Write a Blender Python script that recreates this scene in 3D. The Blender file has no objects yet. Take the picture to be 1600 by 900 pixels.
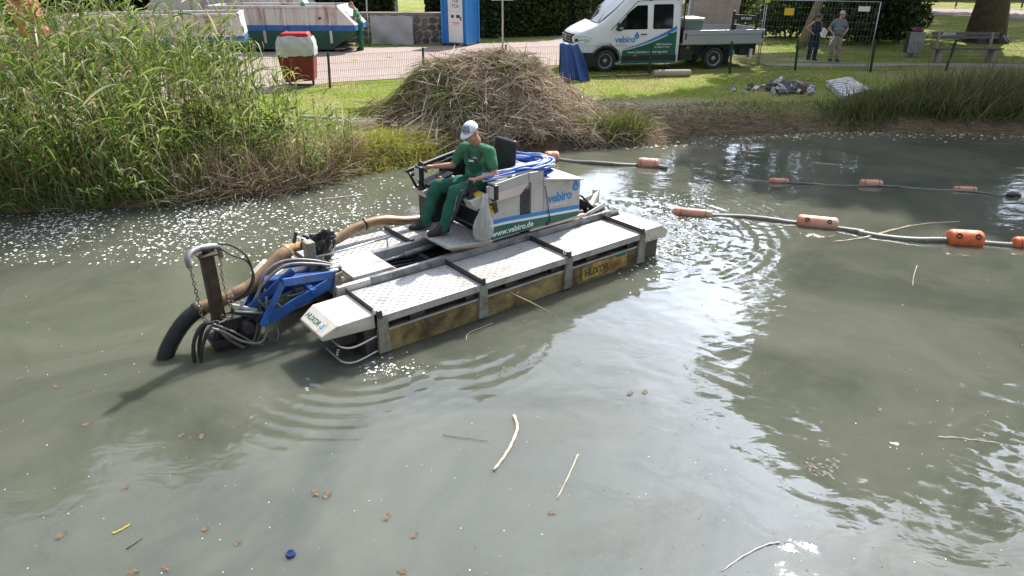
import bpy, bmesh, math, random
import numpy as np
from mathutils import Vector, Matrix, Euler
random.seed(7); RNG = np.random.default_rng(7)
S = bpy.context.scene
COL = S.collection
R = math.radians
# ---------------------------------------------------------------- camera
CH = 3.7; PITCH = R(25); FPX = 1100.0
cam = bpy.data.cameras.new('camera'); camo = bpy.data.objects.new('camera', cam); COL.objects.link(camo)
cam.sensor_width = 36; cam.lens = 36 * FPX / 1600; cam.clip_start = .05; cam.clip_end = 2000
camo.location = (0, 0, CH); camo.rotation_euler = (R(65), 0, 0)
S.camera = camo
S.render.resolution_x = 1024; S.render.resolution_y = 576
# ---------------------------------------------------------------- view
S.view_settings.view_transform = 'Standard'; S.view_settings.look = 'None'
S.view_settings.exposure = 0.78; S.view_settings.gamma = 1.0
# ---------------------------------------------------------------- sun and sky
SUN_AZ = R(29); SUN_EL = R(45)          # azimuth from +Y towards +X
sdir = Vector((math.sin(SUN_AZ) * math.cos(SUN_EL), math.cos(SUN_AZ) * math.cos(SUN_EL), math.sin(SUN_EL)))
sl = bpy.data.lights.new('sun', 'SUN'); sl.energy = 5.0; sl.angle = R(0.55); sl.color = (1, .955, .88)
so = bpy.data.objects.new('sun', sl); COL.objects.link(so)
so.rotation_euler = sdir.to_track_quat('Z', 'Y').to_euler(); so.location = (10, 10, 40)
W = bpy.data.worlds.new('World'); S.world = W; W.use_nodes = True
nt = W.node_tree; nt.nodes.clear()
def N(t, kind, **kw):
    n = t.nodes.new(kind)
    for k, v in kw.items(): setattr(n, k, v)
    return n
def mth(t, op, a, b=None, c=None, clamp=False):
    n = t.nodes.new('ShaderNodeMath'); n.operation = op; n.use_clamp = clamp
    for i, v in enumerate((a, b, c)):
        if v is None: continue
        if isinstance(v, (int, float)): n.inputs[i].default_value = v
        else: t.links.new(v, n.inputs[i])
    return n.outputs[0]
def ramp(t, fac, stops, interp='LINEAR'):
    n = t.nodes.new('ShaderNodeValToRGB'); cr = n.color_ramp; cr.interpolation = interp
    while len(cr.elements) < len(stops): cr.elements.new(.5)
    for e, (p, c) in zip(cr.elements, stops):
        e.position = p; e.color = (c if len(c) == 4 else (*c, 1)) if not isinstance(c, (int, float)) else (c, c, c, 1)
    t.links.new(fac, n.inputs[0]); return n.outputs[0]
def noise(t, vec, scale, detail=4, rough=.55, dist=0.0):
    n = t.nodes.new('ShaderNodeTexNoise'); n.inputs['Scale'].default_value = scale
    n.inputs['Detail'].default_value = detail; n.inputs['Roughness'].default_value = rough
    n.inputs['Distortion'].default_value = dist
    if vec is not None: t.links.new(vec, n.inputs['Vector'])
    return n.outputs['Fac']
def mixc(t, fac, a, b, mode='MIX'):
    n = t.nodes.new('ShaderNodeMix'); n.data_type = 'RGBA'; n.blend_type = mode
    for i, v in ((0, fac), (6, a), (7, b)):
        if isinstance(v, (int, float)): n.inputs[i].default_value = v
        elif isinstance(v, tuple): n.inputs[i].default_value = (*v, 1) if len(v) == 3 else v
        else: t.links.new(v, n.inputs[i])
    return n.outputs[2]
sky = N(nt, 'ShaderNodeTexSky', sky_type='NISHITA'); sky.sun_disc = False
sky.sun_elevation = SUN_EL; sky.sun_rotation = SUN_AZ
bg1 = N(nt, 'ShaderNodeBackground'); bg1.inputs[1].default_value = .11
nt.links.new(sky.outputs[0], bg1.inputs[0])
tc = N(nt, 'ShaderNodeTexCoord')
mp = N(nt, 'ShaderNodeMapping'); nt.links.new(tc.outputs['Generated'], mp.inputs[0]); mp.inputs['Scale'].default_value = (1, 1, 1.9)
cn = noise(nt, mp.outputs[0], 2.3, 7, .56, .4)
cn2 = noise(nt, mp.outputs[0], 5.1, 5, .6)
cover = ramp(nt, cn, [(.36, .35), (.54, 1.0)])
vd = N(nt, 'ShaderNodeVectorMath', operation='DOT_PRODUCT'); nt.links.new(tc.outputs['Generated'], vd.inputs[0]); vd.inputs[1].default_value = sdir
dt = mth(nt, 'MAXIMUM', vd.outputs['Value'], 0.0)
g1 = mth(nt, 'MULTIPLY', mth(nt, 'POWER', dt, 3.5), 1.25)
g2 = mth(nt, 'MULTIPLY', mth(nt, 'POWER', dt, 60.0), 2.6)
hv = N(nt, 'ShaderNodeVectorMath', operation='MULTIPLY'); nt.links.new(tc.outputs['Generated'], hv.inputs[0]); hv.inputs[1].default_value = (1, 1, 0)
hn = N(nt, 'ShaderNodeVectorMath', operation='NORMALIZE'); nt.links.new(hv.outputs[0], hn.inputs[0])
hd = N(nt, 'ShaderNodeVectorMath', operation='DOT_PRODUCT'); nt.links.new(hn.outputs[0], hd.inputs[0]); hd.inputs[1].default_value = (math.sin(SUN_AZ), math.cos(SUN_AZ), 0)
sz = N(nt, 'ShaderNodeSeparateXYZ'); nt.links.new(tc.outputs['Generated'], sz.inputs[0])
bank = mth(nt, 'MULTIPLY', mth(nt, 'POWER', mth(nt, 'MAXIMUM', hd.outputs['Value'], 0.0), 9.0), ramp(nt, mth(nt, 'ADD', sz.outputs[2], mth(nt, 'MULTIPLY', cn2, .25)), [(.55, 1.0), (.80, 0.0)]))
bank = mth(nt, 'MULTIPLY', bank, 2.9)
cs = mth(nt, 'ADD', mth(nt, 'ADD', mth(nt, 'ADD', g1, g2), .52), bank)
cs = mth(nt, 'MULTIPLY', cs, mth(nt, 'MULTIPLY_ADD', cn2, .7, .68))
bg2 = N(nt, 'ShaderNodeBackground'); bg2.inputs[0].default_value = (.76, .83, 1.0, 1)
nt.links.new(cs, bg2.inputs[1])
mx = N(nt, 'ShaderNodeMixShader'); nt.links.new(cover, mx.inputs[0]); nt.links.new(bg1.outputs[0], mx.inputs[1]); nt.links.new(bg2.outputs[0], mx.inputs[2])
wo = N(nt, 'ShaderNodeOutputWorld'); nt.links.new(mx.outputs[0], wo.inputs[0])
S.cycles.max_bounces = 8; S.cycles.diffuse_bounces = 3; S.cycles.glossy_bounces = 3
S.cycles.transparent_max_bounces = 8; S.cycles.sample_clamp_indirect = 6; S.cycles.caustics_reflective = False; S.cycles.caustics_refractive = False

# ---------------------------------------------------------------- helpers
def at(px, py, z=0.0):
    "point of the plane z seen at photograph pixel px,py"
    x = (px - 800) / FPX; y = -(py - 450) / FPX
    dy = math.cos(PITCH) + y * math.sin(PITCH); dz = -math.sin(PITCH) + y * math.cos(PITCH)
    t = (z - CH) / dz
    return Vector((t * x, t * dy, z))
def tag(o, label=None, cat=None, group=None, kind=None):
    if label: o['label'] = label
    if cat: o['category'] = cat
    if group: o['group'] = group
    if kind: o['kind'] = kind
    return o
def empty(name, loc=(0, 0, 0), rz=0.0, label=None, cat=None, group=None):
    o = bpy.data.objects.new(name, None); COL.objects.link(o); o.location = loc; o.rotation_euler = (0, 0, rz)
    o.empty_display_size = .1
    return tag(o, label, cat, group)
def link(name, me, m, parent=None, smooth=False):
    o = bpy.data.objects.new(name, me); COL.objects.link(o)
    if m is not None and not me.materials: me.materials.append(m)
    if parent is not None: o.parent = parent
    if smooth: me.polygons.foreach_set('use_smooth', [True] * len(me.polygons))
    return o
def np_mesh(name, V, Q):
    "V (n,3), Q (m,k) faces of equal size"
    V = np.asarray(V, dtype=np.float32); Q = np.asarray(Q, dtype=np.int32)
    me = bpy.data.meshes.new(name); m, k = Q.shape
    me.vertices.add(len(V)); me.vertices.foreach_set('co', V.ravel())
    me.loops.add(m * k); me.loops.foreach_set('vertex_index', Q.ravel())
    me.polygons.add(m); me.polygons.foreach_set('loop_start', np.arange(0, m * k, k, dtype=np.int32))
    me.polygons.foreach_set('loop_total', np.full(m, k, dtype=np.int32))
    me.update(calc_edges=True); return me
def frame_of(d):
    d = d.normalized(); a = Vector((0, 0, 1)) if abs(d.z) < .9 else Vector((1, 0, 0))
    s = d.cross(a).normalized(); return s, s.cross(d).normalized()
class MB:
    def __init__(s): s.v = []; s.f = []; s.sm = []
    def add(s, vs, fs, M=None, sm=False):
        b = len(s.v)
        for v in vs: s.v.append(tuple(M @ Vector(v)) if M is not None else tuple(v))
        for f in fs: s.f.append(tuple(b + i for i in f)); s.sm.append(sm)
        return s
    def box(s, c, d, rot=None, M=None):
        x, y, z = d[0] / 2, d[1] / 2, d[2] / 2
        T = Matrix.Translation(c)
        if rot is not None: T = T @ Euler(rot).to_matrix().to_4x4()
        if M is not None: T = M @ T
        vs = [(a * x, b * y, e * z) for a in (-1, 1) for b in (-1, 1) for e in (-1, 1)]
        return s.add(vs, [(0, 1, 3, 2), (4, 6, 7, 5), (0, 4, 5, 1), (2, 3, 7, 6), (0, 2, 6, 4), (1, 5, 7, 3)], T)
    def bb(s, x0, x1, y0, y1, z0, z1): return s.box(((x0 + x1) / 2, (y0 + y1) / 2, (z0 + z1) / 2), (abs(x1 - x0), abs(y1 - y0), abs(z1 - z0)))
    def bar(s, p, q, w, h=None, up=None):
        p = Vector(p); q = Vector(q); h = h or w; d = q - p
        a, b = frame_of(d)
        if up is not None:
            a = d.cross(Vector(up)).normalized(); b = a.cross(d).normalized()
        vs = []
        for e in (p, q):
            for i, j in ((-1, -1), (1, -1), (1, 1), (-1, 1)): vs.append(e + a * (i * w / 2) + b * (j * h / 2))
        return s.add(vs, [(0, 1, 2, 3), (7, 6, 5, 4), (0, 4, 5, 1), (1, 5, 6, 2), (2, 6, 7, 3), (3, 7, 4, 0)])
    def tube(s, pts, r, n=8, cap=True, sm=True, closed=False):
        pts = [Vector(p) for p in pts]; m = len(pts); rr = r if isinstance(r, (list, tuple)) else [r] * m
        a = None; vs = []
        for i, p in enumerate(pts):
            d = (pts[(i + 1) % m] - pts[i - 1]) if closed else (pts[min(i + 1, m - 1)] - pts[max(i - 1, 0)])
            d.normalize()
            if a is None: a, b = frame_of(d)
            else:
                a = (a - d * a.dot(d)).normalized(); b = a.cross(d).normalized()
            for k in range(n):
                t = 2 * math.pi * k / n; vs.append(p + (a * math.cos(t) + b * math.sin(t)) * rr[i])
        fs = [(i * n + k, i * n + (k + 1) % n, ((i + 1) % m) * n + (k + 1) % n, ((i + 1) % m) * n + k) for i in range(m if closed else m - 1) for k in range(n)]
        base = len(s.v); s.add(vs, fs, None, sm)
        if cap and not closed: s.f.append(tuple(base + k for k in range(n))); s.sm.append(False); s.f.append(tuple(base + (m - 1) * n + k for k in reversed(range(n)))); s.sm.append(False)
        return s
    def lathe(s, c, prof, n=16, axis=(0, 0, 1), sm=True, cap=True):
        c = Vector(c); ax = Vector(axis).normalized(); a, b = frame_of(ax); vs = []
        for r, h in prof:
            for k in range(n):
                t = 2 * math.pi * k / n; vs.append(c + ax * h + (a * math.cos(t) + b * math.sin(t)) * r)
        m = len(prof); fs = [(i * n + k, i * n + (k + 1) % n, (i + 1) * n + (k + 1) % n, (i + 1) * n + k) for i in range(m - 1) for k in range(n)]
        base = len(s.v); s.add(vs, fs, None, sm)
        if cap:
            if prof[0][0] > 1e-5: s.f.append(tuple(base + k for k in reversed(range(n)))); s.sm.append(False)
            if prof[-1][0] > 1e-5: s.f.append(tuple(base + (m - 1) * n + k for k in range(n))); s.sm.append(False)
        return s
    def prism(s, poly, axis, t0, t1):
        "poly 2D in the two other axes (cyclic order), extruded along axis 0/1/2 from t0 to t1"
        def P(p, t):
            if axis == 0: return (t, p[0], p[1])
            if axis == 1: return (p[0], t, p[1])
            return (p[0], p[1], t)
        n = len(poly); vs = [P(p, t0) for p in poly] + [P(p, t1) for p in poly]
        fs = [tuple(range(n)), tuple(reversed(range(n, 2 * n)))] + [(i, (i + 1) % n, n + (i + 1) % n, n + i) for i in range(n)]
        return s.add(vs, fs)
    def sphere(s, c, r, n=10, m=7, sc=(1, 1, 1), M=None):
        vs = []; c = Vector(c)
        for i in range(m + 1):
            ph = math.pi * i / m
            for k in range(n):
                t = 2 * math.pi * k / n; vs.append(Vector((math.sin(ph) * math.cos(t) * sc[0], math.sin(ph) * math.sin(t) * sc[1], math.cos(ph) * sc[2])) * r)
        vs = [(M @ v if M is not None else v) + c for v in vs]
        return s.add(vs, [(i * n + k, (i + 1) * n + k, (i + 1) * n + (k + 1) % n, i * n + (k + 1) % n) for i in range(m) for k in range(n)], None, True)
    def mesh(s, name, m=None):
        me = bpy.data.meshes.new(name); me.from_pydata(s.v, [], s.f); me.update()
        bm = bmesh.new(); bm.from_mesh(me); bmesh.ops.recalc_face_normals(bm, faces=bm.faces); bm.to_mesh(me); bm.free()
        me.polygons.foreach_set('use_smooth', s.sm)
        if m is not None: me.materials.append(m)
        return me
    def build(s, name, m, parent=None, bevel=0.0, label=None, kind=None):
        o = link(name, s.mesh(name, m), None, parent)
        if bevel:
            b = o.modifiers.new('bevel', 'BEVEL'); b.width = bevel; b.segments = 2; b.limit_method = 'ANGLE'; b.angle_limit = R(40)
        return tag(o, label, kind=kind)
def spline(pts, n=8):
    "Catmull-Rom through pts"
    P = [Vector(p) for p in pts]; P = [P[0] * 2 - P[1]] + P + [P[-1] * 2 - P[-2]]; out = []
    for i in range(1, len(P) - 2):
        for k in range(n):
            t = k / n; a, b, c, d = P[i - 1], P[i], P[i + 1], P[i + 2]
            out.append(.5 * ((2 * b) + (c - a) * t + (2 * a - 5 * b + 4 * c - d) * t * t + (3 * b - a - 3 * c + d) * t ** 3))
    out.append(P[-2]); return out
def ribbed(pts, r, n=10, pitch=.02, amp=.12):
    pts = spline(pts, 10); L = 0; acc = [0]
    for i in range(1, len(pts)): L += (pts[i] - pts[i - 1]).length; acc.append(L)
    m = max(8, int(L / pitch * 2)); out = []; rr = []
    j = 0
    for k in range(m + 1):
        d = L * k / m
        while j < len(acc) - 2 and acc[j + 1] < d: j += 1
        t = (d - acc[j]) / max(1e-6, acc[j + 1] - acc[j]); out.append(pts[j].lerp(pts[j + 1], t)); rr.append(r * (1 + (amp if k % 2 else -amp) * .5))
    return out, rr
def copy_tree(o, parent=None):
    c = o.copy(); COL.objects.link(c); c.parent = parent
    for ch in list(o.children): copy_tree(ch, c)
    return c
def text(name, body, size, M, m, parent, depth=.0015, bold=0.0, align='LEFT', sx=1.0, spacing=1.0, shear=0.0):
    cu = bpy.data.curves.new(name, 'FONT'); cu.body = body; cu.size = size; cu.extrude = depth; cu.offset = bold; cu.align_x = align; cu.space_character = spacing; cu.shear = shear
    cu.resolution_u = 3
    o = bpy.data.objects.new(name, cu)
    me = bpy.data.meshes.new_from_object(o); bpy.data.objects.remove(o)
    me.transform(M @ Matrix.Diagonal((sx, 1, 1, 1))); me.materials.clear(); me.materials.append(m)
    return link(name, me, None, parent)
def axes(origin, xdir, ydir):
    x = Vector(xdir).normalized(); y = Vector(ydir); y = (y - x * y.dot(x)).normalized(); z = x.cross(y)
    M = Matrix((x, y, z)).transposed().to_4x4(); M.translation = Vector(origin); return M
# ---------------------------------------------------------------- materials
def mat(name, col, rough=.6, metal=0.0, var=.18, scale=6.0, bump=.15, bscale=60.0, dirt=None, dscale=3.0, damt=.5, spec=.5, trans=0.0, coords='Object', streak=False, gloss_var=.1, alpha=None):
    m = bpy.data.materials.new(name); m.use_nodes = True; t = m.node_tree; b = t.nodes['Principled BSDF']
    b.inputs['Roughness'].default_value = rough; b.inputs['Metallic'].default_value = metal; b.inputs['Specular IOR Level'].default_value = spec
    tcn = t.nodes.new('ShaderNodeTexCoord'); vec = tcn.outputs[coords]
    n1 = noise(t, vec, scale, 5, .6)
    c0 = tuple(max(0, c * (1 - var)) for c in col); c1 = tuple(min(1, c * (1 + var)) for c in col)
    out = ramp(t, n1, [(.3, c0), (.7, c1)])
    if dirt is not None:
        v2 = vec
        if streak:
            mpn = t.nodes.new('ShaderNodeMapping'); mpn.inputs['Scale'].default_value = (1, 1, .15); t.links.new(vec, mpn.inputs[0]); v2 = mpn.outputs[0]
        d = noise(t, v2, dscale, 8, .7, .3); fac = ramp(t, d, [(.62 - damt * .3, 0.0), (.78 - damt * .2, 1.0)])
        out = mixc(t, fac, out, dirt)
    t.links.new(out, b.inputs['Base Color'])
    if gloss_var:
        t.links.new(mth(t, 'MULTIPLY_ADD', n1, gloss_var * 2, rough - gloss_var, clamp=True), b.inputs['Roughness'])
    if bump:
        bn = t.nodes.new('ShaderNodeBump'); bn.inputs['Strength'].default_value = bump; bn.inputs['Distance'].default_value = .01
        t.links.new(noise(t, vec, bscale, 3), bn.inputs['Height']); t.links.new(bn.outputs[0], b.inputs['Normal'])
    if alpha is not None: b.inputs['Alpha'].default_value = alpha
    return m
def leafmat(name, stops, transl=.4, rough=.5, spec=.3, tint=(1.0, 1.0, .35)):
    "leaf colour from a random number per blade"
    m = bpy.data.materials.new(name); m.use_nodes = True; t = m.node_tree; b = t.nodes['Principled BSDF']; out = t.nodes['Material Output']
    g = t.nodes.new('ShaderNodeNewGeometry'); tcn = t.nodes.new('ShaderNodeTexCoord')
    c = ramp(t, g.outputs['Random Per Island'], stops)
    v = noise(t, tcn.outputs['Object'], 1.3, 3); c = mixc(t, .35, c, ramp(t, v, [(.35, (.55, .6, .5)), (.65, (1.0, 1.0, 1.0))]), 'MULTIPLY')
    t.links.new(c, b.inputs['Base Color']); b.inputs['Roughness'].default_value = rough; b.inputs['Specular IOR Level'].default_value = spec
    tr = t.nodes.new('ShaderNodeBsdfTranslucent'); t.links.new(mixc(t, .5, c, tint, 'MULTIPLY'), tr.inputs[0])
    x = t.nodes.new('ShaderNodeMixShader'); x.inputs[0].default_value = transl
    t.links.new(b.outputs[0], x.inputs[1]); t.links.new(tr.outputs[0], x.inputs[2]); t.links.new(x.outputs[0], out.inputs[0])
    return m
MT = {}
MT['alu'] = mat('aluminium', (.60, .59, .57), .5, .35, .10, 5, .1, dirt=(.22, .19, .15), dscale=5, damt=.25)
MT['plate'] = mat('tread_plate', (.50, .49, .465), .45, .3, .12, 3, .12, 90, dirt=(.25, .23, .195), dscale=3, damt=.5)
MT['steel'] = mat('galvanised_steel', (.30, .31, .32), .5, .5, .2, 7, .15, dirt=(.12, .10, .08), dscale=6, damt=.4)
MT['darksteel'] = mat('dark_steel', (.075, .072, .07), .5, .4, .35, 9, .25, dirt=(.10, .065, .04), dscale=8, damt=.5)
MT['hull'] = mat('hull_paint', (.34, .26, .11), .6, 0, .3, 4, .3, 40, dirt=(.085, .055, .025), dscale=3.2, damt=.8)
MT['hullalu'] = mat('strap_paint', (.33, .33, .29), .6, .1, .2, 5, .2, dirt=(.15, .12, .07), dscale=5, damt=.7)
MT['tread'] = mat('tread_dark', (.36, .35, .335), .4, .35, .12, 3, .1)  # raised lozenges, darker than the plate below them
MT['cream'] = mat('bow_cap_paint', (.62, .58, .50), .5, .1, .1, 4, .15, dirt=(.18, .14, .09), dscale=4, damt=.3)
MT['cabin'] = mat('cabin_panel', (.50, .48, .45), .42, .15, .07, 2.5, .06, dirt=(.27, .24, .21), dscale=3, damt=.15)
MT['cabintop'] = mat('cabin_lid', (.72, .70, .67), .45, .1, .06, 2.5, .06)
MT['beige'] = mat('flared_panel', (.56, .45, .36), .5, .1, .1, 4, .1)
MT['blue'] = mat('blue_paint', (.025, .12, .42), .35, 0, .25, 6, .12, dirt=(.05, .07, .10), dscale=7, damt=.4)
MT['darkblue'] = mat('dark_blue_paint', (.02, .06, .2), .4, 0, .25, 6, .1)
MT['black'] = mat('black_plastic', (.018, .018, .02), .45, 0, .3, 8, .1)
MT['rubber'] = mat('rubber', (.025, .024, .024), .65, 0, .3, 12, .2)
MT['greyhose'] = mat('grey_hose', (.22, .20, .185), .4, 0, .25, 9, .1, dirt=(.10, .08, .06), damt=.4)
MT['brownhose'] = mat('brown_hose', (.36, .22, .11), .3, 0, .2, 6, .1, dirt=(.14, .09, .05), dscale=5, damt=.45, spec=.7)
MT['rust'] = mat('rusty_steel', (.055, .038, .026), .7, .2, .4, 9, .4, dirt=(.12, .065, .03), dscale=7, damt=.4)
MT['chain'] = mat('chain_steel', (.26, .2, .16), .5, .5, .3, 20, .1)
MT['white'] = mat('white_paint', (.80, .80, .79), .3, 0, .03, 2, .02, spec=.6, gloss_var=.03)
MT['decalblue'] = mat('decal_blue', (.03, .22, .58), .4, 0, .03, 2, 0)
MT['decalgreen'] = mat('decal_green', (.012, .12, .075), .4, 0, .06, 2, 0)
MT['decalwhite'] = mat('decal_white', (.8, .8, .8), .4, 0, .03, 2, 0)
MT['yellow'] = mat('yellow_label', (.75, .52, .04), .5, 0, .05, 2, 0)
MT['amber'] = mat('amber_marker', (.7, .2, .02), .3, 0, .05, 2, 0)
MT['red'] = mat('red_plastic', (.5, .02, .02), .4, 0, .1, 5, .05)
MT['glassy'] = mat('dark_glass', (.012, .015, .016), .04, 0, .2, 2, 0, spec=.9, gloss_var=0)
MT['lens'] = mat('lamp_lens', (.65, .67, .68), .12, .2, .1, 40, .3, 120, spec=.9)
MT['zinc'] = mat('bright_steel', (.55, .55, .55), .35, .7, .1, 8, .1)
MT['orange'] = mat('float_plastic', (.62, .23, .13), .45, 0, .2, 4, .15, 30, dirt=(.46, .36, .30), dscale=5, damt=.65, coords='Object')
MT['orange2'] = mat('orange_float_plastic', (.72, .16, .05), .45, 0, .15, 4, .15, 30, dirt=(.14, .06, .04), dscale=6, damt=.35)
MT['floathole'] = mat('float_hole', (.08, .02, .012), .8, 0, .2, 6, .1)
MT['hosefloat'] = mat('floating_hose_rubber', (.12, .122, .105), .5, 0, .3, 5, .1, dirt=(.22, .21, .17), dscale=6, damt=.4)
MT['concrete'] = mat('concrete', (.33, .28, .23), .85, 0, .15, 8, .3)
MT['wood'] = mat('weathered_wood', (.25, .19, .13), .8, 0, .3, 10, .3)
MT['greywood'] = mat('grey_wood', (.13, .115, .10), .8, 0, .25, 12, .3)
MT['bark'] = mat('bark', (.085, .068, .05), .9, 0, .35, 5, .8, 14)
MT['palebark'] = mat('pale_bark', (.19, .165, .13), .85, 0, .25, 7, .5, 20)
MT['skin'] = mat('skin', (.50, .26, .19), .5, 0, .08, 12, .03, dirt=(.55, .22, .16), dscale=9, damt=.3)
MT['skinleg'] = MT['skin']
MT['stone'] = mat('wall_stone', (.17, .155, .145), .85, 0, .4, 3, .5, 25, coords='Object')
MT['mortar'] = mat('wall_mortar', (.33, .31, .28), .9, 0, .15, 6, .4)
MT['tarpblue'] = mat('blue_sheet', (.035, .085, .26), .5, 0, .12, 3, .1, spec=.4)
MT['greysheet'] = mat('grey_sheet', (.36, .36, .37), .5, 0, .08, 3, .15)
MT['tarpvivid'] = mat('vivid_blue_tarp', (.02, .10, .48), .4, 0, .15, 5, .15)
MT['bagplastic'] = mat('bag_plastic', (.75, .76, .76), .2, 0, .05, 5, .3, 20, spec=.7, alpha=.38)
MT['bagshade'] = mat('bucket_bag', (.022, .022, .022), .3, 0, .2, 9, .3)
# ================================================================ terrain, water, vegetation
SH = np.array([(-60, 6), (-30, 8.6), (-12, 10.3), (-8.2, 10.75), (-6.3, 11.05), (-4.6, 11.65), (-3.5, 12.3), (-2.95, 13.05), (-2.3, 13.5), (-1.3, 14.15), (0, 14.65), (1.4, 15.1), (3.3, 15.4), (4.1, 16.25), (6, 16.6), (8, 16.75), (12, 16.4), (18, 16.2), (40, 15), (80, 13)], dtype=float)
def shore(x): return np.interp(x, SH[:, 0], SH[:, 1])
def vnoise(x, y, seed=0):
    r = 0
    for k, (f, a) in enumerate(((.7, 1), (1.9, .5), (4.3, .25), (9.1, .13))):
        r = r + a * np.sin(f * x * 1.3 + seed + k * 2.1 + 1.7 * np.sin(f * y * .8 + k)) * np.cos(f * y * 1.1 + seed * 1.7 + k * 1.3 + 1.3 * np.sin(f * x * .7 + k * 3))
    return r
def land(x, y):
    x = np.asarray(x, float); y = np.asarray(y, float)
    d = y - shore(x) + .07 * vnoise(x * 2, y * 2, 3)
    z = np.interp(d, [-6, -1.5, -.3, 0, .18, .55, 1.3, 3], [-.9, -.8, -.35, -.02, .10, .30, .42, .45])
    steep = np.clip((-1.2 - x) / 1.5, 0, 1) * np.clip((x + 3.6) / .8, 0, 1)     # undercut bit of bank
    z = z + steep * np.clip(d / .25, 0, 1) * np.clip((1.3 - d) / 1.0, 0, 1) * .16
    z = np.maximum(z, np.interp(-14 - y, [-1, 0, 2, 6], [-.9, -.3, .6, 1.0]))
    return z + .018 * vnoise(x, y) * np.clip(d, 0, 1) + np.clip((y - 45) / 60, 0, 1) * 1.2
def axis(parts):
    o = []
    for a, b, s in parts: o.append(np.arange(a, b, s))
    return np.concatenate(o + [[parts[-1][1]]])
def grid(name, xs, ys, fn):
    X, Y = np.meshgrid(xs, ys); Z = fn(X, Y); V = np.stack([X.ravel(), Y.ravel(), Z.ravel()], 1)
    nx, ny = len(xs), len(ys); i = (np.arange(ny - 1)[:, None] * nx + np.arange(nx - 1)[None]).ravel()
    return np_mesh(name, V, np.stack([i, i + 1, i + nx + 1, i + nx], 1))
# ground material: lawn, worn earth by the water, mud below it
m = bpy.data.materials.new('ground'); m.use_nodes = True; t = m.node_tree; b = t.nodes['Principled BSDF']; b.inputs['Roughness'].default_value = .95; b.inputs['Specular IOR Level'].default_value = .15
tcn = t.nodes.new('ShaderNodeTexCoord'); vec = tcn.outputs['Object']
sep = t.nodes.new('ShaderNodeSeparateXYZ'); t.links.new(vec, sep.inputs[0])
n1 = noise(t, vec, .55, 6, .6); n2 = noise(t, vec, 9, 5, .7); n3 = noise(t, vec, 60, 3, .7)
gr = ramp(t, n2, [(.3, (.11, .16, .018)), (.7, (.25, .30, .045))])
dry = ramp(t, n3, [(.3, (.24, .20, .09)), (.7, (.42, .34, .19))])
soil = ramp(t, n3, [(.3, (.13, .095, .06)), (.7, (.30, .23, .155))])
f = ramp(t, mth(t, 'ADD', n1, mth(t, 'MULTIPLY', n2, .3)), [(.58, 0.0), (.74, .7)])
c = mixc(t, f, gr, dry)
fx = mth(t, 'DIVIDE', mth(t, 'SUBTRACT', sep.outputs[0], 3.6), 2.6); fy = mth(t, 'DIVIDE', mth(t, 'SUBTRACT', sep.outputs[1], 17.2), 1.7)
worn = mth(t, 'SUBTRACT', 1.25, mth(t, 'ADD', mth(t, 'MULTIPLY', fx, fx), mth(t, 'MULTIPLY', fy, fy))); worn = mth(t, 'MULTIPLY', worn, mth(t, 'ADD', .35, n2), clamp=True)
c = mixc(t, worn, c, mixc(t, n3, (.30, .23, .15), (.48, .38, .27)))
low = mth(t, 'ADD', sep.outputs[2], mth(t, 'MULTIPLY', n2, .12))
c = mixc(t, ramp(t, low, [(.33, 1.0), (.47, 0.0)]), c, soil)
t.links.new(c, b.inputs['Base Color'])
bn = t.nodes.new('ShaderNodeBump'); bn.inputs['Strength'].default_value = .8; bn.inputs['Distance'].default_value = .04; t.links.new(n3, bn.inputs['Height']); t.links.new(bn.outputs[0], b.inputs['Normal'])
MT['ground'] = m
gm = grid('ground', axis([(-200, -30, 20), (-30, -10, 1), (-10, 16, .2), (16, 40, 1), (40, 200, 20)]), axis([(-60, -20, 8), (-20, -10, 1), (-10, 4, 7), (4, 9, 1), (9, 24, .15), (24, 50, 1), (50, 160, 10)]), land)
tag(link('ground', gm, MT['ground'], smooth=True), kind='structure')
def sheet(name, poly, m, dz=.004, cell=.35):
    "flat sheet following the ground, clipped to a polygon"
    bm = bmesh.new()
    vs = [bm.verts.new((p[0], p[1], 0)) for p in poly]; f = bm.faces.new(vs)
    xs = [p[0] for p in poly]; ys = [p[1] for p in poly]
    for ax, lo, hi in ((0, min(xs), max(xs)), (1, min(ys), max(ys))):
        k = lo + cell
        while k < hi:
            no = (1, 0, 0) if ax == 0 else (0, 1, 0); co = (k, 0, 0) if ax == 0 else (0, k, 0)
            bmesh.ops.bisect_plane(bm, geom=bm.verts[:] + bm.edges[:] + bm.faces[:], plane_co=co, plane_no=no); k += cell
    x = np.array([v.co.x for v in bm.verts]); y = np.array([v.co.y for v in bm.verts]); z = land(x, y)
    for v, zz in zip(bm.verts, z): v.co.z = zz + dz
    me = bpy.data.meshes.new(name); bm.to_mesh(me); bm.free()
    return tag(link(name, me, m, smooth=True), kind='structure')
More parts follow.
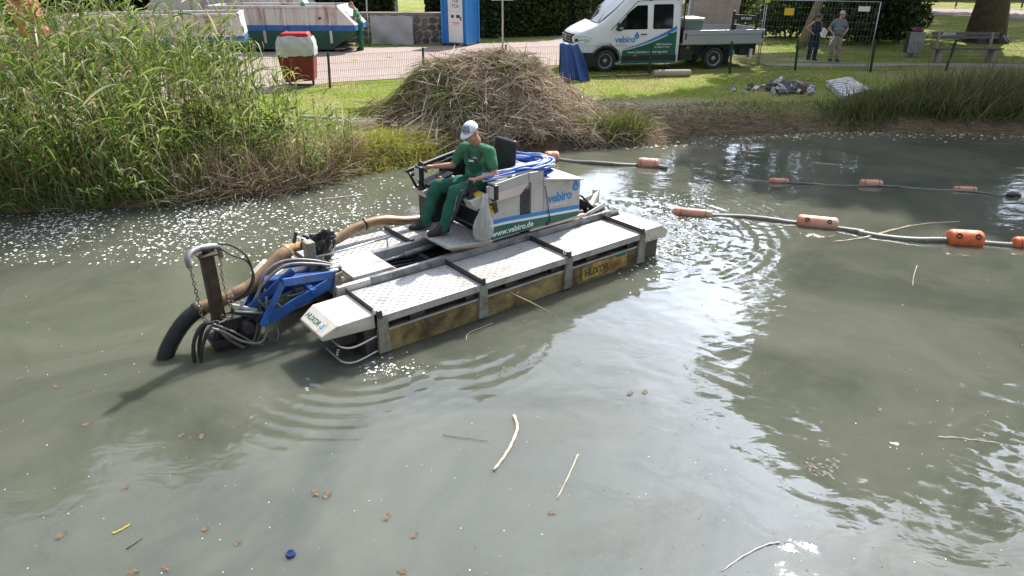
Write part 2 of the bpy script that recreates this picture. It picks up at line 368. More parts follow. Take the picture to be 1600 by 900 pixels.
# gravel yard and paths
def gravel(name, a, b2, sc=55):
    m = bpy.data.materials.new(name); m.use_nodes = True; t = m.node_tree; b = t.nodes['Principled BSDF']; b.inputs['Roughness'].default_value = .95
    tcn = t.nodes.new('ShaderNodeTexCoord'); vec = tcn.outputs['Object']
    v = t.nodes.new('ShaderNodeTexVoronoi'); v.inputs['Scale'].default_value = sc; t.links.new(vec, v.inputs[0])
    c = mixc(t, v.outputs['Color'], a, b2); n = noise(t, vec, .8, 5, .6); n4 = noise(t, vec, 6, 5, .6)
    c = mixc(t, ramp(t, n, [(.35, 0.0), (.65, .7)]), c, tuple(k * .72 for k in a))
    c = mixc(t, ramp(t, n4, [(.55, 0.0), (.72, .5)]), c, (.20, .15, .09))
    t.links.new(c, b.inputs['Base Color'])
    bn = t.nodes.new('ShaderNodeBump'); bn.inputs['Strength'].default_value = .5; bn.inputs['Distance'].default_value = .02; t.links.new(v.outputs['Distance'], bn.inputs['Height']); t.links.new(bn.outputs[0], b.inputs['Normal'])
    return m
MT['gravel'] = gravel('pink_gravel', (.40, .31, .27), (.30, .24, .21)); MT['gravel2'] = gravel('grey_gravel', (.34, .31, .27), (.26, .24, .21))
sheet('gravel_yard', [(-45, 15.5), (-11, 16.6), (-7.0, 18.6), (-5.2, 21.2), (-2, 22.6), (1.8, 25.0), (2.9, 27.2), (6.2, 33), (9.6, 45), (12, 62), (8.5, 62), (6.8, 45), (5.0, 38.8), (1.75, 33.6), (-2.6, 31.0), (-5.6, 30.0), (-20, 29.5), (-45, 30)], MT['gravel'], .012, 1.0)
sheet('lower_path', [(8.6, 24.7), (17, 24.35), (60, 21.5), (60, 22.6), (17, 25.25), (8.6, 25.5)], MT['gravel2'], .012, 1.0)
sheet('upper_path', [(22, 50), (31, 45.5), (60, 38), (60, 44), (30, 54), (24, 56)], MT['gravel'], .012, 2.0)
# water: real waves in the sheet, fine ripples in the material
BX, BY, BT = -1.33, 6.30, R(38.06)      # boat frame: origin and heading of the u axis (bow to stern)
def bw(u, v): return BX + u * math.cos(BT) - v * math.sin(BT), BY + u * math.sin(BT) + v * math.cos(BT)
def ring(X, Y, cx, cy, lam, amp, r0, r1, dec, ph=0, th0=None, sp=.8):
    d = np.hypot(X - cx, Y - cy); w = np.clip((d - r0) / .25, 0, 1) * np.clip((r1 - d) / .6, 0, 1) * np.exp(-(d - r0) / dec)
    if th0 is not None:
        a = np.arctan2(Y - cy, X - cx) - th0; a = (a + np.pi) % (2 * np.pi) - np.pi; w = w * np.exp(-(a / sp) ** 2)
    return amp * w * np.sin(2 * np.pi * d / lam + ph + .6 * vnoise(X * .8, Y * .8, 2))
def waterz(X, Y):
    z = .0022 * vnoise(X * .9, Y * 1.1, 5) + .0010 * vnoise(X * 2.2 + 3, Y * 2.0, 8)
    bx, by = bw(-.1, .2)
    z += ring(X, Y, bx, by, .17, .0085, .25, 2.2, .8, 0, -1.3, .8)
    bx, by = bw(.8, 0); z += ring(X, Y, bx, by, .20, .0075, .45, 1.9, .7, 1, -1.2, .75)
    mx_, my_ = bw(-1.3, 1.2); z += ring(X, Y, mx_, my_, .20, .004, .25, 2.2, .7, 0, 2.4, .8)
    z += ring(X, Y, mx_, my_, .15, .003, .1, 1.2, .5)
    sx, sy = bw(4.6, 1.1)
    z += ring(X, Y, sx, sy,   .19, .011, .5, 3.2, 1.1, 0, -.05, .55)
    z += ring(X, Y, sx, sy, .15, .009, .5, 3.4, 1.4, 2, .9, .7)
    z += ring(X, Y, sx, sy, .24, .006, .6, 3.6, 1.4, 2, -.9, .5)
    d = np.hypot((X - sx - .25), (Y - sy)); z += .020 * np.exp(-(d / 1.25) ** 2) * (vnoise(X * 5, Y * 5, 1) + vnoise(X * 9, Y * 8, 4) + .5 * vnoise(X * 17, Y * 19, 2))
    z += .0009 * np.clip(.35 + .5 * vnoise(X * .5, Y * .5, 12), 0, 1) * vnoise(X * 7 + Y * 2, Y * 9, 13)
    # choppy patch drifting right of the wake, and the sheltered far corner
    ch = np.exp(-(((X - 3.6) / 3.0) ** 2 + ((Y - 8.2) / 3.0) ** 2)) + 1.5 * np.exp(-(((X - 4.6) / 2.2) ** 2 + ((Y - 4.8) / 1.6) ** 2))
    z += .0030 * ch * vnoise(X * 3.3 + Y, Y * 3.6, 9)
    z += .0016 * ch * vnoise(X * 6.0, Y * 7.3 + X, 6)
    z += .0012 * np.clip((X - 5) / 3, 0, 1) * np.clip((Y - 9) / 2, 0, 1) * vnoise(X * 3, Y * 9, 2)
    return z
m = bpy.data.materials.new('pond_water'); m.use_nodes = True; t = m.node_tree; b = t.nodes['Principled BSDF']
tcn = t.nodes.new('ShaderNodeTexCoord'); vec = tcn.outputs['Object']
n1 = noise(t, vec, .45, 6, .62, 1.2); n2 = noise(t, vec, 3.0, 6, .7)
c = ramp(t, n1, [(.36, (.076, .083, .062)), (.5, (.102, .108, .080)), (.66, (.128, .131, .101))]); c = mixc(t, ramp(t, n2, [(.5, 0.0), (.75, .25)]), c, (.135, .14, .11))
t.links.new(c, b.inputs['Base Color'])
b.inputs['Subsurface Weight'].default_value = 1.0; b.inputs['Subsurface Radius'].default_value = (.9, 1.0, .7); b.inputs['Subsurface Scale'].default_value = 1.1
b.inputs['Roughness'].default_value = .015; b.inputs['IOR'].default_value = 1.62
mpn = t.nodes.new('ShaderNodeMapping'); mpn.inputs['Scale'].default_value = (1, 1.5, 1); mpn.inputs['Rotation'].default_value = (0, 0, .4); t.links.new(vec, mpn.inputs[0])
h = mth(t, 'ADD', mth(t, 'MULTIPLY', noise(t, mpn.outputs[0], 2.2, 3, .5, .6), .8), mth(t, 'MULTIPLY', noise(t, mpn.outputs[0], 11, 3, .6, .5), .10))
bn = t.nodes.new('ShaderNodeBump'); bn.inputs['Strength'].default_value = 1.0; bn.inputs['Distance'].default_value = .006
t.links.new(h, bn.inputs['Height']); t.links.new(bn.outputs[0], b.inputs['Normal'])
MT['water'] = m
wm = grid('water', axis([(-200, -40, 20), (-40, -10, 2), (-10, -4.5, .1), (-4.5, 7.5, .032), (7.5, 13, .08), (13, 40, 2), (40, 200, 20)]), axis([(-60, 2, 6), (2, 2.9, .2), (2.9, 10.6, .032), (10.6, 17.2, .07)]), waterz)
tag(link('water', wm, MT['water'], smooth=True), kind='structure')

# ---------------------------------------------------------------- blades (vectorised)
def blades(base, dirv, L, Wd, droop, seg=4, side=None, taper=.75, twist=.6):
    n = len(base); base = np.asarray(base, float); dirv = dirv / np.linalg.norm(dirv, axis=1, keepdims=True)
    if side is None:
        a = RNG.uniform(0, 2 * np.pi, n); rv = np.stack([np.cos(a), np.sin(a), RNG.uniform(-.4, .4, n)], 1)
        side = np.cross(dirv, rv); side /= np.linalg.norm(side, axis=1, keepdims=True) + 1e-9
    V = np.zeros((n, 2 * seg + 1, 3)); L = L[:, None]; droop = droop[:, None]
    for k in range(seg + 1):
        tt = k / seg; p = base + dirv * L * tt * (1 - .25 * droop * tt); p[:, 2] -= (droop * L * tt * tt * .75)[:, 0]
        if k == seg: V[:, 2 * seg] = p
        else:
            w = Wd * (min(1, .45 + 3 * tt) * (1 - tt) ** taper) if taper > 0 else Wd
            V[:, 2 * k] = p - side * (w[:, None] / 2); V[:, 2 * k + 1] = p + side * (w[:, None] / 2)
    F = [(2 * k, 2 * k + 1, 2 * k + 3, 2 * k + 2) for k in range(seg - 1)]
    o = (np.arange(n) * (2 * seg + 1))[:, None]
    T = []
    for a, b_, c_, d_ in F: T.append(o + np.array([a, b_, c_])); T.append(o + np.array([a, c_, d_]))
    T.append(o + np.array([2 * seg - 2, 2 * seg - 1, 2 * seg]))
    return V.reshape(-1, 3), np.concatenate(T)
def join_np(lst):
    Vs, Fs, o = [], [], 0
    for V, F in lst: Vs.append(V); Fs.append(F + o); o += len(V)
    return np.concatenate(Vs), np.concatenate(Fs)
def unit(az, el): return np.stack([np.cos(az) * np.cos(el), np.sin(az) * np.cos(el), np.sin(el)], 1)
U = RNG.uniform
MT['reedleaf'] = leafmat('reed_leaf', [(0, (.05, .10, .022)), (.25, (.13, .22, .04)), (.5, (.26, .38, .09)), (.75, (.34, .39, .18)), (.9, (.46, .42, .25)), (1, (.62, .58, .46))], .45, .42, .35)
MT['reedstem'] = leafmat('reed_stem', [(0, (.12, .14, .04)), (.4, (.26, .21, .09)), (.8, (.42, .31, .17)), (1, (.55, .44, .28))], .1)
MT['grass'] = leafmat('lawn_grass', [(0, (.12, .18, .018)), (.5, (.27, .36, .04)), (.85, (.44, .47, .09)), (1, (.58, .50, .22))], .45)
MT['sedge'] = leafmat('sedge_leaf', [(0, (.05, .08, .025)), (.5, (.14, .19, .06)), (.8, (.28, .26, .12)), (1, (.46, .36, .2))], .4)
MT['bankgrass'] = leafmat('bank_grass', [(0, (.10, .14, .02)), (.35, (.30, .36, .05)), (.7, (.52, .50, .11)), (.9, (.60, .46, .22)), (1, (.42, .28, .15))], .5)
MT['straw'] = leafmat('cut_reed', [(0, (.09, .055, .032)), (.3, (.26, .18, .115)), (.6, (.46, .35, .245)), (.85, (.60, .49, .37)), (1, (.72, .64, .53))], .25, .6, .3, (1, .92, .8))
MT['greenstraw'] = leafmat('green_cut_reed', [(0, (.06, .09, .025)), (.5, (.14, .19, .05)), (1, (.33, .33, .13))], .2)
MT['leafdark'] = leafmat('dark_leaf', [(0, (.018, .035, .010)), (.6, (.04, .065, .018)), (.92, (.08, .12, .03)), (1, (.14, .17, .05))], .25, .5, .3)
MT['leafmid'] = leafmat('mid_leaf', [(0, (.025, .05, .012)), (.5, (.055, .10, .02)), (.9, (.11, .17, .035)), (1, (.22, .25, .06))], .4, .5, .3)
MT['dead'] = leafmat('dead_litter', [(0, (.07, .05, .03)), (.5, (.25, .18, .11)), (.85, (.46, .36, .25)), (1, (.62, .52, .42))], .22, .5, .3, (1, .92, .8))

def reeds():
    out, stems, plume = [], [], []
    n = 1650
    x = U(-15, -3.1, n * 3); dep = U(0, 1, n * 3) ** 1.3 * 3.6; y = shore(x) + .05 + dep
    keep = (vnoise(x * 1.5, y * 1.5, 6) > -.55) & (dep < np.interp(x, [-15, -6, -4.2, -3.1], [4.6, 3.4, 1.6, .8])) & (U(0, 1, n * 3) < np.interp(x, [-15, -9, -4, -3.1], [.55, .9, .75, .5])); x, y, dep = x[keep][:n], y[keep][:n], dep[keep][:n]; n = len(x)
    H = np.interp(x, [-12, -7.4, -6, -4.8, -4.0, -3.1], [3.75, 3.4, 2.95, 2.4, 1.8, .9]) * U(.62, 1.08, n) * np.interp(dep, [0, .8, 3], [.72, 1, .95])
    az = U(0, 2 * np.pi, n); lean = U(0, .28, n) ** 1.0; az = np.where(dep < .6, U(-2.4, -.4, n), az); lean = np.where(dep < .6, U(.05, .6, n), lean)
    flop = U(0, 1, n) < np.where(dep < .8, .10, .03); lean = np.where(flop, U(.7, 1.25, n), lean)
    z = land(x, y); base = np.stack([x, y, z], 1); d = unit(az, np.pi / 2 - lean)
    dr = U(.02, .18, n); sideA = np.cross(d, np.array([0, 1.0, .1])); sideA /= np.linalg.norm(sideA, axis=1, keepdims=True)
    stems.append(blades(base, d, H, np.full(n, .013), dr, 4, sideA, .25))
    nl = 8
    for k in range(nl):
        tt = np.clip(.36 + .62 * (k + U(-.4, .4, n)) / nl, .1, .98); p = base + d * (H * tt * (1 - .25 * dr * tt))[:, None]; p[:, 2] -= dr * H * tt * tt * .75
        a = az + k * 2.5 + U(-.6, .6, n); wind = .45
        dd = unit(a, U(.6, 1.35, n)); dd[:, 0] += wind * U(.2, 1, n); ll = U(.34, .88, n) * np.clip(H / 2.2, .4, 1.15)
        out.append(blades(p, dd, ll, U(.018, .046, n), U(.35, 1.35, n), 5))
    # low thick undergrowth leaves
    m2 = 4200; x = U(-14, -3.2, m2); dep = U(-.15, 2.6, m2); y = shore(x) + dep; z = land(x, y) + U(0, .15, m2)
    out.append(blades(np.stack([x, y, z], 1), unit(U(0, 6.28, m2), U(.5, 1.5, m2)), U(.35, 1.1, m2), U(.012, .032, m2), U(.2, .9, m2), 4))
    q = 2600; x = U(-11, -5.2, q); y = shore(x) + U(.0, 1.0, q); out.append(blades(np.stack([x, y, land(x, y)], 1), unit(U(-3.3, .3, q), U(.7, 1.45, q)), U(.7, 1.6, q), U(.014, .030, q), U(.3, 1.0, q), 6))
    # plumes
    idx = np.where(U(0, 1, n) < .11)[0]; tips = base[idx] + d[idx] * (H[idx])[:, None]; tips[:, 2] -= dr[idx] * H[idx] * .7
    for k in range(22):
        q = len(idx); plume.append(blades(tips - d[idx] * U(0, .16, q)[:, None], unit(U(-1, 1, q), U(.1, 1.3, q)), U(.06, .15, q), U(.008, .016, q), U(.3, 1, q), 3))
    V, F = join_np(out); o = link('reed_leaves', np_mesh('reed_leaves', V, F), MT['reedleaf'])
    o.name = 'reed_bed'; tag(o, 'dense bed of tall green reeds along the left bank', 'reeds', kind='stuff')
    V, F = join_np(stems); tag(link('stems', np_mesh('stems', V, F), MT['reedstem'], o), kind='stuff')
    V, F = join_np(plume); tag(link('plumes', np_mesh('plumes', V, F), MT['straw'], o), kind='stuff')
    # dry broken stalks along the waterline
    q = 3000; x = np.where(U(0, 1, q) < .8, U(-5.6, -2.9, q), U(-13, -3, q)); y = shore(x) + U(-.10, .75, q); z = np.maximum(land(x, y), .0)
    V, F = blades(np.stack([x, y, z], 1), unit(U(-3.1, .2, q), U(.1, 1.7, q)), U(.2, 1.25, q), U(.006, .014, q), U(0, .5, q), 3, None, .4)
    tag(link('dry_stalks', np_mesh('dry_stalks', V, F), MT['straw'], o), kind='stuff')
    # weeds with small leaves low on the left
    q = 9000; cx = U(-11, -4.2, q); cy = shore(cx) + U(.25, 1.9, q); hh = U(0, 1, q) ** .7 * np.interp(cx, [-11, -8, -6, -4.2], [1.7, 1.25, .95, .7]); 
    V, F = blades(np.stack([cx, cy, land(cx, cy) + hh], 1), unit(U(0, 6.28, q), U(-.5, .9, q)), U(.05, .12, q), U(.03, .055, q), U(.1, .5, q), 2, None, .5)
    tag(link('weeds', np_mesh('weeds', V, F), MT['leafmid'], o), kind='stuff')
reeds()
def clump(name, pts, n, Lr, Wr, m, label, cat, el=(.5, 1.5), droop=(.2, .9), kind='stuff', spread=.25, seg=4, group=None, azr=(0, 6.283)):
    c = np.array(pts)[RNG.integers(0, len(pts), n)]; x = c[:, 0] + RNG.normal(0, spread, n); y = c[:, 1] + RNG.normal(0, spread * .7, n)
    s = c[:, 2] if c.shape[1] > 2 else np.ones(n)
    y = np.maximum(y, shore(x) - .12); z = np.maximum(land(x, y), -.03)
    V, F = blades(np.stack([x, y, z], 1), unit(U(*azr, n), U(*el, n)), U(*Lr, n) * s, U(*Wr, n), U(*droop, n), seg)
    return tag(link(name, np_mesh(name, V, F), m), label, cat, group, kind)
def lawn(n, x0, x1, y0, y1, L, name, label, m=None, dens=None):
    x = U(x0, x1, n); y = U(y0, y1, n); d = y - shore(x); yard = (y > np.interp(x, [-11, -7, -5.2, -2, 1.8, 2.9, 6.2], [16.6, 18.6, 21.2, 22.6, 25, 27.2, 33])) & (x < 6)
    path = (y > 24.5) & (y < 25.4) & (x > 8.5)
    k = (d > .25) & ~yard & ~path & (U(0, 1, n) > 1.1 - ((x - 3.6) / 2.6) ** 2 - ((y - 17.2) / 1.7) ** 2) & (vnoise(x * .8, y * .8, 4) + U(-.8, .8, n) > -.75 + np.clip(1.2 - d, 0, 1))
    x, y = x[k], y[k]; n = len(x)
    V, F = blades(np.stack([x, y, land(x, y) - .01], 1), unit(U(0, 6.28, n), U(.6, 1.5, n)), U(L * .5, L * 1.3, n), U(.007, .016, n), U(.2, .9, n), 2)
    return tag(link(name, np_mesh(name, V, F), m or MT['grass']), label, 'grass', kind='stuff')
lawn(120000, -7.5, 13, 13, 24.6, .12, 'lawn', 'short sunlit lawn grass between the bank and the mesh fence')
lawn(60000, 2, 26, 23, 42, .14, 'park_grass', 'shaded park grass beyond the fence and round the bench')
# bank between reeds and heap
pp = [(x, shore(x) + d, s) for x, d, s in [(-3.1, .35, .9), (-2.8, .3, 1), (-2.5, .45, 1), (-2.2, .3, 1), (-1.9, .4, 1), (-1.6, .3, 1.), (-1.3, .35, .9), (-1.0, .3, .7), (-2.7, .8, .8), (-2.1, .9, .8), (-1.5, .8, .8), (-3.2, .9, .9), (-.6, .3, .5), (-3.4, .5, .9)]]
clump('bank_grass', pp, 9000, (.25, .62), (.007, .016), MT['bankgrass'], 'long yellow-green grass hanging over the bank behind the boat operator', 'grass', spread=.26, el=(.1, 1.5), droop=(.3, 1.2))
clump('undercut_roots', [(x, shore(x) + .12, 1) for x in np.arange(-3.0, -1.0, .2)], 3000, (.15, .4), (.006, .014), MT['dead'], 'brown dead roots and stems under the overhanging bank', 'roots', el=(-1.2, .4), droop=(.2, .9), spread=.14)
tuf = [(1.6, 15.55), (1.95, 15.7), (2.35, 15.75), (2.75, 15.8), (2.15, 15.5), (2.6, 15.6), (1.2, 15.5, )]
clump('rush_tuft', tuf, 2600, (.35, .85), (.008, .016), MT['sedge'], 'grey-green rush tuft on the bank right of the cut reed heap', 'rushes', spread=.17, el=(.7, 1.5), droop=(.1, .6))
sd = [(x, shore(x) + d, s) for x, d, s in [(9.0, .9, .8), (9.6, .8, .9), (10.2, .9, 1.0), (10.8, .8, 1.05), (11.4, .9, 1.15), (12, .8, 1.1), (12.6, .9, 1.1), (13.2, .7, 1.1), (13.8, .9, 1.1), (14.5, .8, 1), (15.5, .8, 1), (16.5, .9, 1), (10.4, 1.5, 1.0), (11.2, 1.6, 1.1), (12.1, 1.6, 1.1), (13, 1.6, 1.1), (14, 1.7, 1.1), (15, 1.8, 1.1), (16, 1.8, 1.1), (8.6, .6, .6), (8.2, .5, .5)]]
clump('sedge_bed', sd, 17000, (.6, 1.35), (.010, .022), MT['sedge'], 'dark bed of tall sedges along the right bank', 'sedges', spread=.36, el=(.75, 1.52), droop=(.1, .7))
sd2 = [(x, shore(x) + d, s) for x, d, s in [(10.6, 1.1, 1), (11.6, 1.1, 1), (12.4, 1.2, 1), (13.3, 1.2, 1), (14.4, 1.2, 1), (11.9, 1.7, 1.1), (13.6, 1.7, 1.1)]]
clump('dry_sedge', sd2, 4200, (.7, 1.45), (.008, .018), MT['dead'], 'brown dry blades among the sedges on the right bank', 'dry sedge', spread=.4, el=(.9, 1.5), droop=(.1, .5))
clump('bank_weeds', [(x, shore(x) + d, 1) for x in np.arange(3.6, 9.2, .35) for d in (.35, .8, 1.3)], 5000, (.10, .34), (.006, .014), MT['sedge'], 'thin weeds on the worn bank below the debris', 'weeds', spread=.3, droop=(.3, 1.1))
clump('scattered_straw', [(x, 16.1 + dy, 1) for x in np.arange(1.4, 6.2, .4) for dy in (0, .5, 1.1)], 3500, (.08, .4), (.006, .014), MT['straw'], 'cut straw scattered on the worn ground right of the heap', 'straw', spread=.4, el=(-.05, .25), droop=(0, .3), seg=3)
clump('shore_litter', [(x, shore(x) + d, 1) for x in np.arange(-1.2, 17, .3) for d in (-.02, .15, .35)], 9000, (.1, .45), (.006, .014), MT['dead'], 'dead reed stems washed up along the waterline', 'dead stems', spread=.2, el=(-.1, .35), droop=(0, .4), seg=3)
# ---------------------------------------------------------------- heap of cut reeds
def heap():
    cx, cy = -.45, 16.3; rt = empty('cut_reed_heap', (cx, cy, .45), 0, 'big heap of cut dry reeds lying on the lawn behind the operator', 'reed heap')
    def hz(x, y):
        dx = x - cx; dy = y - cy
        a = np.exp(-((dx / 1.65) ** 2 + (dy / 1.25) ** 2) ** 1.5) * .88 + np.exp(-(((dx - .75) / 1.1) ** 2 + ((dy - .25) / 1.1) ** 2)) * .36 + np.exp(-(((dx + 1.4) / .9) ** 2 + ((dy + .1) / .9) ** 2)) * .50 + np.exp(-(((dx - .75) / 1.1) ** 2 + ((dy + 1.5) / .8) ** 2)) * .30
        return a + .12 * vnoise(x * 2.2, y * 2.2, 2) * np.clip(a * 3, 0, 1)
    xs = np.arange(cx - 3.2, cx + 3.4, .1); ys = np.arange(cy - 2.6, cy + 2.8, .1)
    me = grid('heap_core', xs - cx, ys - cy, lambda X, Y: hz(X + cx, Y + cy) - .11 + land(X + cx, Y + cy) - .45)
    tag(link('packed_core', me, mat('packed_reed', (.09, .065, .04), .95, 0, .4, 9, 1.0, 40), rt, True))
    def strew(n, name, m, x, y, L, W_, lift=(0, .12), el=(-.2, .45), droop=(0, .5), seg=3, az=None):
        z = hz(x, y); e = .05
        gx = (hz(x + e, y) - z) / e; gy = (hz(x, y + e) - z) / e
        a = U(0, 6.283, n) if az is None else az
        dx, dy = np.cos(a), np.sin(a); dz = gx * dx + gy * dy; d = np.stack([dx, dy, dz], 1); d /= np.linalg.norm(d, axis=1, keepdims=True)
        nn = np.stack([-gx, -gy, np.ones(n)], 1); nn /= np.linalg.norm(nn, axis=1, keepdims=True); el_ = U(*el, n)[:, None]
        d2 = d * np.cos(el_) + nn * np.sin(el_)
        p = np.stack([x - cx, y - cy, z + land(x, y) - .45], 1) + nn * U(*lift, n)[:, None] - d * (L * .4)[:, None]
        V, F = blades(p, d2, L, W_, U(*droop, n), seg, None, .25)
        tag(link(name, np_mesh(name, V, F), m, rt), kind='stuff')
    n = 26000; r = np.abs(RNG.normal(0, 1, n)) ** .9; a = U(0, 6.283, n); x = cx + r * np.cos(a) * 1.42 + .2; y = cy - .25 + r * np.sin(a) * 1.05
    k = (y > shore(x) + .15) & ~((x < cx - .2) & (y < 15.0)); x, y = x[k], y[k]; n = len(x)
    strew(n, 'reed_stalks', MT['straw'], x, y, U(.14, .85, n) * U(.6, 1, n), U(.007, .022, n), (0, .15), (-.3, .6), (0, .7))
    n = 9000; x = cx + RNG.normal(.8, 1.1, n); y = cy + RNG.normal(-1.0, .75, n); k = y > shore(x); x, y = x[k], y[k]; n = len(x)
    bund = dict(greenstraw=[], bleach=[], straw=[]); bleach = leafmat('bleached_reed', [(0, (.34, .26, .18)), (.5, (.56, .47, .36)), (1, (.72, .64, .54))], .22, .5, .3, (1, .92, .8)); strew(n, 'bleached_stalks', bleach, x, y, U(.2, .8, n), U(.008, .022, n), (.02, .15), (-.3, .7))
    n = 9000; x = cx + RNG.normal(.1, 1.0, n); y = cy + RNG.normal(-.15, .7, n); k = vnoise(x * 1.6, y * 1.6, 7) > .1; x, y = x[k], y[k]; n = len(x)
    strew(n, 'dark_stalks', leafmat('dark_cut_reed', [(0, (.05, .03, .018)), (.6, (.12, .08, .05)), (1, (.24, .17, .10))], .1), x, y, U(.12, .6, n), U(.006, .02, n), (.01, .13), (-.3, .6))
    for (gx_, gy_, s_, az_, q) in ((-1.6, -.3, .45, -2.85, 600), (-.75, -.95, .28, -2.3, 600), (-.35, -1.15, .22, .9, 500), (-2.2, -.1, .35, 3.05, 600), (.55, -.5, .3, .5, 350)):
        x = cx + gx_ + RNG.normal(0, s_, q); y = cy + gy_ + RNG.normal(0, s_ * .5, q)
        strew(q, 'green_stalks', MT['greenstraw'], x, y, U(.4, 1.1, q), U(.008, .017, q), (.03, .13), (-.05, .3), (0, .3), 3, az_ + RNG.normal(0, .22, q))
    # tossed armfuls: stalks lying side by side
    for k in range(95):
        r_ = abs(RNG.normal(0, 1)); a_ = U(0, 6.283); bx_, by_ = cx + .2 + r_ * math.cos(a_) * 1.35, cy - .35 + r_ * math.sin(a_) * .95; q = int(U(45, 120)); az_ = U(0, 6.283)
        if by_ < shore(bx_) + .3: continue
        x = bx_ + RNG.normal(0, .13, q); y = by_ + RNG.normal(0, .13, q); g_ = 'greenstraw' if k % 9 == 0 else ('bleach' if k % 2 else 'straw')
        bund[g_].append((x, y, np.full(q, az_) + RNG.normal(0, .25, q), U(.3, .95) * U(.7, 1.1, q)))
    for g_, m_ in (('greenstraw', MT['greenstraw']), ('bleach', bleach), ('straw', MT['straw'])):
        x, y, az_, L_ = [np.concatenate([b[i] for b in bund[g_]]) for i in range(4)]; strew(len(x), 'armful_stalks', m_, x, y, L_, U(.008, .022, len(x)), (.04, .17), (-.05, .3), (0, .7), 4, az_)
    # single long stalks sticking out of the top
    q = 90; x = cx + RNG.normal(0, 1.0, q); y = cy + RNG.normal(.0, .6, q)
    strew(q, 'upright_stalks', MT['straw'], x, y, U(.5, 1.1, q), U(.014, .028, q), (.0, .1), (.4, 1.2), (0, .9), 5)
heap()
clump('standing_dead_reeds', [(-2.35, 18.2, 1)], 60, (.7, 1.35), (.014, .03), MT['straw'], 'few dead reed stalks standing upright left of the heap', 'reeds', el=(1.1, 1.5), droop=(0, .5), spread=.14)
clump('nettle_tuft', [(1.0, 17.6, 1), (1.3, 17.9, 1)], 400, (.2, .5), (.01, .02), MT['bankgrass'], 'small grass tuft behind the right end of the reed heap', 'grass tuft', spread=.2)

# ---------------------------------------------------------------- trees, hedges, wall
def leafcloud(c, rad, n, size, flat=1.0):
    "leaf quads in an ellipsoid, denser near its skin"
    u = RNG.normal(0, 1, (n, 3)); u /= np.linalg.norm(u, axis=1, keepdims=True); r = U(.35, 1.0, n) ** .6
    P = np.array(c) + u * r[:, None] * np.array(rad)
    a = RNG.normal(0, 1, (n, 3)); a /= np.linalg.norm(a, axis=1, keepdims=True); b_ = np.cross(a, RNG.normal(0, 1, (n, 3))); b_ /= np.linalg.norm(b_, axis=1, keepdims=True)
    s = (size * U(.6, 1.4, n))[:, None]
    V = np.stack([P - a * s, P + b_ * s * .45, P + a * s, P - b_ * s * .45], 1).reshape(-1, 3); o = (np.arange(n) * 4)[:, None]
    return V, o + np.array([[0, 1, 2, 3]])
def tree(x, y, h, cr, cb, tr, nl, label, leaf='leafmid', bark='bark', lean=(0, 0), size=.16, group='trees', seed=1, name='tree', skirt=None):
    rs = np.random.default_rng(seed); z0 = float(land(x, y)) - .1
    rt = empty(name, (x, y, z0), 0, label, 'tree', group)
    mb = MB(); top = Vector((lean[0] * h * .6, lean[1] * h * .6, h * .78)); pts = []
    for k in range(9):
        t_ = k / 8; pts.append(Vector((top.x * t_ + .12 * math.sin(k * 1.9 + seed) * t_ * tr * 4, top.y * t_ + .1 * math.cos(k * 2.3 + seed) * t_ * tr * 4, top.z * t_)))
    mb.tube(pts, [tr * (1.35 if k == 0 else 1) * (1 - .82 * k / 8) for k in range(9)], 12)
    if tr > .4:
        for k in range(6):
            a = k * 1.05 + seed; mb.tube([Vector((math.cos(a) * tr * 1.6, math.sin(a) * tr * 1.6, -.05)), Vector((math.cos(a) * tr * 1.05, math.sin(a) * tr * 1.05, .28)), Vector((math.cos(a) * tr * .75, math.sin(a) * tr * .75, 1.0))], [tr * .35, tr * .33, tr * .2], 7)
    clusters = []
    nb = 15
    for k in range(nb):
        t_ = (cb / h / .78) + (1 - cb / h / .78) * (k + .5) / nb * .95; i = min(7, int(t_ * 8)); p = pts[i].lerp(pts[i + 1], t_ * 8 - i)
        a = k * 2.4 + seed; hh = (p.z - cb) / max(.1, h - cb); rr = cr * math.sin(math.pi * min(.97, .25 + .7 * hh)) ** .7 * rs.uniform(.6, 1.0)
        e = p + Vector((math.cos(a) * rr, math.sin(a) * rr, rr * .28 + .3)); mid = p.lerp(e, .5) + Vector((0, 0, .12 * rr))
        mb.tube([p, mid, e], [tr * .3 * (1 - hh * .6), tr * .17 * (1 - hh * .5), tr * .04], 6)
        for f_ in (.45, .75, 1.0):
            q = p.lerp(e, f_) + Vector(rs.normal(0, .3 * cr / 4, 3)); clusters.append((q, cr * rs.uniform(.20, .36)))
    clusters.append((Vector((top.x, top.y, h - cr * .3)), cr * .4)); clusters.append((Vector((top.x, top.y, h - cr * .7)), cr * .5))
    if skirt:
        for s_ in skirt: clusters.append((Vector(s_[:3]), s_[3]))
    mb.build('trunk', MT[bark], rt)
    tot = sum(c[1] ** 2 for c in clusters); L = []
    for q, r in clusters: L.append(leafcloud(q, (r, r, r * .72), max(20, int(nl * r * r / tot)), size))
    V, F = join_np(L); link('crown', np_mesh('crown', V, F), MT[leaf], rt)
    return rt
tree(20.6, 32.4, 24.5, 8.2, 7.0, .62, 46000, 'huge old tree with thick bare trunk beside the park bench', 'leafmid', 'bark', (-.02, .0), .34, 'park trees', 3, 'old_tree')
tree(11.7, 30.0, 20, 4.6, 11.0, .17, 22000, 'slim pale-barked tree leaning right behind the two onlookers', 'leafmid', 'palebark', (.30, -.02), .24, 'park trees', 5, 'slim_tree')
tree(17.2, 33.5, 14, 4.2, 4.0, .13, 16000, 'thin dark tree between the litter bin and the old tree', 'leafdark', 'bark', (-.05, .0), .15, 'park trees', 6, 'thin_tree')
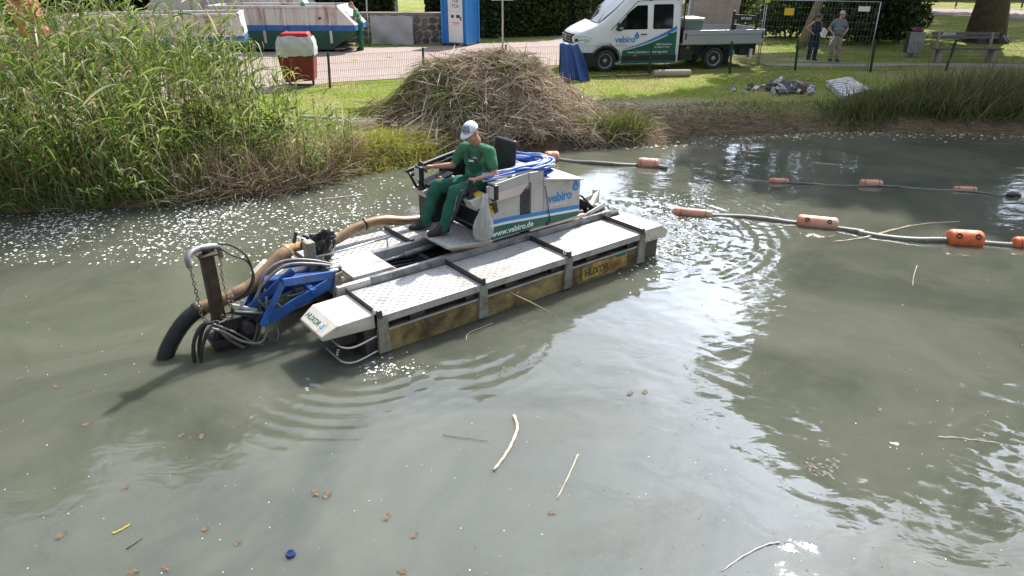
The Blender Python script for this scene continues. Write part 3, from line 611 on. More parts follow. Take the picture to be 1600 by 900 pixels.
for i, (x, y, h, cr, cb, tr, lb) in enumerate([(-27, 33, 25, 7.5, 5, .4, 'tall tree far left above the orange barrel'), (-20, 37, 26, 7.5, 5, .45, 'tall tree behind the rear skips'), (-14, 41, 24, 6.5, 5, .4, 'tall tree behind the white and blue skip'), (-9.0, 43, 17, 4.5, 4, .3, 'mid-size tree behind the worker and stone wall'), (-34, 27, 24, 8, 4, .4, 'tall tree outside the left end of the reed bed')]):
    tree(x, y, h, cr, cb, tr, 20000, lb, 'leafmid', 'bark', (0, 0), .34, 'trees behind the gravel yard', 20 + i, 'yard_tree')
for i, (x, y, h, cr, cb, tr, lb) in enumerate([(-2.2, 47, 9, 3.5, 2, .2, 'tree behind the long dark hedge, above the blue toilet'), (13.5, 58, 19, 5, 2, .22, 'distant tree seen above the truck cab'), (20, 60, 20, 5.5, 2, .25, 'distant tree above the flatbed'), (27.5, 62, 21, 6, 2, .25, 'distant tree left of the upper path'), (32, 50, 20, 7, 3, .35, 'large tree at the right edge beyond the old tree'), (25.5, 27.0, 17, 6, 5, .3, 'tree at the right end of the mesh fence past the bench')]):
    tree(x, y, h, cr, cb, tr, 11000, lb, 'leafdark', 'bark', (0, 0), .34, 'far park trees', 40 + i, 'park_tree')
def bush(x, y, rx, ry, h, n, label, m='leafdark', size=.09, z=None, name='bush', group=None, lumps=9):
    z0 = float(land(x, y)); rt = empty(name, (x, y, z0), 0, label, 'bush', group); rs = np.random.default_rng(int(abs(x * 13 + y * 7)))
    L = []; mb = MB()
    for k in range(lumps):
        a = k * 2.4; rr = math.sqrt((k + .5) / lumps) * .75; q = Vector((math.cos(a) * rr * rx, math.sin(a) * rr * ry, h * rs.uniform(.32, .72)))
        r = .42 * max(rx, ry) if lumps < 12 else .34 * max(rx, ry)
        L.append(leafcloud(q, (min(r, rx * .6), min(r, ry * .7), q.z * .95), n // lumps, size)); mb.tube([(q.x * .25, q.y * .25, -.05), (q.x * .6, q.y * .6, q.z * .5), tuple(q)], [.035, .025, .01], 5)
    V, F = join_np(L); mb.build('stem', MT['bark'], rt); link('crown', np_mesh('crown', V, F), MT[m], rt); return rt
bush(15.0, 32.0, 2.3, 1.3, 2.6, 9000, 'broad dark bush behind the white notice plate', size=.11)
bush(17.9, 35.5, 1.8, 1.3, 2.3, 5000, 'dark bush between the litter bin and the old tree', size=.11)
bush(12.8, 34.5, 2.1, 1.0, 2.6, 6000, 'green bush right behind the onlookers', 'leafmid', .11)
bush(10.4, 36.5, 1.6, 1.0, 2.4, 5000, 'sunlit bush left of the slim tree behind the lamp post', 'leafmid', .11)
bush(24.5, 52, 3.0, 1.4, 2.4, 5000, 'far bush on the lawn left of the upper path', 'leafmid', .14)
for i, (x, y, h, cr) in enumerate([(-22, -26, 16, 7), (-11, -29, 17, 7), (0, -27, 15, 7), (11, -30, 17, 7), (22, -26, 16, 7), (32, -16, 15, 6.5), (-32, -12, 15, 6.5), (-34, 4, 15, 6.5), (36, 2, 15, 6.5)]):  # unseen trees added behind the viewer to cut ambient light and darken reflections
    tree(x, y, h, cr, 2.5, .3, 5000, ['first added unseen tree behind the viewer at the left', 'second added unseen tree behind the viewer from the left', 'middle added unseen tree straight behind the viewer', 'fourth added unseen tree behind the viewer from the left', 'fifth added unseen tree behind the viewer from the left', 'added unseen tree far out to the right behind the viewer', 'added unseen tree far out to the left behind the viewer', 'added unseen tree outside the left end of the pond', 'added unseen tree outside the right end of the pond'][i], 'leafmid', 'bark', (0, 0), .45, 'unseen trees added behind the viewer to dim the light', 60 + i, 'unseen_tree')
def hedge(name, pts, w, h, n, label, m='leafdark', size=.10):
    rt = empty(name, (*pts[0], float(land(*pts[0]))), 0, label, 'hedge'); P = np.array(pts); seg = np.diff(P, axis=0); ln = np.hypot(seg[:, 0], seg[:, 1]); cum = np.r_[0, np.cumsum(ln)]
    s = U(0, cum[-1], n); x = np.interp(s, cum, P[:, 0]); y = np.interp(s, cum, P[:, 1]); i = np.clip(np.searchsorted(cum, s) - 1, 0, len(seg) - 1); nx, ny = -seg[i, 1] / ln[i], seg[i, 0] / ln[i]
    tt = U(0, 1, n); front = U(0, 1, n) < .6; off = np.where(front, -w / 2 + np.abs(RNG.normal(0, .1, n)), U(-w / 2, w / 2, n)) + .16 * vnoise(s * 1.2, tt * 3, 1); zz = np.where(front, U(.02, 1, n) * h, h * (1 - np.abs(RNG.normal(0, .05, n)))) + .1 * vnoise(s * 2, off, 3)
    c = np.stack([x + nx * off - pts[0][0], y + ny * off - pts[0][1], np.maximum(zz, .05)], 1); V, F = leafcloud((0, 0, 0), (0, 0, 0), n, size); V = V + np.repeat(c, 4, axis=0)
    link('leaves', np_mesh('leaves', V, F), MT[m], rt)
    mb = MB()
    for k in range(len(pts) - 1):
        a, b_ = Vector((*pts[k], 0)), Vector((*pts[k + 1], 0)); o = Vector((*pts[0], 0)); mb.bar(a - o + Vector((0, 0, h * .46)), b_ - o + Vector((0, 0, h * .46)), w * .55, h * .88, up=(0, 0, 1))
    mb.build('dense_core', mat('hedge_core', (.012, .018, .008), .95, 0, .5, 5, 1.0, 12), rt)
    return rt
hedge('hedge', [(-1.6, 34.6), (2.4, 35.9), (6.1, 42.5), (8.2, 52)], 1.5, 3.1, 42000, 'tall dark green hedge behind the white sign and the truck cab')
hedge('hedge', [(-8.5, 34.2), (-5.2, 34.0)], 1.4, 2.7, 9000, 'dark hedge left part behind the stone wall and the worker')
hedge('hedge', [(-3.9, 34.0), (-2.0, 34.2)], 1.4, 2.9, 7000, 'dark hedge behind the stone wall next to the blue toilet')
hedge('hedge', [(10, 66), (60, 58)], 2, 3.0, 12000, 'long dark hedge at the far end of the park', size=.2)
hedge('hedge', [(-45, 44), (-9, 47)], 3, 5.0, 26000, 'long dark hedge far behind the skips', size=.2)
# stone wall: each stone its own piece
def stonewall():
    x0, y0, x1, y1 = -9.4, 31.9, -2.4, 31.5; L = math.hypot(x1 - x0, y1 - y0); rt = empty('stone_wall', (x0, y0, float(land(x0, y0))), math.atan2(y1 - y0, x1 - x0), 'low dark rubble stone wall behind the grey sheet and worker', 'wall')
    MB().bb(0, L, 0, .35, -.2, 1.12).build('mortar', MT['mortar'], rt)
    MB().bb(-.05, L + .05, -.07, .42, 1.12, 1.24).build('coping', mat('coping_stone', (.22, .19, .165), .85, 0, .2, 4, .4), rt, .02)
    rs = random.Random(4); variants = []
    for k in range(8):
        mb = MB(); n = 6 + k % 3; poly = [((.5 + rs.uniform(-.1, .06)) * math.cos(6.283 * i / n + k), (.5 + rs.uniform(-.1, .06)) * math.sin(6.283 * i / n + k)) for i in range(n)]
        vs = [(p[0], 0, p[1]) for p in poly] + [(p[0] * .8, -.05, p[1] * .8) for p in poly]; mb.add(vs, [(i, (i + 1) % n, n + (i + 1) % n, n + i) for i in range(n)] + [tuple(range(n, 2 * n))])
        mv = mat('stone_tone', [(.10, .09, .085), (.14, .12, .11), (.17, .14, .12), (.08, .075, .075)][k % 4], .85, 0, .35, 4, .5) if k < 4 else variants[k - 4].materials[0]; variants.append(mb.mesh('stone', mv))
    rows = [.14, .40, .66, .93]; hts = [.27, .26, .27, .27]
    for r, zc in enumerate(rows):
        x = rs.uniform(0, .15)
        while x < L - .2:
            w = rs.uniform(.2, .40); o = bpy.data.objects.new('stone', rs.choice(variants)); COL.objects.link(o); o.parent = rt
            o.location = (x + w / 2, -.001, zc + rs.uniform(-.025, .025)); o.scale = (w * .98, 1, hts[r] * rs.uniform(.92, 1.1)); x += w
stonewall()
# ================================================================ the work boat (u = bow to stern, v = away from the camera, z up)
boat = empty('dredging_boat', (BX, BY, 0), BT, 'aluminium twin-pontoon dredging boat with blue bow arm in the middle of the pond', 'work boat')
def pontoon(v0, v1, near):
    s = 1
    mb = MB(); mb.bb(-.02, 4.0, v0 + .03, v1 - .02, -.45, .262); mb.build('pontoon_hull', MT['hull'], boat, .012)
    mb = MB(); mb.bb(.0, 3.95, v0 + .10, v1 - .08, .262, .425); mb.build('hull_gap', MT['rubber'], boat)
    mb = MB(); mb.bb(.05, 3.85, v0 + .012, v0 + .035, .255, .275); mb.build('rubbing_strip', MT['zinc'], boat)
    for u in (.46, 1.17, 1.72, 2.42, 3.0, 3.74):
        MB().bb(u - .09, u + .09, v0 + .05, v0 + .12, .272, .372).build('deck_bracket', MT['darksteel'], boat)
    # tread plates with a folded lip and raised lozenges
    for a, b_ in ((.03, 1.255), (1.315, 2.54), (2.60, 3.84)):
        mb = MB(); mb.bb(a, b_, v0, v1 - .01, .435, .447); mb.bb(a, b_, v0 - .006, v0 + .002, .362, .4465)
        pl = mb.build('deck_plate', MT['plate'], boat, .003)
        lz = MB(); k = 0
        for i in range(int((b_ - a) / .052)):
            for j in range(int((v1 - v0) / .052)):
                d = .026 if (i + j) % 2 else -.026; cu, cv = a + .03 + i * .052, v0 + .03 + j * .052; w = .0085
                px, py = (.0165, .0165 if (i + j) % 2 else -.0165); nx, ny = -py / .0233 * w, px / .0233 * w
                lz.add([(cu - px, cv - py, .4475), (cu + nx, cv + ny, .4475), (cu + px, cv + py, .4475), (cu - nx, cv - ny, .4475), (cu, cv, .4535)], [(0, 1, 4), (1, 2, 4), (2, 3, 4), (3, 0, 4)])
            if near:
                for zz in (.385, .42):
                    cu = a + .03 + i * .052; lz.add([(cu - .014, v0 - .0065, zz - .01), (cu + .004, v0 - .0065, zz - .004), (cu + .014, v0 - .0065, zz + .01), (cu - .004, v0 - .0065, zz + .004), (cu, v0 - .0095, zz)], [(0, 1, 4), (1, 2, 4), (2, 3, 4), (3, 0, 4)])
        tag(lz.build('tread_lozenges', MT['tread'], pl), kind='stuff')
    for i, u in enumerate((0, 1.285, 2.57, 3.87)):
        mb = MB(); mb.bb(u - .028, u + .028, v0 - .012, v1, .449, .456); mb.bb(u - .028, u - .022, v0 - .012, v1, .456, .51); mb.bb(u - .028, u + .02, v0 - .02, v0 - .012, .43, .515)
        bmx = mb.build('cross_beam', MT['darksteel'], boat, .002)
        if i in (0, 2):
            r = MB(); r.tube([(u - .034 , v0 + .045 + .022 * math.cos(q * .5236), .49 + .022 * math.sin(q * .5236)) for q in range(12)], .009, 6, closed=True); r.build('ring', MT['decalwhite'], bmx)
        mb = MB(); uu = u + (.03 if i == 0 else 0); vs = []
        for (z, wd) in ((.45, .050), (.02, .068)):
            for du in (-wd, wd):
                for dv in (-.014, .028): vs.append((uu + du, v0 + dv + (.012 if z < .1 else 0), z))
        mb.add(vs, [(0, 1, 3, 2), (4, 6, 7, 5), (0, 4, 5, 1), (2, 3, 7, 6), (0, 2, 6, 4), (1, 5, 7, 3)]); mb.build('side_strap', MT['hullalu'], boat, .004)
    # bow cap and stern cap
    mb = MB(); vs = []
    for v in (v0 + .05, v1 - .06):
        for p in ((-.03, .46), (-.43, .455), (-.60, .36), (-.585, .31), (-.03, .30)):
            e = .05 if p[0] < -.5 else 0; vs.append((p[0], v + (e if v < v0 + .1 else -e), p[1]))
    mb.add(vs, [(0, 1, 2, 3, 4), (9, 8, 7, 6, 5), (0, 5, 6, 1), (1, 6, 7, 2), (2, 7, 8, 3), (3, 8, 9, 4), (4, 9, 5, 0)]); bc = mb.build('bow_cap', MT['cream'], boat, .012)
    mb = MB(); mb.bb(-.16, -.03, v0 + .06, v1 - .08, -.3, .305); mb.bb(-.42, -.16, v0 + .22, v1 - .24, .12, .305); mb.build('bow_shade_block', MT['darksteel'], boat, .01)  # dark block standing in for the shade under the bow cap
    mb = MB()
    for zz in (.20, .03): mb.tube(spline([(-.03, v0 + .02, zz + .03), (-.30, v0 + .0, zz), (-.42, v0 + .04, zz + .02), (-.44, v0 + .2, zz + .03), (-.44, v0 + .4, zz + .03)], 5), .011, 6)
    mb.build('guard_loop', MT['zinc'], boat)
    mb = MB(); mb.prism([(3.92, .46), (4.28, .46), (4.42, .36), (4.40, .27), (3.92, .27)], 1, v0 + .03, v1 - .04); mb.build('stern_cap', MT['cream'], boat, .012)
    mb = MB(); mb.bb(3.96, 4.28, v0 + .08, v1 - .1, -.3, .27); mb.bb(4.28, 4.36, v0 + .2, v0 + .34, -.1, .25); mb.build('stern_bulkhead', MT['darksteel'], boat, .01)
    return bc
bc = pontoon(0, .72, True); pontoon(1.52, 2.2, False)
# registration marks
n_ = Vector((-.095, 0, .17)).normalized()
MB().add([(-.45, .08, .4485), (-.592, .13, .3685), (-.592, .56, .3685), (-.45, .61, .4485)], [(0, 1, 2, 3)])
fr = axes((-.545, .60, .388), (0, -1, 0), (.17, 0, .095)); 
pl = MB(); pl.add([(-.003, -.012, .002), (.475, -.012, .002), (.475, .072, .002), (-.003, .072, .002)], [(0, 1, 2, 3)]); 
for i in range(len(pl.v)): pl.v[i] = tuple(fr @ Vector(pl.v[i]))
pl.build('registration_plate', MT['decalwhite'], bc)
text('registration_letters', 'HUXOR', .085, fr @ Matrix.Translation((.01, .0, .003)), MT['decalgreen'], bc, .001, .002, sx=1.0)
text('registration_number', '-5', .085, fr @ Matrix.Translation((.33, .0, .003)), MT['decalblue'], bc, .001, .002)
MT['ochre'] = mat('ochre_sign', (.50, .33, .07), .55, 0, .25, 6, .1, dirt=(.13, .10, .05), dscale=7, damt=.75)
MT['ochredark'] = mat('sign_lettering', (.10, .06, .03), .6, 0, .2, 6, .1)
sg = MB(); sg.bb(2.82, 3.62, .018, .026, .045, .235); sg = sg.build('number_sign', MT['ochre'], boat)
text('sign_letters', 'HUXOR', .135, axes((2.86, .0165, .085), (1, 0, 0), (0, 0, 1)), MT['ochredark'], sg, .001, .003, sx=.88)
text('sign_digits', '-5645', .135, axes((3.25, .0165, .085), (1, 0, 0), (0, 0, 1)), mat('sign_digit_paint', (.30, .07, .02), .6, 0, .2, 6, .1), sg, .001, .003, sx=.88)
MB().bb(3.42, 3.60, .0145, .0175, .205, .25).build('teal_patch', mat('teal_patch', (.02, .14, .16), .6, 0, .3, 9, .1), sg)
# centre channel between the pontoons
mb = MB()
mb.bb(-.1, 3.9, .735, .80, .36, .52); mb.bb(.0, 3.9, 1.44, 1.505, .36, .50); mb.build('side_channel', MT['alu'], boat, .004)
mb = MB(); mb.bb(.3, 4.0, .724, .732, .40, .535); mb.bb(.3, 4.0, .732, .775, .522, .535); mb.build('channel_trim', MT['steel'], boat)
mb = MB(); mb.bb(.0, 3.9, .80, 1.44, .10, .14)
for u in (.70, 1.25, 2.0, 3.6): mb.bb(u - .03, u + .03, .80, 1.44, .14, .40)
mb.build('inner_frame', MT['darksteel'], boat)
mb = MB(); mb.prism([(.13, .545), (.62, .545), (.68, .50), (.68, .47), (.13, .44)], 1, .84, 1.46); mb.build('front_hatch', MT['plate'], boat, .008)
mb = MB()
for v in (.93, 1.33): mb.tube([(.55, v, .40), (1.1, v, .42)], .022, 8); mb.tube([(1.05, v, .42), (1.7, v, .45)], .038, 8)
mb.build('hydraulic_ram', MT['steel'], boat)
mb = MB()
for k in range(9):
    v = .88 + k * .06; mb.tube(spline([(.3, v, .36), (.8, v + .03 * math.sin(k), .33 + .03 * (k % 3)), (1.3, v - .03, .35), (1.9, v, .40)], 5), .011, 6)
mb.build('hose_bundle', MT['rubber'], boat)
mb = MB(); mb.tube([(-.22, 1.52, .60), (.4, 1.53, .59), (1.0, 1.56, .60)], .014, 8); mb.tube([(.1, 1.53, .6), (.1, 1.53, .44)], .010, 6); mb.tube([(.95, 1.55, .6), (.95, 1.55, .44)], .010, 6); mb.build('deck_rail', MT['zinc'], boat)
# foot platform
mb = MB(); mb.prism([(1.27, .66), (1.93, .60), (1.93, .575), (1.27, .635)], 1, .70, 1.68); fp = mb.build('foot_platform', MT['plate'], boat, .003)
lz = MB()
for i in range(11):
    for j in range(17):
        cu, cv = 1.30 + i * .056, .73 + j * .056; zt = .6604 - (cu - 1.27) * .0909; s_ = 1 if (i + j) % 2 else -1; dz = .017 * .0909
        lz.add([(cu - .017, cv - .017 * s_, zt + dz), (cu - .005, cv + .005 * s_, zt), (cu + .017, cv + .017 * s_, zt - dz), (cu + .005, cv - .005 * s_, zt), (cu, cv, zt + .004)], [(0, 1, 4), (1, 2, 4), (2, 3, 4), (3, 0, 4)])
tag(lz.build('tread_lozenges', MT['tread'], fp), kind='stuff')
mb = MB(); vs = [(1.29, .71, .634), (1.95, .71, .574), (1.95, .74, .50), (1.50, .86, .47), (1.29, 1.67, .634), (1.95, 1.67, .574), (1.95, 1.60, .46), (1.50, 1.46, .46)]
mb.add(vs, [(0, 1, 2, 3), (4, 7, 6, 5), (0, 3, 7, 4), (3, 2, 6, 7)]); mb.build('platform_bracket', MT['beige'], boat)
# cabin / engine housing
def panel(name, pts, v0, v1, m, bevel=.003, parent=boat, label=None): return MB().prism(pts, 1, v0, v1).build(name, m, parent, bevel, label)
panel('cockpit_side', [(1.905, .555), (2.40, .565), (2.40, 1.09), (2.54, 1.17), (2.54, 1.325), (1.905, 1.26)], .75, .775, MT['cabin'])
panel('grille_surround', [(2.40, .565), (2.575, .568), (2.575, 1.19), (2.40, 1.09)], .765, .79, MT['steel'])
mb = MB()
for k in range(14): mb.bb(2.415, 2.56, .757, .768, .76 + k * .026, .775 + k * .026)
mb.build('ventilation_grille', MT['rubber'], boat)
panel('column_panel', [(2.578, .568), (2.775, .575), (2.775, 1.31), (2.545, 1.325), (2.545, 1.195), (2.578, 1.19)], .745, .775, MT['cabin'])
mb = MB(); mb.add([(1.91, .748, 1.06), (2.40, .748, 1.085), (2.54, .748, 1.20), (1.925, .748, 1.15), (1.91, .69, 1.07), (2.38, .70, 1.095)], [(0, 1, 5, 4), (4, 5, 2, 3), (1, 2, 5), (0, 4, 3)]); mb.build('flared_panel', MT['beige'], boat)
panel('rear_housing', [(2.785, .575), (3.42, .60), (3.42, 1.07), (2.785, 1.185)], .75, 1.50, MT['cabin'], .006)
mb = MB(); mb.prism([(2.775, 1.19), (3.45, 1.072), (3.45, 1.095), (2.775, 1.215)], 1, .725, 1.53); mb.build('rear_lid', MT['cabintop'], boat, .004)
mb = MB(); mb.bb(3.425, 3.44, .80, 1.0, .93, 1.02); mb.tube([(3.43, .80, 1.0), (3.46, .80, .98)], .012, 6); mb.build('lid_catch', MT['black'], boat)
mb = MB(); mb.prism([(2.55, .555), (3.50, .555), (3.50, .60), (2.55, .57)], 1, .72, .76); mb.build('skirting_rail', MT['beige'], boat, .003)
panel('far_side', [(1.95, .6), (2.775, .6), (2.775, 1.33), (1.95, 1.36)], 1.86, 1.885, MT['black'])
mb = MB(); mb.bb(2.775, 2.80, .775, 1.88, .6, 1.30); mb.bb(2.44, 2.46, .775, 1.86, .6, 1.05); mb.bb(2.46, 2.775, .775, 1.86, .85, .87); mb.build('bulkhead', MT['black'], boat)
mb = MB(); mb.bb(1.98, 2.0, .80, 1.72, .58, 1.02); mb.bb(1.98, 2.45, .80, 1.70, .99, 1.01); mb.bb(1.975, 1.985, .82, 1.0, .62, .9); mb.build('seat_box', MT['black'], boat)
mb = MB(); mb.bb(1.96, 1.978, .82, 1.68, .64, .655); mb.bb(1.96, 1.978, .82, 1.68, .86, .875); mb.build('seat_box_rail', MT['steel'], boat)
for u in (2.15, 2.33): MB().bb(u - .0015, u + .0015, .7485, .751, .565, .80).build('panel_seam', MT['rubber'], boat)
# livery: curved stripes and writing on the near side
def strip(name, top, bot, m, v, parent=boat):
    n = 16; us = [1.908 + (3.405 - 1.908) * i / n for i in range(n + 1)]; mb = MB(); vs = [(u, v, top(u)) for u in us] + [(u, v, bot(u)) for u in us] + [(u, v + .002, top(u)) for u in us] + [(u, v + .002, bot(u)) for u in us]; q = n + 1
    mb.add(vs, [(i, i + 1, q + i + 1, q + i) for i in range(n)] + [(2 * q + i, 3 * q + i, 3 * q + i + 1, 2 * q + i + 1) for i in range(n)] + [(i, 2 * q + i, 2 * q + i + 1, i + 1) for i in range(n)]); return mb.build(name, m, parent)
cv = lambda u: .845 - .075 * math.sin(max(0, (3.2 - u)) * 1.15) * .55 - .02 * max(0, u - 3.2) - .08 * max(0, (u - 2.4)) ** 2 * .9 + .03 * (u - 2.2)
cv = lambda u: .835 - .02 * (u - 1.9) - .05 * max(0, u - 2.2) - .01
vd_ = .7415
strip('blue_stripe', lambda u: cv(u), lambda u: cv(u) - .05, MT['decalblue'], vd_)
strip('white_stripe', lambda u: cv(u) - .05, lambda u: cv(u) - .082, MT['decalwhite'], vd_)
strip('green_band', lambda u: cv(u) - .082, lambda u: .578 + .012 * (u - 1.9), MT['decalgreen'], vd_)
text('web_address', 'www.vebiro.de', .105, axes((1.955, .7395, .612), (1, 0, .01), (0, 0, 1)), MT['decalwhite'], boat, .001, .0025, sx=1.02)
text('company_lettering', 'vebiro', .175, axes((2.86, .747, .865), (1, 0, -.02), (0, 0, 1)), MT['decalblue'], boat, .001, .004, sx=.92)
text('small_lettering', 'gewaesserservice', .04, axes((2.90, .747, .815), (1, 0, -.02), (0, 0, 1)), MT['decalwhite'], boat, .001, .001)
def drop(M, s, m, parent, name='water_drop_mark'):
    mb = MB(); n = 20; P = []
    for k in range(n):
        a = 2 * math.pi * k / n; r = .5; P.append((r * math.sin(a) * (1 - .0), (-r * math.cos(a)) if math.cos(a) > -.2 else (-r * math.cos(a)) + .55 * (-(math.cos(a)) - .2) ** 1.2))
    P = [(x * (1 - max(0, y) * .55), y) for x, y in P]; Q = [(x * .35 + .06, y * .3 - .1) for x, y in P]
    vs = [M @ Vector((x * s, y * s, 0)) for x, y in P] + [M @ Vector((x * s, y * s, 0)) for x, y in Q]
    mb.add(vs, [(i, (i + 1) % n, n + (i + 1) % n, n + i) for i in range(n)]); return mb.build(name, m, parent)
drop(axes((3.335, .747, 1.0), (1, 0, 0), (0, 0, 1)), .11, MT['decalblue'], boat)
yl = MB().bb(1.93, 2.01, .746, .7495, .915, 1.055).build('warning_label', MT['yellow'], boat)
mb = MB()
for x in (1.951, 1.988): mb.lathe((x, .7455, 1.03), [(.016, 0), (.016, .002)], 10, (0, 1, 0))
mb.bb(1.945, 1.995, .7445, .746, .95, .955); mb.bb(1.945, 1.995, .7445, .746, .975, .985); mb.build('label_print', MT['black'], yl)
mb = MB()
for (u, z) in ((1.94, .60), (2.15, .87), (2.38, .60), (2.38, .87), (2.80, .60), (2.80, 1.1), (3.38, .63), (2.75, .62), (2.28, .78)): mb.lathe((u, .7495, z), [(.008, -.003), (.008, 0)], 8, (0, 1, 0))
mb.build('panel_screws', MT['darksteel'], boat)
mb = MB(); mb.tube([(2.90, .735, .60), (2.80, .735, 1.10)], .0055, 5); mb.tube([(2.88, .735, .62), (2.84, .735, .58)], .014, 6); mb.build('retaining_rod', MT['darksteel'], boat)
# lamps on stalks
for (u, v, yaw) in ((1.93, .70, 0), (1.47, 1.62, 0)):
    lm = MB(); lm.box((u + .03, v, 1.20 if v < 1 else 1.30), (.07, .13, .19)); lm = lm.build('headlamp', MT['black'], boat, .018)
    zz = 1.20 if v < 1 else 1.30
    MB().box((u - .008, v, zz), (.012, .10, .15)).build('lamp_lens', MT['lens'], lm, .006)
    mb = MB(); mb.bar((u + .03, v, zz - .09), (u + .10, v + (.05 if v < 1 else -.02), zz - .28), .03, .05); mb.build('lamp_bracket', MT['black'], lm)
# armrest consoles
mb = MB(); mb.prism([(1.70, 1.10), (1.93, 1.16), (1.93, 1.01), (1.76, .98)], 1, .80, .98); nc = mb.build('near_console', MT['alu'], boat, .004)
mb = MB(); mb.add([(1.80, .83, 1.128), (1.92, .83, 1.1595), (1.92, .96, 1.1595), (1.80, .96, 1.128)], [(0, 1, 2, 3)]); mb.build('console_label', MT['yellow'], nc)
mb = MB(); mb.lathe((1.77, .90, 1.10), [(.055, 0), (.05, .03), (.03, .06), (.02, .10), (.022, .13), (.034, .17), (.036, .22), (.02, .245)], 12); mb.build('joystick', MT['black'], nc)
mb = MB(); mb.bb(1.98, 2.36, .79, .86, 1.25, 1.285); mb.build('armrest', MT['alu'], boat, .01)
mb = MB(); mb.prism([(1.50, 1.08), (1.98, 1.20), (1.98, 1.05), (1.56, .98)], 1, 1.56, 1.82); fc = mb.build('far_console', MT['alu'], boat, .004)
mb = MB(); mb.prism([(1.60, 1.118), (1.98, 1.213), (1.98, 1.235), (1.60, 1.14)], 1, 1.58, 1.80); mb.lathe((1.70, 1.64, 1.14), [(.035, 0), (.035, .02)], 12); mb.lathe((1.83, 1.72, 1.18), [(.03, 0), (.03, .03)], 12); mb.build('control_panel', MT['black'], fc)
MB().lathe((1.78, 1.60, 1.16), [(.012, 0), (.012, .02), (.03, .025), (.032, .05), (.02, .06)], 12).build('red_knob', MT['red'], fc)
mb = MB(); mb.lathe((1.55, 1.66, 1.08), [(.06, 0), (.055, .04), (.03, .08), (.022, .14), (.03, .20), (.038, .26), (.038, .33), (.02, .36)], 12); mb.build('joystick', MT['black'], fc)
mb = MB(); mb.bar((1.42, 1.80, 1.30), (2.40, 1.90, 1.43), .04, .03); mb.bar((1.45, 1.72, 1.27), (2.30, 1.80, 1.40), .03, .03); mb.tube([(1.5, 1.70, 1.1), (1.42, 1.74, 1.30)], .018, 6); mb.build('far_rail', MT['black'], boat)
mb = MB(); mb.bar((1.44, 1.77, 1.335), (2.38, 1.86, 1.462), .02, .012); mb.build('rail_edge', MT['zinc'], boat)
mb = MB(); mb.bb(1.6, 2.4, 1.62, 1.84, .62, 1.0); mb.build('far_locker', MT['darksteel'], boat)
# seat
st = MB(); st.bb(2.02, 2.46, .98, 1.42, 1.01, 1.09); st = st.build('seat', MT['black'], boat, .03)
mb = MB(); vs = []
for (u, z) in ((2.42, 1.06), (2.50, 1.67)):
    for du in (0, .075):
        for v in ((.97, 1.43) if z < 1.5 else (1.0, 1.40)): vs.append((u + du, v, z))
mb.add(vs, [(0, 1, 3, 2), (4, 6, 7, 5), (0, 4, 5, 1), (2, 3, 7, 6), (0, 2, 6, 4), (1, 5, 7, 3)]); mb.build('seat_back', MT['black'], boat, .035)
# stern gear
mb = MB()
for k in range(8): 
    v = .85 + k * .08; mb.tube(spline([(3.42, v, .72 - .04 * (k % 3)), (3.55, v + .03, .80 - .06 * (k % 2)), (3.70, v, .66), (3.85, v - .05, .52), (4.0, v, .40)], 5), .016, 6)
mb.build('stern_hoses', MT['rubber'], boat)
mb = MB(); mb.bar((3.85, 1.0, .48), (4.25, 1.25, .62), .05, .09, (0, 0, 1)); mb.bar((3.95, .95, .30), (3.95, .95, .58), .05); mb.bar((4.22, 1.25, .25), (4.22, 1.25, .68), .05, .1); mb.bar((3.9, 1.4, .45), (4.3, 1.4, .52), .04, .08, (0, 0, 1)); mb.build('stern_bracket', MT['alu'], boat, .004)
mb = MB(); mb.bar((3.18, .74, .46), (3.95, .80, .62), .012, .06, (0, 0, 1)); mb.build('stern_lever', MT['alu'], boat, .003)
mb = MB(); mb.lathe((4.10, 1.12, .40), [(.13, -.12), (.14, 0), (.11, .10), (.05, .14)], 12, (1, 0, 0)); mb.lathe((4.25, .95, .34), [(.05, -.1), (.07, 0), (.05, .12)], 10, (1, 0, .2)); mb.bb(3.92, 4.1, .85, 1.45, .2, .34); mb.build('drive_unit', MT['rust'], boat, .004)
mb = MB(); mb.lathe((4.34, 1.12, .05), [(.02, -.2), (.03, .3)], 8); mb.bb(4.30, 4.38, 1.0, 1.24, -.4, -.05); mb.build('drive_leg', MT['darksteel'], boat)
# ---- bow arm
mb = MB()
for v in (.90, 1.40):
    mb.bar((.02, v, .56), (-.86, v + .10 * (1 if v < 1 else -1), .24), .035, .11, (0, 0, 1))
    mb.bar((-.04, v, .61), (-.62, v, .67), .03, .085, (0, 0, 1)); mb.bar((-.62, v, .66), (-.90, v, .26), .03, .06, (0, 0, 1))
mb.bar((-.30, .9, .47), (-.30, 1.4, .47), .06, .06); mb.bar((-.84, .98, .25), (-.84, 1.32, .25), .09, .09); arm = mb.build('bow_arm', MT['blue'], boat, .004)
mb = MB(); mb.bar((-.10, 1.15, .50), (-.75, 1.15, .62), .16, .09, (0, 0, 1)); mb.bar((-.45, 1.02, .72), (-.98, 1.05, .40), .05, .07); mb.bar((-.5, 1.28, .42), (-.95, 1.22, .22), .06, .10); mb.build('arm_link', MT['darkblue'], arm, .004)
mb = MB(); mb.tube([(.05, 1.15, .47), (-.42, 1.15, .44)], .038, 10); mb.tube([(-.40, 1.15, .44), (-.84, 1.15, .36)], .02, 8); mb.build('arm_ram', MT['steel'], arm)
mb = MB()
for v in (.86, 1.44): mb.prism([(-.12, .30), (.16, .30), (.14, .50), (.02, .64), (-.06, .62)], 1, v - .012, v + .012)
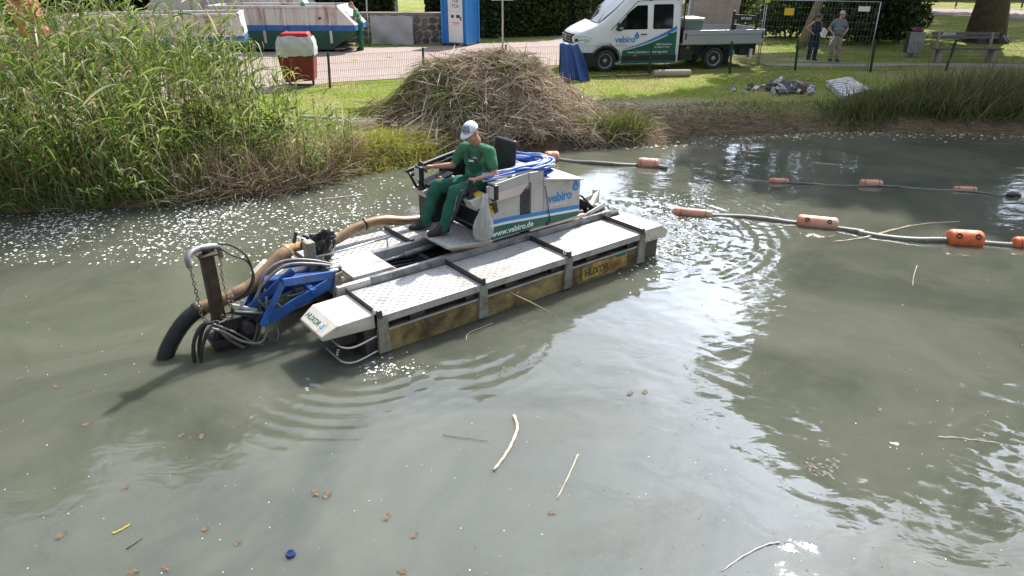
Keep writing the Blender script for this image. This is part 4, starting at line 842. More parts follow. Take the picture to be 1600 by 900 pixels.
mb.bb(.0, .14, .84, 1.46, .26, .36); mb.tube([(-.0, .80, .57), (-.0, 1.50, .57)], .022, 10); mb.tube([(.06, .80, .40), (.06, .84, .40)], .03, 10); mb.build('arm_mount', MT['hullalu'], boat, .003)
mb = MB()
for k in range(7): mb.lathe((-.02 + .03 * k, .98 + .055 * k, .62 + .012 * (k % 2)), [(.014, -.06), (.02, -.05), (.02, .04), (.012, .06)], 8, (1, .2, -.1))
mb.build('hose_couplings', MT['zinc'], boat)
# mast with chains and pump head
mb = MB(); mb.prism([(-1.295, 1.13), (-1.175, 1.13), (-1.175, 1.26), (-1.295, 1.26)], 2, -.35, 1.06); ms = mb.build('mast', MT['rust'], boat, .008)
mb = MB(); pts, rr = spline([(-1.44, 1.02, 1.02), (-1.44, 1.04, 1.11), (-1.36, 1.10, 1.15), (-1.2, 1.2, 1.12), (-1.09, 1.28, 1.06), (-1.07, 1.30, .95)], 6), None
mb.tube(pts, .031, 10); mb.build('mast_head', MT['steel'], ms)
mb = MB(); mb.lathe((-1.235, 1.2, 1.06), [(.035, 0), (.035, .05)], 10); mb.bb(-1.33, -1.14, 1.10, 1.30, 1.045, 1.062); mb.build('mast_cap', MT['rust'], ms)
def chain(pts, nm='chain'):
    mb = MB(); P = spline(pts, 6); L = [0]
    for i in range(1, len(P)): L.append(L[-1] + (P[i] - P[i - 1]).length)
    n = int(L[-1] / .042)
    for k in range(n):
        d = (k + .5) * .042; i = max(j for j in range(len(L)) if L[j] <= d); i = min(i, len(P) - 2); p = P[i].lerp(P[i + 1], (d - L[i]) / (L[i + 1] - L[i])); dr = (P[i + 1] - P[i]).normalized(); a, b_ = frame_of(dr); s_ = a if k % 2 else b_
        mb.tube([p + dr * .026 * math.cos(q * .785) + s_ * .014 * math.sin(q * .785) for q in range(8)], .0052, 5, closed=True)
    return mb.build(nm, MT['chain'], ms)
chain([(-1.44, 1.02, 1.03), (-1.43, 1.04, .75), (-1.42, 1.06, .5), (-1.38, 1.06, .40), (-1.32, 1.08, .42)])
chain([(-1.08, 1.29, .96), (-1.12, 1.20, .75), (-1.13, 1.10, .52), (-1.10, 1.08, .40), (-1.2, 1.06, .36), (-1.24, 1.06, .44)])
chain([(-1.10, 1.05, .60), (-1.12, 1.05, .45), (-1.14, 1.05, .34)])
mb = MB(); mb.bb(-1.36, -1.10, 1.06, 1.34, .06, .14); mb.bb(-1.30, -.86, 1.08, 1.26, .20, .34); mb.lathe((-.98, 1.16, .12), [(.10, -.1), (.12, 0), (.12, .14), (.07, .2)], 14); mb.bb(-1.34, -1.12, 1.10, 1.30, -.3, .08)
mb.lathe((-1.02, 1.00, .24), [(.06, -.06), (.06, .06)], 12, (0, 1, 0)); mb.lathe((-.90, 1.02, .30), [(.04, -.06), (.04, .06)], 12, (0, 1, 0)); mb.bar((-.86, 1.0, .30), (-1.15, 1.02, .46), .03, .05); mb.build('pump_head', MT['rubber'], boat, .006)
mb = MB(); mb.bar((-1.13, 1.02, .52), (-.90, 1.00, .40), .035, .03); mb.tube([(-1.12, 1.00, .46), (-.86, .98, .36)], .014, 8); mb.bar((-1.05, 1.0, .47), (-1.02, 1.0, .55), .012, .03); mb.build('pump_linkage', MT['zinc'], boat)
# suction hose: bright elbow, ribbed brown length, black ribbed end into the water, return length along the far deck
def hose(pts, r, m, name, pitch=.02, amp=.14, n=12, parent=boat):
    p, rr = ribbed(pts, r, n, pitch, amp); mb = MB(); mb.tube(p, rr, n); return mb.build(name, m, parent)
hose([(-.34, 1.42, .80), (-.45, 1.38, .76), (-.62, 1.36, .64), (-.80, 1.35, .53), (-1.0, 1.35, .47)], .075, MT['brownhose'], 'suction_hose_elbow', .03, .0, 16)
hose([(-.98, 1.35, .475), (-1.1, 1.35, .455), (-1.28, 1.36, .42), (-1.38, 1.38, .40)], .072, MT['brownhose'], 'suction_hose_ribbed', .022, .16)
hose([(-1.36, 1.38, .405), (-1.50, 1.38, .33), (-1.64, 1.37, .20), (-1.76, 1.35, .04), (-1.83, 1.33, -.14), (-1.86, 1.32, -.4)], .082, MT['rubber'], 'suction_hose_end', .024, .16)
MB().lathe((-1.37, 1.38, .40), [(.088, -.035), (.092, 0), (.088, .035)], 16, (.9, 0, .4)).build('hose_clamp', MT['darksteel'], boat)
MB().lathe((-.36, 1.42, .79), [(.082, -.04), (.086, 0), (.082, .04)], 16, (.8, .2, .35)).build('elbow_clamp', MT['brownhose'], boat)
mb = MB(); mb.bar((-.26, 1.42, .86), (-.21, 1.44, .97), .02, .03); mb.build('clamp_handle', MT['black'], boat)
mb = MB(); mb.prism([(-.14, .50), (-.04, .50), (-.04, .84), (-.14, .84)], 1, 1.36, 1.50); mb.build('hose_cradle', MT['hullalu'], boat, .01)
hose([(-.36, 1.44, .80), (-.22, 1.62, .74), (-.05, 1.80, .66), (.12, 1.92, .60)], .055, MT['brownhose'], 'return_hose_front', .03, .05)
hose([(.10, 1.90, .60), (.30, 1.95, .56), (.50, 2.0, .56), (.72, 2.02, .62), (.95, 2.03, .655), (1.2, 2.03, .645), (1.5, 2.02, .57), (1.9, 2.02, .54), (2.6, 2.05, .54), (3.2, 2.0, .52), (3.8, 1.9, .40)], .062, MT['brownhose'], 'return_hose', .024, .16)
MB().lathe((.90, 2.03, .65), [(.072, -.012), (.072, .012)], 14, (1, .02, .1)).build('return_hose_strap', MT['black'], boat)
def loops(name, m, lst, n=8):
    mb = MB()
    for pts, r in lst: mb.tube(spline(pts, 7), r, n)
    return mb.build(name, m, boat)
loops('hydraulic_hoses', MT['greyhose'], [
    ([(.10, 1.05, .60), (-.2, 1.05, .72), (-.5, 1.06, .78), (-.75, 1.06, .66), (-.86, 1.06, .50), (-.90, 1.06, .20), (-1.02, 1.05, -.02), (-1.18, 1.05, .10), (-1.32, 1.06, .33)], .017),
    ([(.10, 1.10, .60), (-.2, 1.12, .74), (-.5, 1.14, .80), (-.72, 1.12, .72), (-.82, 1.10, .52), (-.86, 1.10, .15), (-.98, 1.08, -.05), (-1.14, 1.08, .05), (-1.28, 1.08, .33)], .017),
    ([(-1.36, 1.02, .33), (-1.26, .98, .27), (-1.10, .95, .12), (-.93, .93, .06), (-.84, .95, .18), (-.80, .98, .40), (-.78, 1.0, .52)], .014),
    ([(-1.34, 1.04, .37), (-1.15, 1.0, .22), (-.95, .98, .02), (-.78, .97, -.02), (-.72, .98, .1), (-.78, 1.0, .34), (-.86, 1.02, .50)], .011)])
loops('black_hoses', MT['rubber'], [
    ([(-1.28, 1.06, .36), (-1.42, 1.05, .38), (-1.52, 1.04, .28), (-1.57, 1.04, .12), (-1.58, 1.04, -.15)], .021),
    ([(-1.26, 1.08, .34), (-1.38, 1.10, .36), (-1.46, 1.10, .24), (-1.50, 1.10, .08), (-1.50, 1.10, -.15)], .021),
    ([(-1.2, 1.10, .33), (-1.38, 1.02, .33), (-1.47, 1.0, .2), (-1.52, 1.0, .05), (-1.53, 1.0, -.15)], .018),
    ([(.12, 1.22, .58), (-.2, 1.25, .66), (-.5, 1.26, .70), (-.72, 1.22, .56), (-.88, 1.2, .36)], .016),
    ([(.10, 1.30, .56), (-.15, 1.33, .64), (-.42, 1.36, .74), (-.60, 1.32, .66), (-.75, 1.24, .46)], .013),
    ([(-1.10, 1.22, 1.12), (-.98, 1.2, 1.08), (-.86, 1.18, .94), (-.83, 1.16, .76), (-.90, 1.12, .62), (-1.04, 1.08, .56), (-1.15, 1.08, .58)], .0095),
    ([(-1.08, 1.24, 1.06), (-1.0, 1.2, .98), (-.86, 1.18, .88), (-.82, 1.16, .70), (-.92, 1.12, .58), (-1.08, 1.08, .54)], .0085),
    ([(-.02, .95, .50), (-.35, .95, .40), (-.6, 1.0, .34), (-.84, 1.02, .30), (-1.0, 1.05, .3)], .014),
    ([(.0, 1.0, .47), (-.35, 1.02, .33), (-.62, 1.08, .28), (-.86, 1.1, .22)], .014)])
# ---------------------------------------------------------------- things carried on the boat
def on_boat(name, u, v, z, label, cat, rz=0, group=None):
    x, y = bw(u, v); return empty(name, (x, y, z), BT + rz, label, cat, group)
bk = on_boat('bucket', .14, 1.68, .452, 'black plastic bucket lined with a crumpled bin bag on the bow deck', 'bucket')
MB().lathe((0, 0, 0), [(.0, 0), (.115, .0), (.118, .01), (.135, .20), (.14, .21), (.135, .212), (.128, .20), (.112, .02), (0, .02)], 24, cap=False).build('bucket_body', MT['black'], bk)
bk.scale = (1.22, 1.22, 1.28)
rs_ = np.random.default_rng(3); mb = MB(); n = 30; vs = []
for i, (r, z) in enumerate(((.138, .145), (.146, .190), (.156, .215), (.148, .245), (.128, .235), (.105, .17), (.07, .10), (.0, .07))):
    for k in range(n): a = 2 * math.pi * k / n; q = r * (1 + .10 * math.sin(k * 2.6 + i) * (i > 0) + rs_.normal(0, .035)); vs.append((q * math.cos(a), q * math.sin(a), z + rs_.normal(0, .007) + (.018 * math.sin(a * 3) if i > 1 else 0)))
mb.add(vs, [(i * n + k, i * n + (k + 1) % n, (i + 1) * n + (k + 1) % n, (i + 1) * n + k) for i in range(7) for k in range(n)], None, False); mb.build('bin_bag', MT['bagshade'], bk)
text('bucket_print', 'Bauhaus', .035, Matrix.Rotation(R(-40), 4, 'Z') @ axes((-.07, -.131, .10), (1, 0, 0), (0, 0, 1)), MT['greysheet'], bk)
mb = MB(); mb.tube([(.15 * math.cos(a), .15 * math.sin(a), .20 + .03 * math.sin(a)) for a in [i * .26 for i in range(13)]], .004, 5); mb.build('bucket_handle', MT['zinc'], bk)
bg = on_boat('plastic_bag', 1.80, .70, .625, 'clear plastic bag of green leaves hanging beside the operator', 'plastic bag')
mb = MB(); n = 22; vs = []; prof = [(.05, 0), (.105, .03), (.13, .10), (.128, .18), (.105, .26), (.072, .34), (.048, .42), (.036, .50), (.04, .57)]
for i, (r, z) in enumerate(prof):
    for k in range(n): a = 2 * math.pi * k / n; q = r * (1 + .09 * math.sin(k * 3.1 + i * .5) + rs_.normal(0, .03)); vs.append((q * math.cos(a) * 1.05 + .02 * (i / 8) ** 2 * 2, q * math.sin(a) * .7, z))
mb.add(vs, [(i * n + k, i * n + (k + 1) % n, (i + 1) * n + (k + 1) % n, (i + 1) * n + k) for i in range(8) for k in range(n)] + [tuple(range(n))], None, False); mb.build('bag_film', MT['bagplastic'], bg)
V, F = leafcloud((0, 0, .13), (.09, .055, .11), 130, .03); link('bag_contents', np_mesh('bag_contents', V, F), leafmat('salad_leaf', [(0, (.1, .2, .03)), (.6, (.3, .42, .1)), (.85, (.5, .45, .25)), (1, (.5, .15, .1))], .3), bg)
# blue tarpaulin in the bin behind the seat
tp = on_boat('blue_tarpaulin', 2.72, 1.30, .87, 'bright blue and white tarpaulin bundled behind the seat', 'tarpaulin')
n1_, n2_ = 22, 18; vs = []; 
for i in range(n1_ + 1):
    for j in range(n2_ + 1):
        u = -.26 + .52 * i / n1_ ; v = -.5 + 1.05 * j / n2_; e = min(i, n1_ - i, j, n2_ - j); z = .42 if e == 0 else (.36 if e == 1 else .22 + .05 * math.sin(i * 1.1 + j * .7) + .04 * math.sin(j * 1.7 + i * .3) + rs_.normal(0, .006)); vs.append((u * (1.12 if e == 0 else 1), v * (1.05 if e == 0 else 1), z + (.05 * v if e < 2 else 0)))
mb = MB(); mb.add(vs, [(i * (n2_ + 1) + j, (i + 1) * (n2_ + 1) + j, (i + 1) * (n2_ + 1) + j + 1, i * (n2_ + 1) + j + 1) for i in range(n1_) for j in range(n2_)], None, True); tpm = mb.build('tarp_sheet', MT['tarpvivid'], tp)
sd_ = tpm.modifiers.new('thickness', 'SOLIDIFY'); sd_.thickness = .006
def folds(lst, m, name, w=.03):
    mb = MB()
    for pts in lst:
        P = spline(pts, 7); mb.tube(P, [w * (1 + .15 * math.sin(i * 1.7)) for i in range(len(P))], 7)
    return mb.build(name, m, tp)
MT['palecord'] = mat('pale_cord', (.50, .55, .62), .5, 0, .15, 9, .2)
rt_ = np.random.default_rng(12); bl, wh = [], []
for k in range(13):
    o1, o2 = rt_.normal(0, .03), rt_.normal(0, .03); s1 = rt_.uniform(-.85, -.3); d_ = rt_.uniform(.0, .16)
    pts = [(s1, -.50 + d_ + o1, .43 + rt_.uniform(0, .07)), (-.25, -.53 + d_ * .9, .44 + rt_.uniform(0, .08)), (.12 + o1, -.56 + d_ * 1.3, .44 + rt_.uniform(0, .08)), (.36 - d_ * .6, -.46 + d_, .44 + rt_.uniform(0, .07)), (.44 - d_, -.18 + o2, .44 + rt_.uniform(0, .07)), (.40 - d_ * 1.4, .15 + o1 * 3, .42 + rt_.uniform(0, .06)), (.25 - d_, .38 + o2, .40)]
    (bl if k % 2 else wh).append(pts)
for k in range(6): a = rt_.uniform(0, 6.28, 5); wh.append([(-.05 + .17 * math.cos(q) + .02 * i, .0 + .2 * math.sin(q), .32 + .03 * i) for i, q in enumerate(a)])
folds(bl, MT['tarpvivid'], 'blue_folds', .017); folds(wh[:5], MT['palecord'], 'pale_folds', .012); folds(wh[5:], MT['decalwhite'], 'white_folds', .011)
folds([[(-.26, .56, .45), (.0, .57, .46), (.28, .55, .45), (.33, .3, .455), (.34, .0, .46)]], MT['tarpvivid'], 'blue_rim', .022)
tw = empty('reed_stalk', (*bw(1.6, -.03), .27), 0, 'pale dead reed stalk leaning against the side of the boat hull', 'reed stalk')
tw_ = MB(); a = Vector((0, 0, 0)); x, y = bw(1.98, -.42); b_ = Vector((x, y, .005)) - tw.location; tw_.tube([a, a.lerp(b_, .5) + Vector((0, 0, .01)), b_], [.007, .008, .006], 6); tw_.tube([a.lerp(b_, .12), a.lerp(b_, .12) + Vector((-.16, -.06, -.01))], .004, 5); tw_.tube([a.lerp(b_, .15), a.lerp(b_, .02) + Vector((.12, .0, .0))], .004, 5); tw_.build('stalk', MT['straw'], tw)
# ================================================================ people
def capsule(mb, p, rp, q, rq, n=10):
    p = Vector(p); q = Vector(q); d = (q - p); L = d.length
    if L < 1e-6: d = Vector((0, 0, 1))
    d.normalize(); pts = []; rr = []
    for k in range(5): a = math.pi / 2 * (1 - k / 4); pts.append(p - d * rp * math.sin(a)); rr.append(max(.0005, rp * math.cos(a)))
    for k in range(1, 5): pts.append(p.lerp(q, k / 5)); rr.append(rp + (rq - rp) * k / 5)
    for k in range(5): a = math.pi / 2 * k / 4; pts.append(q + d * rq * math.sin(a)); rr.append(max(.0005, rq * math.cos(a)))
    mb.tube(pts, rr, n)
def blob(name, prims, m, parent, vox=.008, smooth=4, wr=0.0, wsc=14, dec=None):
    mb = MB()
    for pr in prims:
        if pr[0] == 'c': capsule(mb, *pr[1:])
        else:
            c, rad = pr[1], pr[2]; M = pr[3] if len(pr) > 3 else None; mb.sphere(c, 1.0, 14, 10, rad, M)
    me = mb.mesh(name, m); o = bpy.data.objects.new(name, me); COL.objects.link(o)
    r = o.modifiers.new('r', 'REMESH'); r.mode = 'VOXEL'; r.voxel_size = vox; r.use_smooth_shade = True
    s = o.modifiers.new('s', 'SMOOTH'); s.factor = .5; s.iterations = smooth
    bpy.context.view_layer.update(); dg = bpy.context.evaluated_depsgraph_get(); m2 = bpy.data.meshes.new_from_object(o.evaluated_get(dg)); o.modifiers.clear(); o.data = m2; m2.name = name; bpy.data.meshes.remove(me)
    n = len(m2.vertices); co = np.empty(n * 3, np.float32); m2.vertices.foreach_get('co', co); co = co.reshape(-1, 3)
    if wr:
        no = np.empty(n * 3, np.float32); m2.vertices.foreach_get('normal', no); no = no.reshape(-1, 3)
        w = np.sin(co[:, 2] * wsc * 2.3 + 2.5 * np.sin(co[:, 0] * wsc + co[:, 1] * wsc * .7)) * .6 + np.sin(co[:, 0] * wsc * 1.9 + co[:, 2] * wsc * .8 + 2 * np.sin(co[:, 1] * wsc * 1.4)) * .4
        co = co + no * (w * wr)[:, None]; m2.vertices.foreach_set('co', co.ravel().astype(np.float32)); m2.update()
    m2.polygons.foreach_set('use_smooth', [True] * len(m2.polygons)); o.parent = parent
    if not m2.materials: m2.materials.append(m)
    return o
def hand(P, wrist, palm, tipdir, side, curl, s=1.0):
    "palm with four separate curled fingers and a thumb; side points to the thumb"
    w = Vector(wrist); c = Vector(palm); f = Vector(tipdir).normalized(); sd = Vector(side); sd = (sd - f * sd.dot(f)).normalized(); dn = Vector(curl); dn = (dn - f * dn.dot(f)).normalized()
    P.append(('c', w, .024 * s, c, .021 * s))
    for k in range(4): b = c + f * .028 * s + sd * (.030 - .020 * k) * s; P.append(('c', c + sd * (.016 - .011 * k) * s, .019 * s, b, .0115 * s))
    for k, L in enumerate((.9, 1.0, .95, .75)):
        b = c + f * .036 * s + sd * (.030 - .020 * k) * s; k1 = b + (f * .55 + dn * .75).normalized() * .034 * L * s; k2 = k1 + (dn * .95 - f * .25).normalized() * .026 * L * s; k3 = k2 + (dn * .3 - f * .95).normalized() * .018 * L * s
        P += [('c', b, .0095 * s, k1, .0088 * s, 8), ('c', k1, .0088 * s, k2, .008 * s, 8), ('c', k2, .008 * s, k3, .007 * s, 8)]
    t1 = c + sd * .038 * s + dn * .016 * s - f * .002 * s; t2 = t1 + (f * .5 + dn * .7 + sd * .2).normalized() * .028 * s
    P += [('c', c - f * .02 * s + sd * .014 * s, .015 * s, t1, .0115 * s, 8), ('c', t1, .0115 * s, t2, .009 * s, 8)]
def figure(rt, J, look, front, C, vox=.008, sleeve=.75, hands=None, female=False, barearm=False, wide=1.0, k=1.0, trouser_r=1.0, bibbed=False):
    "J joints; look = head direction; front = chest direction; C materials: skin, shirt, trousers, shoes"
    J = {a: Vector(b) for a, b in J.items()}; lk = Vector(look).normalized(); upv = Vector((0, 0, 1)); sdv = lk.cross(upv).normalized(); up = sdv.cross(lk).normalized(); Mh = Matrix((lk, -sdv, up)).transposed()
    H = J['head']; fr_ = Vector(front).normalized(); sw = (J['shL'] - J['shR']).normalized()
    P = [('e', H + up * .02 - lk * .008, (.098, .078, .105), Mh), ('e', H + lk * .030 - up * .055, (.062, .058, .062), Mh), ('c', H + lk * .052 - up * .088, .030, H + lk * .02 - up * .085, .045), ('c', H + lk * .088 + up * .010, .010, H + lk * .112 - up * .025, .0135, 8), ('e', H + lk * .082 + up * .032, (.02, .052, .012), Mh), ('e', H + lk * .088 - up * .058, (.012, .026, .008), Mh)]
    for s_ in (-1, 1): P.append(('e', H + sdv * s_ * .077 - up * .012 - lk * .005, (.018, .010, .032), Mh))
    nk = J['neck']; P += [('c', H - up * .05 - lk * .02, .056 * k, nk, .062 * k)]
    ch, pv = J['chest'], J['pelvis']; be = ch.lerp(pv, .55) + fr_ * (.02 if not female else 0)
    tors = [('c', J['shL'] - sw * .035, .054 * k, J['shR'] + sw * .035, .054 * k), ('c', ch + sw * .085 * k, .105 * k, ch - sw * .085 * k, .105 * k), ('c', ch.lerp(nk, .55) + sw * .06, .07 * k, ch.lerp(nk, .55) - sw * .06, .07 * k), ('c', be + sw * .06 * k, (.115 if not female else .095) * k * wide, be - sw * .06 * k, (.115 if not female else .095) * k * wide), ('c', pv + sw * .065 * k, .112 * k * wide, pv - sw * .065 * k, .112 * k * wide)]
    if female: tors += [('e', ch + fr_ * .085 + sw * .07 - upv * .02, (.06, .06, .06)), ('e', ch + fr_ * .085 - sw * .07 - upv * .02, (.06, .06, .06))]
    P += tors; arm_s = .86 if female else 1.0
    for s_ in 'LR':
        sh, el, wr_ = J['sh' + s_], J['el' + s_], J['wr' + s_]
        P += [('c', sh - Vector((0, 0, .01)), .047 * k * arm_s, el, .040 * k * arm_s), ('c', el, .040 * k * arm_s, el.lerp(wr_, .35), .038 * k * arm_s), ('c', el.lerp(wr_, .3), .038 * k * arm_s, wr_, .025 * k * arm_s)]
        hp, kn, an = J['hip' + s_], J['kn' + s_], J['an' + s_]; P += [('c', hp, .085 * k, kn, .056 * k), ('c', kn, .055 * k, kn.lerp(an, .35), .052 * k), ('c', kn.lerp(an, .3), .052 * k, an, .034 * k), ('c', an - Vector((0, 0, .02)), .030 * k, an + (J['to' + s_] - an) * .6 - Vector((0, 0, .012)), .022 * k)]
        if hands: hand(P, wr_, *hands[s_])
    body = blob('body', P, C['skin'], rt, vox, 3)
    # clothes
    Q = [(p[0], p[1], p[2] + .013, p[3], p[4] + .013) if p[0] == 'c' else (p[0], p[1], tuple(x + .012 for x in p[2])) for p in tors]
    Q[0] = ('c', J['shL'] - sw * .035, .072 * k, J['shR'] + sw * .035, .072 * k); Q.append(('c', ch + sw * .05, .118 * k, be, .118 * k)); Q.append(('c', ch - sw * .05, .118 * k, be, .118 * k))
    if not barearm:
        for s_ in 'LR':
            sh, el = J['sh' + s_], J['el' + s_]; Q += [('c', sh - Vector((0, 0, .006)), .068 * k, sh.lerp(el, .5), .066 * k)]; e = sh.lerp(el, sleeve); Q += [('c', sh.lerp(el, .4), .068 * k, e - (e - sh).normalized() * .04, .064 * k)]
    else: Q = Q[1:]; Q.append(('c', ch.lerp(nk, .6) + sw * .09, .05, ch + sw * .07, .08)); Q.append(('c', ch.lerp(nk, .6) - sw * .09, .05, ch - sw * .07, .08))
    blob('shirt', Q, C['shirt'], rt, vox, 12, .009, 13)
    T = [('c', pv + sw * .065 * k, .124 * k * wide, pv - sw * .065 * k, .124 * k * wide)]
    if bibbed: T.append(('c', pv.lerp(be, .75) + sw * .06, .142 * k * wide, pv.lerp(be, .75) - sw * .06, .142 * k * wide))
    for s_ in 'LR':
        hp, kn, an = J['hip' + s_], J['kn' + s_], J['an' + s_]; d = (an - kn).normalized()
        T += [('c', hp, .105 * k, hp.lerp(kn, .5), .092 * k * trouser_r), ('c', hp.lerp(kn, .5), .09 * k * trouser_r, kn, .074 * k * trouser_r), ('c', kn, .074 * k * trouser_r, an + d * .02, .062 * k * trouser_r)]
    tr = blob('trousers', T, C['trousers'], rt, vox, 4, .011, 12)
    for s_ in 'LR':
        an, to = J['an' + s_], J['to' + s_]; h = (to - an); h.z = 0; h.normalize(); base = Vector((an.x, an.y, an.z - .075)); sl = to.z - an.z + .045
        f0 = an - Vector((0, 0, .045)) - h * .035; f1 = to
        blob('shoe', [('c', f0, .048, f0.lerp(f1, .5) + Vector((0, 0, .010)), .052), ('c', f0.lerp(f1, .45), .05, f1 - h * .02, .040), ('c', an + h * .015 + Vector((0, 0, .02)), .056, f0.lerp(f1, .55) + Vector((0, 0, .012)), .052), ('c', an - h * .01, .054, an - Vector((0, 0, .045)), .052)], C['shoes'], rt, .009, 3)
    return J, lk, sdv, up, Mh, tr
def ring_shell(name, c, M, rx, ry, rz, m, parent, low=-.15, n=20):
    "half ellipsoid shell, e.g. crown of a cap or hair; M columns = forward, side, up"
    mb = MB(); vs = []; rows = 8
    for i in range(rows + 1):
        ph = math.acos(low) * i / rows
        for k in range(n): a = 2 * math.pi * k / n; vs.append(Vector(c) + M @ Vector((math.sin(ph) * math.cos(a) * rx, math.sin(ph) * math.sin(a) * ry, math.cos(ph) * rz)))
    mb.add(vs, [(i * n + k, (i + 1) * n + k, (i + 1) * n + (k + 1) % n, i * n + (k + 1) % n) for i in range(rows) for k in range(n)], None, True)
    o = mb.build(name, m, parent); sd_ = o.modifiers.new('t', 'SOLIDIFY'); sd_.thickness = .004; return o
def cap(H, Mh, rt, mc, mv, front=None):
    c = ring_shell('cap', H + Mh @ Vector((-.008, 0, .035)), Mh, .112, .090, .095, mc, rt, -.05)
    mb = MB(); vs = []; n = 12
    for (r, dz) in ((.098, 0), (.185, -.022)):
        for k in range(n + 1): a = -1.15 + 2.3 * k / n; vs.append(H + Mh @ Vector((-.01 + r * math.cos(a) * 1.0, min(1, r / .1) * .088 * math.sin(a), .032 + dz * math.cos(a))))
    mb.add(vs, [(k, k + 1, n + 2 + k, n + 1 + k) for k in range(n)], None, True); o = mb.build('visor', mv, c); s_ = o.modifiers.new('t', 'SOLIDIFY'); s_.thickness = .004
    if front is not None:
        mb = MB(); vs = []
        for i in range(5):
            for k in range(9):
                ph = 1.45 - .85 * i / 4; a = -.75 + 1.5 * k / 8; vs.append(H + Mh @ (Vector((-.008, 0, .035)) + Vector((math.sin(ph) * math.cos(a) * .1135, math.sin(ph) * math.sin(a) * .0915, math.cos(ph) * .0965))))
        mb.add(vs, [(i * 9 + k, (i + 1) * 9 + k, (i + 1) * 9 + k + 1, i * 9 + k + 1) for i in range(4) for k in range(8)], None, True); mb.build('cap_front_print', front, c)
    return c
def strap_over(name, pts, w, m, parent, up):
    mb = MB(); P = spline(pts, 6); vs = []
    for i, p in enumerate(P):
        d = (P[min(i + 1, len(P) - 1)] - P[max(i - 1, 0)]).normalized(); s_ = d.cross(Vector(up)).normalized(); vs += [p - s_ * w / 2, p + s_ * w / 2]
    mb.add(vs, [(2 * i, 2 * i + 1, 2 * i + 3, 2 * i + 2) for i in range(len(P) - 1)], None, True); o = mb.build(name, m, parent); q = o.modifiers.new('t', 'SOLIDIFY'); q.thickness = .006; return o
MT['greenshirt'] = mat('green_shirt', (.065, .20, .105), .85, 0, .12, 9, .3, 90, spec=.2)
MT['greentrouser'] = mat('green_work_trousers', (.028, .125, .085), .8, 0, .15, 9, .35, 80, spec=.2)
MT['greytrim'] = mat('grey_trim', (.10, .095, .11), .85, 0, .12, 9, .3, 80, spec=.2)
MT['darkshoe'] = mat('dark_shoe', (.035, .03, .03), .75, 0, .3, 12, .3)
MT['capcloth'] = mat('cap_cloth', (.72, .74, .78), .8, 0, .05, 9, .2)
MT['capprint'] = mat('cap_print', (.22, .25, .32), .8, 0, .35, 30, .2)
MT['navy'] = mat('navy_cloth', (.012, .018, .05), .85, 0, .2, 8, .3)
MT['greypolo'] = mat('grey_polo', (.17, .18, .20), .85, 0, .12, 8, .3)
MT['khaki'] = mat('khaki_cloth', (.30, .25, .19), .85, 0, .12, 8, .3)
MT['hairbrown'] = mat('brown_hair', (.07, .035, .02), .6, 0, .3, 30, .5)
MT['hairgrey'] = mat('grey_hair', (.42, .40, .38), .6, 0, .2, 30, .5)
MT['olive'] = mat('olive_cap', (.14, .13, .08), .8, 0, .2, 9, .3)
MT['paper'] = mat('paper', (.8, .8, .8), .7, 0, .02, 3, 0)
MT['eye'] = mat('eye', (.02, .015, .012), .2, 0, .1, 5, 0)
def eyes(H, Mh, rt):
    for s_ in (-1, 1): mb = MB(); mb.sphere(H + Mh @ Vector((.088, s_ * .031, .012)), .0085, 8, 6); mb.build('eye', MT['eye'], rt)
# operator, sitting, in boat coordinates relative to the seat
op = on_boat('person', 2.15, 1.20, .62, 'man in a white cap and green overalls sitting at the boat controls', 'person')
o0 = Vector((2.15, 1.20, .62))
J = dict(head=(1.955, 1.145, 1.835), neck=(2.045, 1.16, 1.71), chest=(2.09, 1.17, 1.475), pelvis=(2.17, 1.20, 1.17), shL=(2.12, .99, 1.615), shR=(1.99, 1.335, 1.615),
         elL=(2.115, .875, 1.345), wrL=(1.86, .895, 1.335), elR=(1.90, 1.47, 1.37), wrR=(1.705, 1.60, 1.36),
         hipL=(2.11, 1.11, 1.15), hipR=(2.12, 1.29, 1.15), knL=(1.63, 1.02, 1.19), knR=(1.60, 1.39, 1.17), anL=(1.505, 1.12, .745), anR=(1.43, 1.42, .755), toL=(1.29, 1.13, .695), toR=(1.22, 1.44, .70))
J = {a: Vector(b) - o0 for a, b in J.items()}
hands = dict(L=(Vector((1.795, .895, 1.325)) - o0, (-1, .0, -.15), (0, .5, .8), (0, .3, -1)), R=(Vector((1.64, 1.615, 1.36)) - o0, (-1, .15, -.1), (0, -.5, .8), (0, -.2, -1)))
J, lk, sdv, up, Mh, tr = figure(op, J, (-.88, -.30, -.36), (-1, -.35, 0), dict(skin=MT['skin'], shirt=MT['greenshirt'], trousers=MT['greentrouser'], shoes=MT['darkshoe']), .0075, .78, hands, k=1.04, wide=1.12, trouser_r=1.12, bibbed=True)
eyes(J['head'], Mh, op)
cap(J['head'], Mh, op, MT['capcloth'], MT['capcloth'], MT['capprint'])
